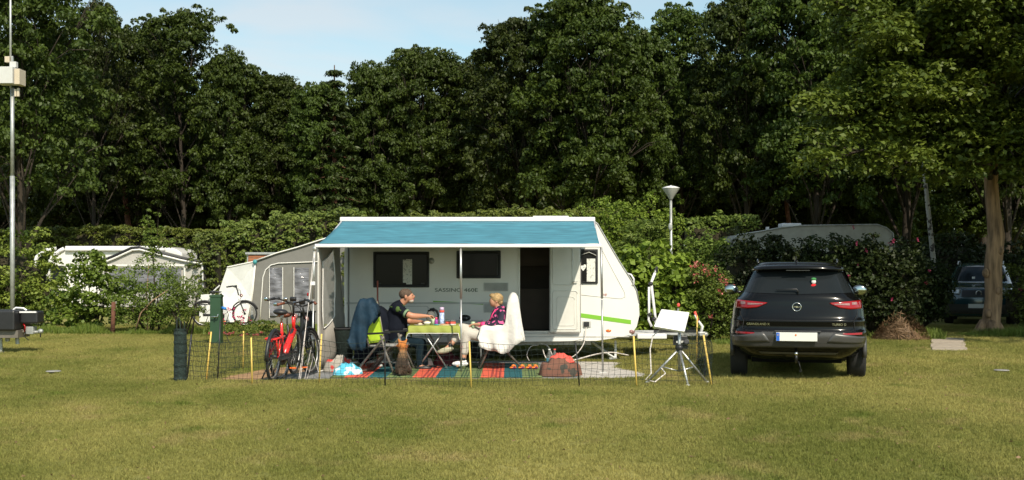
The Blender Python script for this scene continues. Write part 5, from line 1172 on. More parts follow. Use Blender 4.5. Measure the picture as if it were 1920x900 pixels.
# ================================================================ DRAWBAR AT THE LEFT EDGE
D = 20.2
t = thing("trailer_drawbar", "grey trailer drawbar with black covered box and coupling poking in at the left edge", "trailer", (PX(20, D), D, 0))
build(MB().tube([(PX(-70, D), D - .5, PZ(630, D)), W(50, 622, D)], .05, 4).tube([(PX(-70, D), D + .5, PZ(630, D)), W(50, 622, D)], .05, 4).bx(PX(-40, D), PX(45, D), D - .25, D + .25, PZ(632, D), PZ(618, D)), "drawbar", "chairleg", t)
build(MB().bx(PX(-60, D), PX(43, D), D - .35, D + .35, PZ(618, D), PZ(581, D)), "covered_box", "dark", t, bevel=.03)
build(MB().bx(PX(44, D), PX(77, D), D - .15, D + .15, PZ(606, D), PZ(583, D)), "grey_case", "dark", t, bevel=.03)
build(MB().tube([W(25, 581, D), W(30, 577, D), W(44, 578, D), W(50, 582, D)], .018, 6).bx(PX(44, D), PX(75, D), D - .17, D - .15, PZ(586, D), PZ(583, D)), "case_handle", "rail", t)
build(MB().bx(PX(52, D), PX(66, D), D - .09, D + .09, PZ(626, D), PZ(612, D)).ball(W(76, 621, D), (.05, .05, .045), 10, 8).tube([W(62, 623, D), W(80, 622, D)], .03, 6), "coupling", "galv", t, bevel=.008)
build(MB().tube([W(43, 606, D - .1), W(47, 612, D - .15), W(46, 622, D - .12)], .014, 6), "breakaway_cable", "red", t, smooth=True)
build(MB().tube([W(48, 622, D - .1), W(44, 630, D - .1), W(54, 638, D - .1)], .009, 5).tube([W(76, 622, D), W(76, 632, D)], .012, 5), "cable", "dark", t, smooth=True)
build(MB().tube([W(2, 662, D), W(2, 618, D)], .028, 8).tube([W(14, 640, D), W(15, 622, D)], .04, 6).tube([W(33, 645, D), W(31, 622, D)], .035, 6).bx(PX(-2, D), PX(6, D), D - .08, D + .08, .0, .03), "prop_stand", "galv", t, smooth=False)

# ================================================================ SATELLITE TRIPOD
D = 14.75
t = thing("satellite_tripod", "flat white satellite aerial tilted on a silver tripod beside the net fence", "satellite aerial", (PX(1276, D), D, 0))
hub = W(1274, 652, D)
build(MB().tube([W(1274, 697, D), W(1274, 602, D)], .022, 10), "mast", "alu", t, smooth=True)
hb = build(MB().lathe([(.03, -.04), (.05, -.02), (.05, .02), (.03, .04)], hub, 14), "hub", "dark", t, smooth=True)
for px, py, dd in ((1214, 714, .05), (1290, 724, -.35), (1325, 711, .1)):
    e = W(px, py, D + dd); e.z = .015; l = build(MB().tube([hub + Vector((0, 0, -.01)), e], .016, 8), "leg", "alu", t, smooth=True); build(MB().ball(e, (.03, .02, .015), 8, 6), "foot", "ltgrey", l)
    m_ = hub.lerp(e, .55); build(MB().tube([m_, W(1274, 696, D)], .010, 6), "brace", "alu", t, smooth=True)
A = [W(1240, 579, D + .12), W(1294, 584, D + .02), W(1284, 622, D - .14), W(1226, 612, D - .04)]
A = [W(1240, 579, D + .10), W(1293, 585, D + .10), W(1284, 621, D - .14), W(1226, 611, D - .14)]
nrm = (A[1] - A[0]).cross(A[3] - A[0]).normalized(); nrm = nrm if nrm.y < 0 else -nrm
mb = MB(); mb.v = [tuple(p) for p in A] + [tuple(p - nrm * .05) for p in A]; mb.f = [(0, 1, 2, 3), (7, 6, 5, 4), (0, 4, 5, 1), (1, 5, 6, 2), (2, 6, 7, 3), (3, 7, 4, 0)]
build(mb, "panel", "white", t, bevel=.012)
build(MB().bx(PX(1264, D), PX(1290, D), D + .02, D + .12, PZ(648, D), PZ(630, D)).tube([W(1287, 642, D), W(1287, 640, D - .06)], .04, 8), "motor_unit", "dark", t, bevel=.01); build(MB().bx(PX(1268, D), PX(1284, D), D + .0, D + .02, PZ(643, D), PZ(639, D)), "motor_label", "ltgrey", t)
cb = [W(1240, 616, D), W(1224, 630, D), W(1219, 655, D), W(1221, 700, D - .05), W(1210, 712, D - .1), W(1228, 716, D - .1), W(1248, 700, D), W(1240, 690, D)]
for p in cb: p.z = max(p.z, .012)
build(MB().tube(cb, .009, 6), "cable", "hose", t, smooth=True)

# ================================================================ NET FENCE
def gp_(px, py): D_ = F * CZ / (py - HZ); return Vector((PX(px, D_), D_, 0))
t = thing("net_fence", "low dark netting fence on yellow and black rods round the pitch", "fence", gp_(473, 722))
path = [gp_(338, 714), gp_(473, 722), gp_(598, 721), gp_(722, 723), gp_(884, 728), gp_(1087, 723), gp_(1194, 725), gp_(1335, 725)]
side_l = [gp_(340, 712), gp_(386, 704), gp_(409, 695), Vector((-4.42, 18.3, 0)), Vector((-4.2, 20.6, 0))]
side_r = [gp_(1335, 724), Vector((2.72, 15.8, 0)), Vector((3.0, 18.2, 0)), Vector((3.1, 20.2, 0))]
Vn = []; Fn = []
def wire(a, b, r=.0021):
    a = np.array(a); b = np.array(b); d = b - a; d /= np.linalg.norm(d) + 1e-9; u = np.cross(d, [0.3, 1, .2]); u /= np.linalg.norm(u); w = np.cross(d, u); o = len(Vn)
    for p in (a, b):
        for k in range(3): Vn.append(p + (u * math.cos(k * 2.094) + w * math.sin(k * 2.094)) * r)
    for k in range(3): Fn.append((o + k, o + (k + 1) % 3, o + 3 + (k + 1) % 3, o + 3 + k))
def net(P, h0=.58):
    pts = []; s_ = .072
    for i in range(len(P) - 1):
        L0 = (P[i + 1] - P[i]).length; k = max(1, round(L0 / s_))
        for j in range(k): f = j / k; q = P[i].lerp(P[i + 1], f); pts.append((q, math.sin(math.pi * f), L0))
    pts.append((P[-1], 0, 1)); G = []
    for i, (q, sag, L0) in enumerate(pts):
        h = h0 - .055 * sag * min(1, L0) + random.uniform(-.004, .004); bow = .05 * sag * math.sin(i * .37); row = []
        for j in range(9):
            f = j / 8; row.append((q.x + random.uniform(-.006, .006) + .012 * math.sin(j * 1.3 + i * .2), q.y + bow * math.sin(math.pi * f) + random.uniform(-.006, .006), gz(q.x, q.y) + .012 + h * f + random.uniform(-.006, .006) * (j < 8)))
        G.append(row)
    for i in range(len(G)):
        for j in range(9):
            if j < 8: wire(G[i][j], G[i][j + 1], .0022)
            if i < len(G) - 1: wire(G[i][j], G[i + 1][j], .0036 if j == 8 else .0022)
net(path); net(side_l); net(side_r)
off = np.array(t.location); np_o = np_mesh("netting", np.array(Vn) - off, np.array(Fn), "net", t)
for a, b, m, r_ in (((471, 633), (473, 722), "yellow", .011), ((603, 626), (598, 720), "yellow", .011), ((880, 640), (884, 729), "yellow", .011), ((1188, 630), (1194, 726), "yellow", .012), ((1319, 628), (1335, 724), "yellow", .013),
                    ((396, 622), (386, 704), "yellow", .011), ((722, 640), (722, 726), "dark", .010), ((1079, 642), (1087, 726), "dark", .010), ((359, 627), (350, 699), "dark", .014), ((413, 600), (408, 696), "dark", .010)):
    B_ = gp_(*b); B_.z = gz(B_.x, B_.y); T_ = W(a[0], a[1], B_.y); build(MB().tube([B_ - Vector((0, 0, .03)), T_], r_, 6), "rod", m, t, smooth=True)
for (x, y, zt_, m) in ((-4.42, 18.4, .62, "yellow"), (2.72, 15.8, .60, "dark"), (3.0, 18.2, .78, "yellow"), (-3.1, 19.2, .7, "yellow")):
    z0 = gz(x, y); build(MB().tube([(x, y, z0 - .03), (x + .01, y, z0 + zt_)], .011, 6), "rod", m, t, smooth=True)
c0 = gp_(338, 714)
mb = MB(); n = 30; prs = []
for j in range(24):
    f = j / 23; z = f * .70; prs.append((.082 + .004 * math.sin(j * 1.9) + (.004 * (j % 2)) - .012 * (f > .93), z))
mb.lathe(prs, c0, 24); rl_ = build(mb, "rolled_netting", "netroll", t, smooth=False)
mb = MB()
for k in range(7): a = k * .9; mb.tube([c0 + Vector((.082 * math.cos(a), .082 * math.sin(a), .0)), c0 + Vector((.088 * math.cos(a + .3), .088 * math.sin(a + .3), .4)), c0 + Vector((.08 * math.cos(a), .08 * math.sin(a), .70))], .004, 4)
mb.tube([c0 + Vector((-.05, 0, .68)), c0 + Vector((-.045, 0, .82)), c0 + Vector((-.02, 0, .86)), c0 + Vector((0, 0, .80)), c0 + Vector((.0, 0, .7))], .009, 6).tube([c0 + Vector((.05, 0, .68)), c0 + Vector((.06, 0, .80)), c0 + Vector((.045, .02, .70))], .008, 6)
build(mb, "net_strands", "net", rl_)
# ================================================================ FURNITURE UNDER THE AWNING
def camp_chair(name, label, x, y, rz, fab, lean=.13):
    "folding high back camp chair facing local +x"
    g0 = gz(x, y) + .03; t = thing(name, label, "chair", (x, y, g0), rz, "folding camp chairs round the table", local=True)
    for s_ in (-1, 1):
        build(MB().tube([(-.40, s_ * .27, 0), (.06, s_ * .27, .50), (.12, s_ * .27, .58)], .019, 6), "leg", "chairleg", t, smooth=True, world=False)
        build(MB().tube([(.30, s_ * .27, 0), (.15, s_ * .27, .34), (.06, s_ * .27, .60)], .019, 6), "leg", "chairleg", t, smooth=True, world=False)
        build(MB().tube([(-.16, s_ * .25, .42), (-.17 - lean * .4, s_ * .25, .65), (-.175 - lean, s_ * .24, 1.10)], .014, 6), "back_rail", "chairleg", t, smooth=True, world=False)
        build(MB().box((.0, s_ * .28, .625), (.46, .05, .03), (0, R(-4), 0)), "armrest", "dark", t, bevel=.01, world=False)
    for q, z_ in ((-.385, .02), (.30, .02), (.26, .43)): build(MB().tube([(q, -.27, z_), (q, .27, z_)], .013, 6), "stretcher", "chairleg", t, world=False)
    build(MB().grid(6, 6, lambda u, v: (-.19 + .46 * u, (v - .5) * .48, .425 + .02 * u - .02 * math.sin(math.pi * v))), "seat", "greyplastic", t, smooth=True, world=False, solid=.03)
    build(MB().grid(8, 10, lambda u, v: (-.175 - lean * v - .03 * math.sin(math.pi * u) - .012 * math.sin(v * 14) ** 2, (u - .5) * .46, .46 + .62 * v)), "backrest", fab, t, smooth=True, world=False, solid=.03)
    return t
camp_chair("camping_chair", "empty lime green folding chair with a blue jacket over its back, behind the dog", PX(724, 17.45), 17.45, -R(24), "limefab")
camp_chair("camping_chair", "folding chair under the man in the dark polo shirt, mostly hidden", PX(742, 18.45), 18.45, R(4), "dark")
camp_chair("camping_chair", "green folding chair covered by a cream blanket under the woman", PX(932, 18.35), 18.35, R(184), "limefab", .06)
def drape(name, label, cat, top, bot, ya, yb, m, thick=.012, wave=.02, nu=26, nv=18):
    T_ = np.array(top, float); B_ = np.array(bot, float); x0, x1 = T_[0, 0], T_[-1, 0]
    t = thing(name, label, cat, (PX((x0 + x1) / 2, ya), (ya + yb) / 2, PZ(B_[:, 1].max(), ya)))
    def fn(u, v):
        px = x0 + (x1 - x0) * u; zt_ = PZ(float(np.interp(px, T_[:, 0], T_[:, 1])), ya); zb_ = PZ(float(np.interp(px, B_[:, 0], B_[:, 1])), ya)
        if v < .42: f = v / .42; y = ya - wave * math.sin(u * 17 + f * 2) * (1 - f) - .03 * (1 - f)
        elif v > .58: f = (1 - v) / .42; y = yb + wave * math.sin(u * 15 + f) * (1 - f)
        else: f = 1; y = ya + (yb - ya) * (v - .42) / .16
        z = zb_ + (zt_ - zb_) * f + .012 * math.sin(u * 21 + f * 5); k = (v - .5) * 2
        return (PX(px, ya) + .012 * math.sin(f * 9 + u * 6), y, z)
    build(MB().grid(nu, nv, fn), "fabric", m, t, smooth=True, solid=thick); return t
drape("jacket", "slate blue rain jacket hung over the back of the empty lime chair", "jacket", [(652, 638), (660, 604), (668, 576), (675, 563), (683, 560), (694, 561), (703, 572), (707, 590)], [(652, 642), (658, 654), (670, 657), (686, 656), (688, 638), (693, 612), (707, 596)], 17.22, 17.62, "jacket", wave=.035)
drape("dark_coat", "black coat hanging behind the slate blue jacket beside the table", "jacket", [(664, 600), (690, 580), (706, 575), (722, 584), (728, 606)], [(664, 672), (680, 684), (700, 672), (722, 650), (728, 640)], 18.15, 18.6, "navy", wave=.03)
bl = drape("blanket", "cream blanket spread over the high backed chair under the woman", "blanket", [(897, 622), (901, 613), (930, 610), (944, 608), (949, 600), (950.5, 582), (951.5, 566), (954, 556), (959, 551), (965, 551), (970, 557), (973, 578), (977, 606), (983, 637)], [(897, 646), (900, 653), (915, 656), (935, 661), (955, 663), (960, 655), (966, 646), (982, 640)], 17.98, 18.66, "blanket", wave=.045, nu=44)
# table
D = 18.1; zt_ = PZ(611, D); xa_, xb_ = PX(766, D), PX(860, D); yb_ = 18.85; gt = gz(-1.3, 18.4) + .03
t = thing("camping_table", "camping table with crossed grey legs under a lime cloth", "table", ((xa_ + xb_) / 2, 18.45, gt))
build(MB().bx(xa_, xb_, D, yb_, zt_ - .035, zt_ - .008), "tabletop", "ltgrey", t, bevel=.006)
for y in (D + .06, yb_ - .06):
    for a_, b_ in ((788, 838), (836, 782)): build(MB().tube([(PX(a_, D), y, zt_ - .03), (PX(b_, D), y, gt)], .014, 6), "leg", "alu", t, smooth=True)
build(MB().tube([(PX(835, D), D + .06, gt + .02), (PX(835, D), yb_ - .06, gt + .02)], .012, 6).tube([(PX(785, D), D + .06, gt + .02), (PX(785, D), yb_ - .06, gt + .02)], .012, 6), "crossbar", "alu", t)
t = thing("tablecloth", "lime green tablecloth with white hem and drooping corners on the camping table", "tablecloth", ((xa_ + xb_) / 2, 18.45, zt_))
def cloth(u, v):
    e = .115; x = xa_ - e + (xb_ - xa_ + 2 * e) * u; y = D - e + (yb_ - D + 2 * e) * v; z = zt_ + .002
    ox = max(0, xa_ - x, x - xb_); oy = max(0, D - y, y - yb_); d = math.hypot(ox, oy)
    if d > 0:
        cx = min(max(x, xa_), xb_); cy_ = min(max(y, D), yb_); q = .22; wv = .012 * math.sin(x * 31 + y * 23)
        x = cx + (x - cx) * q + (wv + .008) * (1 if x > xb_ else -1 if x < xa_ else 0); y = cy_ + (y - cy_) * q + (wv * .6 - .006 if y < D else wv if y > yb_ else 0); z -= d * 1.05 + (.10 if ox > 0 and oy > 0 else 0) * min(1, ox * oy / .012)
    return (x, y, z)
build(MB().grid(44, 30, cloth), "fabric", "limecloth", t, smooth=True, solid=.003)
hem = [Vector(cloth(u, 0)) + Vector((0, -.004, 0)) for u in np.linspace(0, 1, 45)]; build(MB().tube(hem, .006, 5), "hem", "piping", t, smooth=True)
for q in (hem[0], hem[-1]): build(MB().tube([q, q - Vector((0, 0, .05))], .003, 4).ball(q - Vector((0, 0, .07)), (.02, .02, .03), 8, 6), "corner_weight", "pinkcap", t, smooth=True)
# things on the table
def on(px, D_): return Vector((PX(px, D_), D_, zt_ + .004))
def item(name, label, cat, p, parts, group=None):
    t = thing(name, label, cat, p, 0, group)
    for nm, m, mb in parts: build(mb, nm, m, t, smooth=True)
    return t
p = on(808, 18.72)
item("kettle", "glass kettle with big black curved handle at the back of the table", "kettle", p, [("base", "dark", MB().lathe([(.085, 0), (.085, .03), (.07, .035)], p, 20)), ("glass_body", "glass", MB().lathe([(.075, .035), (.08, .10), (.07, .17), (.055, .21)], p, 20)),
     ("handle", "dark", MB().tube([p + Vector((-.02, 0, .235)), p + Vector((.04, 0, .25)), p + Vector((.10, 0, .21)), p + Vector((.125, 0, .14)), p + Vector((.10, 0, .06)), p + Vector((.075, 0, .04))], .02, 8)), ("lid", "dark", MB().lathe([(.055, .205), (.058, .22), (.02, .24), (0, .242)], p, 18))])
p = on(828.5, 18.4)
item("spray_can", "tall white and blue can with lilac top standing on the tablecloth", "can", p, [("can", mat("printed_can", (.40, .48, .72), .35, var=.5, scale=30), MB().lathe([(.038, 0), (.04, .01), (.04, .20)], p, 20)), ("red_band", "redcloth", MB().lathe([(.0405, .20), (.0405, .235)], p, 20)), ("cap", mat("lilac_cap", (.62, .48, .68), .4), MB().lathe([(.040, .235), (.036, .265), (.034, .285), (0, .288)], p, 20))])
p = on(818, 18.3)
item("squeeze_bottle", "small purple bottle with pink cap between the kettle and the tall can", "bottle", p, [("bottle", "purple", MB().lathe([(.026, 0), (.03, .02), (.03, .075), (.018, .095)], p, 14)), ("cap", "pinkcap", MB().lathe([(.019, .095), (.017, .125), (0, .127)], p, 14))])
p = on(801, 18.22)
item("bowl", "white bowl under the man's hands on the tablecloth", "bowl", p, [("bowl", "white", MB().lathe([(.03, 0), (.055, .03), (.062, .055), (.058, .055), (.045, .02), (0, .012)], p, 20)), ("food", "potato", MB().ball(p + Vector((0, 0, .05)), (.052, .052, .022), 12, 8))])
p = on(812, 18.32)
item("carton", "pale green printed carton behind the white bowl", "carton", p, [("box", "green", MB().box(p + Vector((0, 0, .055)), (.075, .05, .11), (0, 0, .2)))])
p = on(819, 18.2)
item("plastic_tub", "small teal tub lid lying next to the pale green carton", "tub", p, [("tub", "teali", MB().lathe([(.05, 0), (.055, .015), (.05, .02), (0, .02)], p, 18))])
p = on(845, 18.25)
item("fruit_box", "clear box of red fruit at the right end of the table", "box", p, [("tray", "ltgrey", MB().box(p + Vector((0, 0, .012)), (.17, .11, .024))), ("fruit", "redcloth", MB().box(p + Vector((0, 0, .04)), (.16, .10, .035))), ("lid", "glass", MB().box(p + Vector((0, 0, .072)), (.17, .11, .022)))])
p = on(834, 18.2)
item("bread_board", "flat board with sliced bread in front of the red fruit box", "board", p, [("board", "potato", MB().box(p + Vector((0, 0, .006)), (.2, .09, .012))), ("slices", "brownwood", MB().ball(p + Vector((-.03, 0, .018)), (.05, .03, .012)).ball(p + Vector((.05, 0, .018)), (.04, .03, .01)))])
p = on(785, 18.2)
item("plate", "small plate with a roll near the man's lower arm", "plate", p, [("plate", "white", MB().lathe([(.05, 0), (.085, .012), (.08, .014), (0, .006)], p, 20)), ("roll", "potato", MB().ball(p + Vector((.02, 0, .025)), (.04, .03, .018), 10, 7))])
# side table behind with black appliance
D = 19.5; x0, x1 = PX(838, D), PX(905, D); g0 = gz(-.7, D) + .012
t = thing("side_table", "low grey side table against the caravan wall between the two people", "table", ((x0 + x1) / 2, D, g0)); z_ = PZ(602, D)
build(MB().bx(x0, x1, D - .2, D + .25, z_ - .03, z_), "tabletop", "ltgrey", t, bevel=.005)
for x in (x0 + .03, x1 - .03):
    for y in (D - .17, D + .22): build(MB().tube([(x, y, g0), (x, y, z_ - .03)], .012, 6), "leg", "alu", t)
p = Vector((PX(872, D), D, z_)); item("radio", "round black object on the side table left of the woman", "appliance", p, [("casing", "dark", MB().ball(p + Vector((0, 0, .055)), (.10, .07, .055), 14, 9)), ("knob", "greyplastic", MB().ball(p + Vector((.03, -.07, .05)), .015, 8, 6))])
# crates, bin, poles, bags
D = 18.75; x0, x1 = PX(683, D), PX(738, D); g0 = gz(-2, D) + .03
t = thing("step_stool", "grey plastic slatted step stool with a teal bowl on it, behind the lime chair", "stool", ((x0 + x1) / 2, D, g0))
for i, py in enumerate((690, 678, 663)): z_ = g0 + .06 + i * .135; build(MB().bx(x0 + .02 * i, x1 - .02 * i, D - .22 + .05 * i, D + .2, z_, z_ + (.035 if i < 2 else .06)), "step", "ltgrey", t, bevel=.01)
for x in (x0 + .05, x1 - .05):
    for y in (D - .14, D + .16): build(MB().tube([(x, y, g0), (x, y, g0 + .37)], .016, 6), "leg", "greyplastic", t)
p = Vector((PX(697, D), D, g0 + .392)); item("washing_up_bowl", "teal plastic bowl on the grey step stool", "bowl", p, [("bowl", "teali", MB().lathe([(.12, 0), (.16, .11), (.17, .115), (.15, .11), (.11, .012), (0, .012)], p, 22))])
D = 18.9; g0 = gz(-2.8, D) + .012; p = Vector((PX(645, D), D, g0))
item("waste_bin", "dark round bin with a black liner standing in the corner by the side panel", "bin", p, [("bin", "netroll", MB().lathe([(.14, 0), (.17, .62), (.175, .63), (.15, .62), (.12, .02), (0, .02)], p, 20)), ("liner", "rubber", MB().torus(p + Vector((0, 0, .63)), .17, .018, (0, 0, 1), 24, 6))])
D = 18.6; g0 = gz(-2.2, D) + .03; p = Vector((PX(708, D), D, g0)); item("parasol_pole", "upright red brown pole standing behind the lime chair", "pole", p, [("pole", "poleb", MB().tube([p, p + Vector((0, 0, 1.42))], .014, 8)), ("base", "ltgrey", MB().lathe([(.10, 0), (.09, .03), (.02, .06), (0, .06)], p, 16))])
D = 17.55; x = PX(642, D)
def heap(name, label, cat, px, D, w, d, h, m, seed, z0=None, box=0):
    rd = random.Random(seed); x = PX(px, D); g0 = (gz(x, D) + .02) if z0 is None else z0; t = thing(name, label, cat, (x, D, g0)); ph = [rd.uniform(0, 6) for _ in range(8)]
    def fn(u, v):
        a = u * 2 * math.pi; r_ = v; e = ((1 - v * v) ** .6 if not box else (1 - v ** 3.6) ** .55) if v < 1 else 0
        return (x + w / 2 * r_ * math.cos(a) * (1 + .12 * math.sin(3 * a + ph[0])), D + d / 2 * r_ * math.sin(a) * (1 + .1 * math.sin(4 * a + ph[1])), g0 + h * e * (1 + (.28 if not box else .10) * math.sin(5 * a + 7 * v + ph[2]) * v + .15 * math.sin(11 * v + ph[3])) + .004)
    build(MB().grid(36, 12, fn), "fabric", m, t, smooth=True); return t
heap("towel_pile", "crumpled turquoise and white towel on the grey groundsheet at the left", "towel", 650, 17.3, .46, .5, .15, "bluecloth", 3); heap("clothes_pile", "crumpled red and brown cloth heap behind the turquoise towel", "cloth", 638, 17.8, .5, .3, .22, spotmat("red_grey_cloth", (.35, .32, .28), (.55, .05, .04), 6, (.5, .54)), 5)
t = heap("rolled_blanket", "large brown patterned rolled blanket on the carpet edge at the right", "blanket", 1047, 17.1, .66, .46, .235, "bagbrown", 8, box=1)
heap("red_cloth", "coral red cloth crumpled on top of the brown rolled blanket", "cloth", 1050, 17.15, .40, .3, .12, "redcloth", 13, z0=gz(.7, 17.1) + .215)
heap("white_cloth", "small white cloth under the table near the man's feet", "cloth", 799, 18.7, .22, .2, .14, "white", 4); heap("dark_bag", "dark red bag lying under the camping table", "bag", 838, 18.8, .5, .3, .2, mat("dark_red_bag", (.10, .01, .02), .7), 9)
for px, lab, m in ((1030, "clear bottle with blue label, left of two behind the brown roll", "teal"), (1040, "clear bottle with bright blue label, right of two behind the brown roll", "blue")):
    D = 18.4; p = Vector((PX(px, D), D, gz(PX(px, D), D) + .012)); item("bottle", lab, "bottle", p, [("bottle", "glass", MB().lathe([(.045, 0), (.05, .02), (.05, .20), (.018, .28), (.018, .30)], p, 16)), ("label", m, MB().lathe([(.0515, .07), (.0515, .17)], p, 16)), ("cap", "redcloth" if m == "blue" else "white", MB().lathe([(.02, .30), (.02, .32), (0, .32)], p, 12))])
for i, px in enumerate((962, 978, 992, 1003)):
    D = 18.1; x = PX(px, D); p = Vector((x, D, gz(x, D) + .03)); item("slipper", ("orange slipper nearest the chair leg behind the carpet", "orange slipper second from the chair leg", "purple and orange slipper third from the chair leg", "orange slipper closest to the brown roll")[i], "slipper", p, [("sole", "orangetoy", MB().ball(p + Vector((0, 0, .02)), (.06, .04, .02), 12, 7)), ("strap", "orangetoy", MB().ball(p + Vector((.01, 0, .045)), (.04, .04, .028), 12, 7))])
def hose(name, label, pts, r_=.010):
    P = []
    for (px, py, D_) in pts: q = W(px, py, D_); q.z = max(q.z, gz(q.x, q.y) + .02); P.append(q)
    Q = []
    for i in range(len(P) - 1):
        p0, p1, p2, p3 = P[max(0, i - 1)], P[i], P[i + 1], P[min(len(P) - 1, i + 2)]
        for k in range(5): s_ = k / 5; Q.append(.5 * ((2 * p1) + (p2 - p0) * s_ + (2 * p0 - 5 * p1 + 4 * p2 - p3) * s_ * s_ + (3 * p1 - p0 - 3 * p2 + p3) * s_ ** 3))
    Q.append(P[-1]); o = build(MB().tube(Q, r_, 6), name, "hose", loc=tuple(P[0]), smooth=True)
    return tag(o, label, "cable")
o = hose("power_cable", "white cable looping from the caravan socket down to the brown roll", [(1099, 614, 19.93), (1096, 640, 19.9), (1086, 658, 19.7), (1075, 668, 19.2), (1062, 674, 18.8), (1045, 680, 18.6)], .008)
hose("water_hose", "white hose arching over the gravel to the right of the brown roll", [(1066, 678, 18.3), (1092, 671, 18.6), (1110, 666, 18.9), (1130, 662, 19.4), (1150, 661, 19.6), (1178, 666, 19.8)], .011)
hose("drain_hose", "white hose loop hanging under the caravan behind the bottles", [(1015, 645, 19.9), (1026, 648, 19.7), (1033, 660, 19.3), (1036, 672, 18.9), (1030, 678, 18.8), (1022, 668, 18.9), (1018, 656, 19.2)], .010)
hose("thin_cable", "thin grey cable loop under the caravan behind the orange slippers", [(1010, 647, 20.1), (995, 650, 19.8), (988, 665, 19.4), (992, 676, 19.2)], .006)
# grill / bin stand behind the bicycles
D = 19.6; g0 = gz(PX(576, D), D); p = Vector((PX(577, D), D, g0))
item("bag_stand", "black bag hanging in a thin stand left of the awning pole", "bag stand", p, [("bag", "rubber", MB().lathe([(.02, .25), (.12, .32), (.13, .6), (.11, .88)], p, 14)), ("top_ring", "dark", MB().bx(p.x - .2, p.x + .12, D - .14, D + .14, p.z + .88, p.z + .91)), ("leg", "dark", MB().tube([p + Vector((-.13, 0, 0)), p + Vector((-.12, 0, .88))], .012, 6).tube([p + Vector((.1, .1, 0)), p + Vector((.1, .1, .88))], .012, 6))])

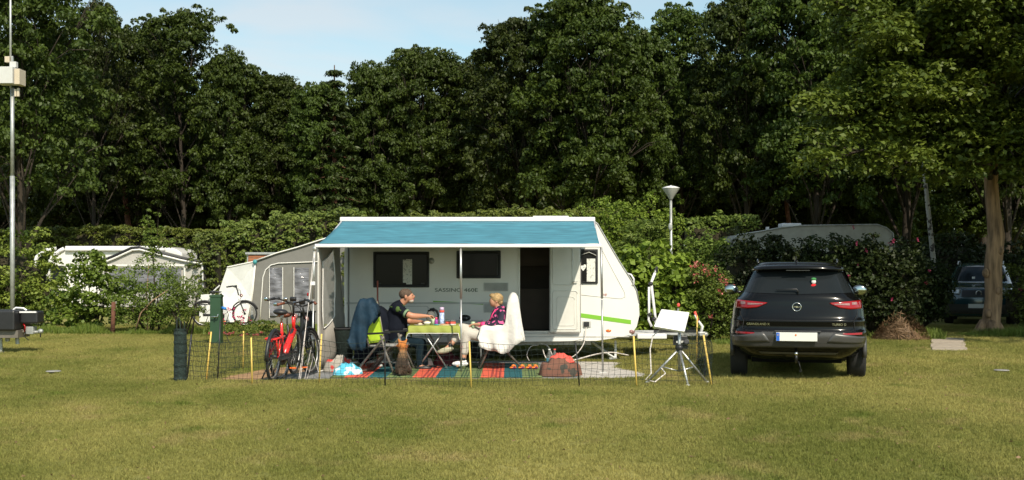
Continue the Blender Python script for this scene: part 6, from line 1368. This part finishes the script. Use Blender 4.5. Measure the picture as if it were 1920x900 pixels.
# ================================================================ BICYCLES
def bicycle(name, label, x, y, heading, paint, saddle, ebike=True, detail=True, grip="brownsad", scale=1.0):
    g0 = gz(x, y); t = thing(name, label, "bicycle", (x, y, g0 + .004), heading, local=True); t.scale = (scale,) * 3
    # local: rear hub at origin above ground, front towards +y, lean about y axis slight
    r_ = .345; wb = 1.10
    def B(mb, nm, m, par=t, **k): return build(mb, nm, m, par, smooth=True, world=False, **k)
    for yy, nm in ((0, "wheel"), (wb, "wheel")):
        w_ = B(MB().torus((0, yy, r_), r_ - .022, .022, (1, 0, 0), 40, 8), nm, "rubber"); B(MB().torus((0, yy, r_), r_ - .052, .010, (1, 0, 0), 36, 6), "rim", "alu", w_)
        sp_ = MB()
        for k in range(20): a = k * math.pi / 10; sp_.tube([((-.02 if k % 2 else .02), yy, r_), (0, yy + math.cos(a) * (r_ - .05), r_ + math.sin(a) * (r_ - .05))], .0016, 3)
        B(sp_, "spokes", "alu", w_); B(MB().tube([(-.05, yy, r_), (.05, yy, r_)], .028, 10), "hub", "dark", w_)
        B(MB().tube([(0, yy + math.cos(a) * (r_ + .022), r_ + math.sin(a) * (r_ + .022)) for a in np.linspace(R(20 if yy else 5), R(165 if yy else 185), 14)], .026, 6, flat=1), "mudguard", "dark")
    bb = (0, .46, .28); hd0, hd1 = (0, .97, .66), (0, .93, .86)
    B(MB().tube([bb, (0, .70, .47), hd0], .050 if ebike else .022, 10).tube([hd0, hd1], .028, 8), "down_tube", paint)
    B(MB().tube([bb, (0, .30, .80)], .020, 8), "seat_tube", paint if ebike else paint); B(MB().tube([(0, .30, .80), (0, .27, .93)], .014, 8), "seat_post", "alu")
    st_ = MB()
    for s_ in (-1, 1): st_.tube([(s_ * .02, .44, .28), (s_ * .06, 0, r_)], .018, 6).tube([(s_ * .015, .34, .66), (s_ * .06, 0, r_)], .015, 6)
    B(st_, "rear_stays", paint)
    fk = MB().tube([hd0, (0, .985, .62)], .024, 6)
    for s_ in (-1, 1): fk.tube([(s_ * .01, .985, .62), (s_ * .055, 1.0, .60), (s_ * .055, wb, r_)], .014, 6)
    B(fk, "fork", "dark")
    cm = MB()
    for s_ in (-1, 1): cm.tube([(s_ * .065, -.22, .60), (s_ * .065, .26, .62)], .014, 6).tube([(s_ * .065, -.16, .60), (s_ * .06, 0, r_ + .02)], .013, 6).tube([(s_ * .065, .02, .605), (s_ * .06, .01, r_ + .02)], .008, 5)
    cm.tube([(-.075, -.22, .60), (.075, -.22, .60)], .012, 6).tube([(-.065, .0, .60), (.065, .0, .60)], .009, 6).tube([(-.065, .2, .62), (.065, .2, .62)], .009, 6)
    rack = B(cm, "luggage_rack", paint if ebike else "dark")
    if ebike: B(MB().box((0, .02, .575), (.10, .34, .045)), "battery", "dark", bevel=.01)
    B(MB().box((0, -.24, .585), (.08, .03, .05)), "rear_light", "red", bevel=.008)
    sd_ = MB().ball((0, .22, .955), (.105, .09, .045), 16, 8).ball((0, .34, .96), (.035, .14, .028), 12, 8); B(sd_, "saddle", saddle)
    B(MB().tube([(-.04, .20, .915), (-.04, .22, .885)], .012, 6).tube([(.04, .20, .915), (.04, .22, .885)], .012, 6), "saddle_spring", "alu")
    B(MB().tube([hd1, (0, .90, 1.0), (0, .87, 1.06)], .017, 8), "stem", "dark")
    hb = B(MB().tube([(-.30, .66, 1.10), (-.22, .78, 1.12), (-.08, .87, 1.08), (0, .87, 1.06), (.08, .87, 1.08), (.22, .78, 1.12), (.30, .66, 1.10)], .013, 8), "handlebar", "dark")
    for s_ in (-1, 1):
        B(MB().tube([(s_ * .245, .755, 1.12), (s_ * .315, .635, 1.10)], .021, 8), "grip", grip, hb); B(MB().tube([(s_ * .20, .80, 1.115), (s_ * .30, .74, 1.10)], .007, 5).ball((s_ * .19, .80, 1.13), (.02, .02, .015), 8, 6), "brake_lever", "dark", hb)
    B(MB().ball((-.335, .62, 1.11), (.03, .01, .03), 10, 6), "mirror", "mirrorg", hb); B(MB().ball((-.10, .82, 1.12), (.035, .03, .025), 10, 6), "bell", "chrome", hb); B(MB().box((.0, .86, 1.12), (.09, .05, .06), (.5, 0, 0)), "display", "dark", hb, bevel=.01)
    B(MB().ball((0, 1.0, .86), (.045, .05, .045), 10, 8), "headlight", "clear")
    cr_ = MB().torus((.05, .46, .28), .09, .006, (1, 0, 0), 24, 5).tube([(.07, .46, .28), (.085, .46 + .10, .28 - .13)], .011, 6).tube([(-.05, .46, .28), (-.085, .36, .41)], .011, 6).ball((.0, .46, .28), (.06, .09, .09), 12, 8)
    B(cr_, "crankset", "dark"); B(MB().box((.13, .57, .145), (.09, .07, .02)), "pedal", "orange", bevel=.004); B(MB().box((-.13, .35, .415), (.09, .07, .02)), "pedal", "dark", bevel=.004)
    B(MB().box((.075, .23, .32), (.016, .52, .07)), "chain_guard", "dark", bevel=.01)
    B(MB().tube([(-.06, .10, .30), (-.16, -.02, .0)], .010, 6), "kickstand", "dark")
    B(MB().tube([(.1, .85, 1.09), (.09, .98, .98), (.02, 1.0, .80), (.0, .9, .62)], .005, 5).tube([(-.1, .85, 1.09), (-.07, .98, 1.0), (-.02, 1.0, .80)], .005, 5), "cable", "dark")
    return t
b1 = bicycle("bicycle", "red electric bicycle seen from behind on the bare soil beside the awning", PX(511, 15.5), 15.5, -R(4), "redpaint", "dark", grip="dark")
b1.rotation_euler = (0, R(3), -R(4))
b2 = bicycle("bicycle", "black bicycle with brown saddle and brown grips standing just behind the red one", PX(526, 16.35), 16.35, -R(13), "dark", "brownsad", ebike=True)
b2.rotation_euler = (0, R(-2), -R(13))
b3 = bicycle("bicycle", "pale bicycle leaning behind the dark green supply post", PX(408, 29.6) - .35, 29.6, -R(82), "rail", "dark", ebike=False, grip="dark", scale=.95)
# ================================================================ PEOPLE AND DOG
def skin_mesh(name, nodes, edges, root, m, parent, levels=2, smooth=True):
    keys = list(nodes); me = bpy.data.meshes.new(name); off = WL.get(parent.name, Vector()) if parent else Vector()
    me.from_pydata([tuple(Vector(nodes[k][0]) - off) for k in keys], [(keys.index(a), keys.index(b)) for a, b in edges], [])
    o = bpy.data.objects.new(name, me); link(o, parent)
    sk = o.modifiers.new("skin", 'SKIN'); sk.use_smooth_shade = True; sk.branch_smoothing = .6
    for i, k in enumerate(keys):
        r_ = nodes[k][1]; me.skin_vertices[0].data[i].radius = r_ if isinstance(r_, tuple) else (r_, r_); me.skin_vertices[0].data[i].use_root = (k == root)
    su = o.modifiers.new("sub", 'SUBSURF'); su.levels = levels; su.render_levels = levels
    me.materials.append(M[m] if isinstance(m, str) else m); WL[o.name] = off.copy()
    return o
def hand(nd, ed, key, wrist, elbow, curl=(0, 0, -1), out=(0, -1, 0), L=.17):
    "palm, four unequal bent fingers and a side thumb"
    w = Vector(wrist); d = (w - Vector(elbow)).normalized(); c = Vector(curl).normalized(); s = d.cross(c).normalized(); c = s.cross(d).normalized()
    if c.dot(Vector(curl)) < 0: c = -c
    p = w + d * .05; nd[key + 'p'] = (p, (.030, .022)); ed.append((key, key + 'p')); q = w + d * .085; nd[key + 'q'] = (q, (.030, .018)); ed.append((key + 'p', key + 'q'))
    for i, (o_, l_) in enumerate(((-.028, .062), (-.010, .072), (.009, .068), (.027, .052))):
        a = q + s * o_ + d * .018; b = a + (d * .7 + c * .45).normalized() * l_ * .55; e = b + (d * .25 + c).normalized() * l_ * .45
        for nm, v, rr in (('a', a, .0095), ('b', b, .0088), ('e', e, .0075)): nd[f"{key}{i}{nm}"] = (v, rr)
        ed += [(key + 'q', f"{key}{i}a"), (f"{key}{i}a", f"{key}{i}b"), (f"{key}{i}b", f"{key}{i}e")]
    t0 = p + s * -.035 + c * .012; t1 = t0 + (d + c * .8 - s * .2).normalized() * .035; t2 = t1 + (d + c).normalized() * .026
    for nm, v, rr in (('t0', t0, .012), ('t1', t1, .010), ('t2', t2, .0085)): nd[key + nm] = (v, rr)
    ed += [(key + 'p', key + 't0'), (key + 't0', key + 't1'), (key + 't1', key + 't2')]
def P3(px, py, y): return (PX(px, y), y, PZ(py, y))
# ---- man, facing right
YM = 18.3
t = thing("person", "man with short hair and grey beard in dark polo shirt leaning over the table", "person", P3(742, 692, YM))
nd = {}; ed = []
def n_(k, px, py, y, r_): nd[k] = (P3(px, py, y), r_)
n_('pel', 741, 634, YM, (.12, .12)); n_('bel', 743, 614, YM, (.13, .12)); n_('che', 744, 592, YM, (.11, .12)); n_('nb', 749, 574, YM, (.072, .072)); n_('nk', 756, 565, YM, (.066, .066)); n_('jaw', 762, 561, YM, (.078, .078)); n_('hd', 763, 555, YM, (.098, .088)); n_('tp', 762, 549.5, YM, (.085, .080))
ed += [('pel', 'bel'), ('bel', 'che'), ('che', 'nb'), ('nb', 'nk'), ('nk', 'jaw'), ('jaw', 'hd'), ('hd', 'tp')]
n_('s1', 745, 578, YM - .15, .055); n_('e1', 771, 593, YM - .26, .058); n_('w1', 797, 592.5, YM - .14, .036); n_('s2', 747, 579, YM + .15, .055); n_('e2', 768, 604, YM + .20, .056); n_('w2', 791, 604, YM + .02, .036)
ed += [('che', 's1'), ('s1', 'e1'), ('e1', 'w1'), ('che', 's2'), ('s2', 'e2'), ('e2', 'w2')]
hand(nd, ed, 'w1', nd['w1'][0], nd['e1'][0], curl=(.4, 0, -1)); hand(nd, ed, 'w2', nd['w2'][0], nd['e2'][0], curl=(.3, 0, -1))
for k, s_ in (('1', -.10), ('2', .10)):
    n_('h' + k, 745, 640, YM + s_, .075); n_('k' + k, 787 + (4 if k == '2' else 0), 642, YM + s_ * 1.5, .052); n_('a' + k, 786 + (12 if k == '2' else 0), 686, YM + s_ * 1.5, .036); n_('t' + k, 803 + (12 if k == '2' else 0), 690, YM + s_ * 1.5, .03)
    ed += [('pel', 'h' + k), ('h' + k, 'k' + k), ('k' + k, 'a' + k), ('a' + k, 't' + k)]
body = skin_mesh("body", nd, ed, 'pel', "skinred", t)
V3 = Vector
def mid(a, b, f): return tuple(V3(nd[a][0]).lerp(V3(nd[b][0]), f))
def cloth_form(name, chains, m, parent, voxel=.016, wy=1.12, smooth_=6, yc=None):
    "garment: overlapping tapered forms fused into one closed surface"
    mb = MB()
    for pts, rs in chains:
        for i in range(len(pts) - 1):
            p, q = V3(pts[i]), V3(pts[i + 1]); k = max(2, int((q - p).length / .03))
            for j in range(k + 1):
                f = j / k; r_ = rs[i] + (rs[i + 1] - rs[i]) * f; mb.ball(p.lerp(q, f), (r_, r_ * (wy if r_ > .1 else 1), r_), 12, 8)
    o = build(mb, name, m, parent, smooth=True)
    k = o.modifiers.new("fuse", 'REMESH'); k.mode = 'VOXEL'; k.voxel_size = voxel; k.use_smooth_shade = True
    k = o.modifiers.new("soft", 'SMOOTH'); k.factor = .6; k.iterations = smooth_
    return o
Y1, Y2 = YM - .16, YM + .16
polo = cloth_form("polo_shirt", [([P3(741, 632, YM), P3(743, 614, YM), P3(744, 594, YM), P3(745, 580, YM), P3(750, 570, YM)], [.165, .190, .172, .135, .075]),
     ([P3(744, 584, YM), P3(745, 579, Y1), mid('s1', 'e1', .30), mid('s1', 'e1', .62)], [.13, .095, .082, .074]), ([P3(744, 584, YM), P3(747, 580, Y2), mid('s2', 'e2', .30), mid('s2', 'e2', .60)], [.13, .095, .082, .074])], "navy", t)
for s_, e_ in (('s1', 'e1'), ('s2', 'e2')):
    a, b = V3(mid(s_, e_, .60)), V3(mid(s_, e_, .72)); build(MB().tube([a, b], [.074, .072], 14), "sleeve_cuff", mat("pale_green_cuff" + s_, (.20, .30, .17), .8), polo, smooth=True)
gp2 = mat("olive_print", (.06, .11, .02), .85); q1 = V3(P3(736, 576, YM - .16)); q2 = V3(P3(746, 581, YM - .262)); q3 = V3(P3(752, 574, YM - .15))
build(MB().ball(V3(P3(746, 580, YM - .235)), (.045, .03, .05), 8, 6).tube([V3(P3(731, 575, YM - .13)), V3(P3(738, 576.5, YM - .20)), V3(P3(746, 579, YM - .245)), V3(P3(752, 583, YM - .262))], .014, 6), "green_print", gp2, polo, smooth=True)
build(MB().tube([V3(P3(745, 567, YM - .05)), V3(P3(751, 571, YM - .085)), V3(P3(758, 574, YM - .04))], .014, 6), "collar", gp2, polo, smooth=True)
cloth_form("jeans", [([P3(741, 636, YM), P3(746, 641, YM - .10), P3(787, 643, YM - .15), P3(786, 682, YM - .15)], [.15, .098, .080, .052]), ([P3(741, 636, YM), P3(746, 641, YM + .10), P3(791, 643, YM + .15), P3(798, 682, YM + .15)], [.15, .098, .080, .052])], "denim", t)
for k in '12': p = V3(nd['a' + k][0]); build(MB().ball(p + V3((.07, 0, -.035)), (.135, .05, .045), 14, 8), "shoe", "dark", t, smooth=True)
H = V3(nd['hd'][0])
hr = build(MB().ball(H + V3((-.022, 0, .032)), (.112, .098, .092), 20, 14), "hair", "hairg", t, smooth=True)
fc = build(MB().ball(H + V3((.042, 0, -.020)), (.070, .076, .092), 16, 12).ball(H + V3((.108, 0, -.020)), (.022, .015, .022), 8, 6).tube([H + V3((.100, 0, .018)), H + V3((.124, 0, -.02))], [.010, .015], 6), "face", "skinred", t, smooth=True)
build(MB().ball(H + V3((.062, 0, -.078)), (.052, .062, .042), 12, 8), "beard", "beard", t, smooth=True)
for s_ in (-1, 1):
    build(MB().ball(H + V3((-.010, s_ * .094, -.012)), (.022, .012, .034), 10, 7), "ear", "skinred", t, smooth=True)
    build(MB().ball(H + V3((.098, s_ * .036, .010)), (.010, .012, .007), 8, 6), "eye", "dark", t, smooth=True)
build(MB().tube([H + V3((.104, -.022, -.058)), H + V3((.112, 0, -.056)), H + V3((.104, .022, -.058))], .005, 5), "mouth", "pink", t, smooth=True)

# ---- woman, facing left
YM = 18.3
t = thing("person", "blonde short haired woman in navy and pink leaf print jacket sitting with crossed legs", "person", P3(925, 692, YM))
nd = {}; ed = []
n_('pel', 933, 632, YM, (.12, .13)); n_('bel', 934, 615, YM, (.11, .12)); n_('che', 936, 597, YM, (.10, .12)); n_('nb', 938, 582, YM, .06); n_('nk', 935, 575, YM, .056); n_('jaw', 929, 570, YM, (.070, .070)); n_('hd', 930, 563, YM, (.090, .082)); n_('tp', 931, 557.5, YM, (.078, .072))
ed += [('pel', 'bel'), ('bel', 'che'), ('che', 'nb'), ('nb', 'nk'), ('nk', 'jaw'), ('jaw', 'hd'), ('hd', 'tp')]
n_('s1', 943, 588, YM - .14, .05); n_('e1', 936, 610, YM - .22, .045); n_('w1', 897, 608, YM - .10, .030); n_('s2', 937, 588, YM + .14, .05); n_('e2', 920, 611, YM + .2, .045); n_('w2', 893, 609, YM + .03, .030)
ed += [('che', 's1'), ('s1', 'e1'), ('e1', 'w1'), ('che', 's2'), ('s2', 'e2'), ('e2', 'w2')]
hand(nd, ed, 'w1', nd['w1'][0], nd['e1'][0], curl=(0, .4, -1)); hand(nd, ed, 'w2', nd['w2'][0], nd['e2'][0], curl=(0, -.4, -1))
for k, v in dict(h1=(925, 634, YM - .08, .08), k1=(875, 625, YM - .06, .06), a1=(869, 676, YM - .10, .042), t1=(855, 688, YM - .12, .028), h2=(925, 630, YM + .08, .08), k2=(866, 615, YM - .02, .06), a2=(842, 651, YM - .16, .042), t2=(828, 659, YM - .19, .028)).items(): n_(k, *v)
for k in '12': ed += [('pel', 'h' + k), ('h' + k, 'k' + k), ('k' + k, 'a' + k), ('a' + k, 't' + k)]
skin_mesh("body", nd, ed, 'pel', "skin", t)
jo = cloth_form("print_jacket", [([P3(934, 622, YM), P3(935, 608, YM), P3(936, 595, YM), P3(938, 585, YM), P3(938, 579, YM)], [.145, .150, .148, .12, .07]),
     ([P3(938, 588, YM), P3(944, 587, YM - .15), P3(938, 608, YM - .22), mid('e1', 'w1', .62)], [.11, .085, .078, .050]), ([P3(938, 588, YM), P3(937, 587, YM + .15), P3(920, 609, YM + .2), mid('e2', 'w2', .62)], [.11, .082, .074, .050])], "flower", t)
build(MB().tube([mid('e1', 'w1', .66), mid('e1', 'w1', .86)], [.046, .044], 12).tube([mid('e2', 'w2', .66), mid('e2', 'w2', .86)], [.046, .044], 12), "cuff", "pink", jo, smooth=True)
build(MB().tube([P3(929, 580, YM - .09), P3(923, 590, YM - .12), P3(919, 600, YM - .13)], .009, 6).tube([P3(941, 576, YM - .07), P3(933, 580, YM - .10), P3(927, 584, YM - .08)], .016, 6), "pink_collar", "pink", jo, smooth=True)
cloth_form("trousers", [([P3(933, 633, YM), P3(922, 635, YM - .08), P3(875, 625, YM - .06), mid('k1', 'a1', .68)], [.14, .10, .085, .070]), ([P3(933, 633, YM), P3(922, 630, YM + .08), P3(866, 615, YM - .02), mid('k2', 'a2', .60)], [.14, .10, .082, .066])], "beige", t)
p = V3(nd['a1'][0]); so_ = build(MB().ball(p + V3((-.055, 0, -.055)), (.135, .048, .048), 16, 10).ball(p + V3((.0, 0, -.02)), (.055, .046, .05), 12, 8), "shoe", "shoe", t, smooth=True); build(MB().tube([p + V3((-.0, 0, .0)), p + V3((.0, 0, .05))], .042, 10), "sock", "dark", t, smooth=True)
p = V3(nd['a2'][0]); m_ = Matrix.Rotation(R(-14), 3, 'Y'); build(MB().ball(p + V3((-.06, -.02, -.05)), (.140, .050, .048), 16, 10, m_).ball(p + V3((.01, 0, -.02)), (.05, .045, .05), 12, 8), "shoe", "shoeb", t, smooth=True); build(MB().tube([p, p + V3((.035, .01, .05))], .040, 10), "sock", "dark", t, smooth=True)
H = V3(nd['hd'][0])
build(MB().ball(H + V3((.016, 0, .030)), (.106, .096, .092), 18, 12).ball(H + V3((-.055, 0, .078)), (.055, .062, .038), 10, 8).ball(H + V3((.062, 0, -.03)), (.055, .07, .055), 10, 8).ball(H + V3((-.02, .03, .088)), (.05, .04, .025), 10, 8).ball(H + V3((.05, -.03, .06)), (.045, .05, .04), 10, 8), "hair", "hairb", t, smooth=True)
build(MB().ball(H + V3((-.044, 0, -.022)), (.062, .070, .086), 14, 10).tube([H + V3((-.085, 0, .01)), H + V3((-.106, 0, -.02))], [.007, .012], 6).ball(H + V3((-.055, 0, -.075)), (.036, .042, .028), 10, 8), "face", "skin", t, smooth=True)
for s_ in (-1, 1):
    build(MB().ball(H + V3((.012, s_ * .078, -.012)), (.016, .010, .028), 10, 7), "ear", "skin", t, smooth=True); build(MB().ball(H + V3((-.082, s_ * .028, .004)), (.008, .010, .006), 8, 6), "eye", "dark", t, smooth=True)
build(MB().tube([H + V3((-.088, -.018, -.052)), H + V3((-.094, 0, -.05)), H + V3((-.088, .018, -.052))], .005, 5), "mouth", "pink", t, smooth=True)
p = V3(P3(887, 609, YM - .05)); item("cup", "patterned cup held in both hands of the woman", "cup", p - V3((0, 0, .05)), [("cup", "green", MB().lathe([(.028, -.05), (.036, .05), (.032, .05), (.024, -.045), (0, -.045)], p, 16)), ("drink", "interior", MB().lathe([(.031, .035), (0, .035)], p, 14))])

# ---- dog, sitting with its back to the camera
D = 17.0; g0 = gz(PX(753, D), D) + .03; x0 = PX(753, D)
t = thing("dog", "small tan rough haired dog with ginger ears sitting with its back to the camera", "dog", (x0, D, g0), local=True)
dn = dict(rump=((0, 0, .11), (.125, .11)), mid_=((.0, .07, .22), (.092, .085)), che=((.005, .13, .32), (.080, .08)), nk=((.005, .17, .40), (.052, .052)), hd=((.0, .19, .485), (.092, .085)), sn=((-.075, .225, .468), (.036, .030)), ns=((-.118, .24, .462), (.020, .018)),
          hl=((-.075, .02, .09), (.070, .065)), hlk=((-.095, .12, .07), (.035, .04)), hlf=((-.10, .15, .022), (.024, .02)), hr=((.095, .02, .09), (.078, .070)), hrk=((.115, .09, .06), (.035, .04)), hrf=((.15, .08, .02), (.024, .018)),
          fl=((-.04, .18, .24), (.034, .034)), fll=((-.045, .20, .12), (.022, .022)), flf=((-.045, .22, .02), (.022, .018)), fr=((.05, .18, .24), (.034, .034)), frl=((.055, .20, .12), (.022, .022)), frf=((.055, .22, .02), (.022, .018)),
          tl=((-.01, -.09, .06), (.030, .028)), tl2=((-.02, -.16, .025), (.020, .018)), el=((-.06, .185, .545), (.042, .020)), el2=((-.072, .185, .590), (.020, .012)), er=((.06, .185, .545), (.042, .020)), er2=((.072, .185, .590), (.020, .012)))
de = [('rump', 'mid_'), ('mid_', 'che'), ('che', 'nk'), ('nk', 'hd'), ('hd', 'sn'), ('sn', 'ns'), ('rump', 'hl'), ('hl', 'hlk'), ('hlk', 'hlf'), ('rump', 'hr'), ('hr', 'hrk'), ('hrk', 'hrf'), ('che', 'fl'), ('fl', 'fll'), ('fll', 'flf'), ('che', 'fr'), ('fr', 'frl'), ('frl', 'frf'), ('rump', 'tl'), ('tl', 'tl2'), ('hd', 'el'), ('el', 'el2'), ('hd', 'er'), ('er', 'er2')]
dm, n0, b0 = _nt("dog_coat")   # dark saddle over a tan coat, ginger head
tcn = n0.nodes.new("ShaderNodeTexCoord"); sx = n0.nodes.new("ShaderNodeSeparateXYZ"); n0.links.new(tcn.outputs["Object"], sx.inputs[0])
crn = n0.nodes.new("ShaderNodeValToRGB"); e_ = crn.color_ramp.elements; e_[0].position = .05; e_[0].color = (.055, .032, .018, 1); e_[1].position = .47; e_[1].color = (.46, .16, .035, 1)
q = e_.new(.24); q.color = (.035, .024, .016, 1); q = e_.new(.37); q.color = (.20, .115, .055, 1)
nzn = n0.nodes.new("ShaderNodeTexNoise"); nzn.inputs["Scale"].default_value = 22; nzn.inputs["Detail"].default_value = 6
ma = n0.nodes.new("ShaderNodeMath"); ma.operation = 'MULTIPLY_ADD'; ma.inputs[1].default_value = .22; n0.links.new(nzn.outputs["Fac"], ma.inputs[0]); n0.links.new(sx.outputs[2], ma.inputs[2]); sb = n0.nodes.new("ShaderNodeMath"); sb.operation = 'SUBTRACT'; sb.inputs[1].default_value = .11; n0.links.new(ma.outputs[0], sb.inputs[0])
n0.links.new(sb.outputs[0], crn.inputs[0]); n0.links.new(crn.outputs[0], b0.inputs["Base Color"]); b0.inputs["Roughness"].default_value = .95
M["coat_m"] = dm
dog = skin_mesh("body", dn, de, 'rump', dm, t)
# rough coat: short hair tufts over the back
n = 5200; segs = [(dn[a], dn[b]) for a, b in de[:4] + de[6:8] + de[9:11]]; wgt = np.array([4, 4, 3, 3, 2, 1, 2, 1.]); si = rng.choice(len(segs), n, p=wgt / wgt.sum()); f = rng.random(n)
A_ = np.array([s[0][0] for s in segs])[si]; B_ = np.array([s[1][0] for s in segs])[si]; ra = np.array([s[0][1][0] for s in segs])[si]; rb = np.array([s[1][1][0] for s in segs])[si]
d_ = unit(rng.normal(size=(n, 3))); ax_ = unit(B_ - A_); d_ = unit(d_ - ax_ * (d_ * ax_).sum(1)[:, None]); Pp = A_ + (B_ - A_) * f[:, None] + d_ * ((ra * (1 - f) + rb * f) * .93)[:, None]
hv = unit(d_ * .5 + np.array([0, 0, -1.])) * rng.uniform(.018, .04, n)[:, None]; sd_ = unit(np.cross(d_, hv)) * .0028
V = np.empty((n, 4, 3)); V[:, 0] = Pp - sd_; V[:, 1] = Pp + sd_; V[:, 2] = Pp + hv + sd_ * .3; V[:, 3] = Pp + hv - sd_ * .3; V[..., 2] = np.maximum(V[..., 2], .004)
np_mesh("coat", V.reshape(-1, 3), np.arange(4 * n).reshape(n, 4), "coat_m", t)
t.scale = (.93, .93, .93)
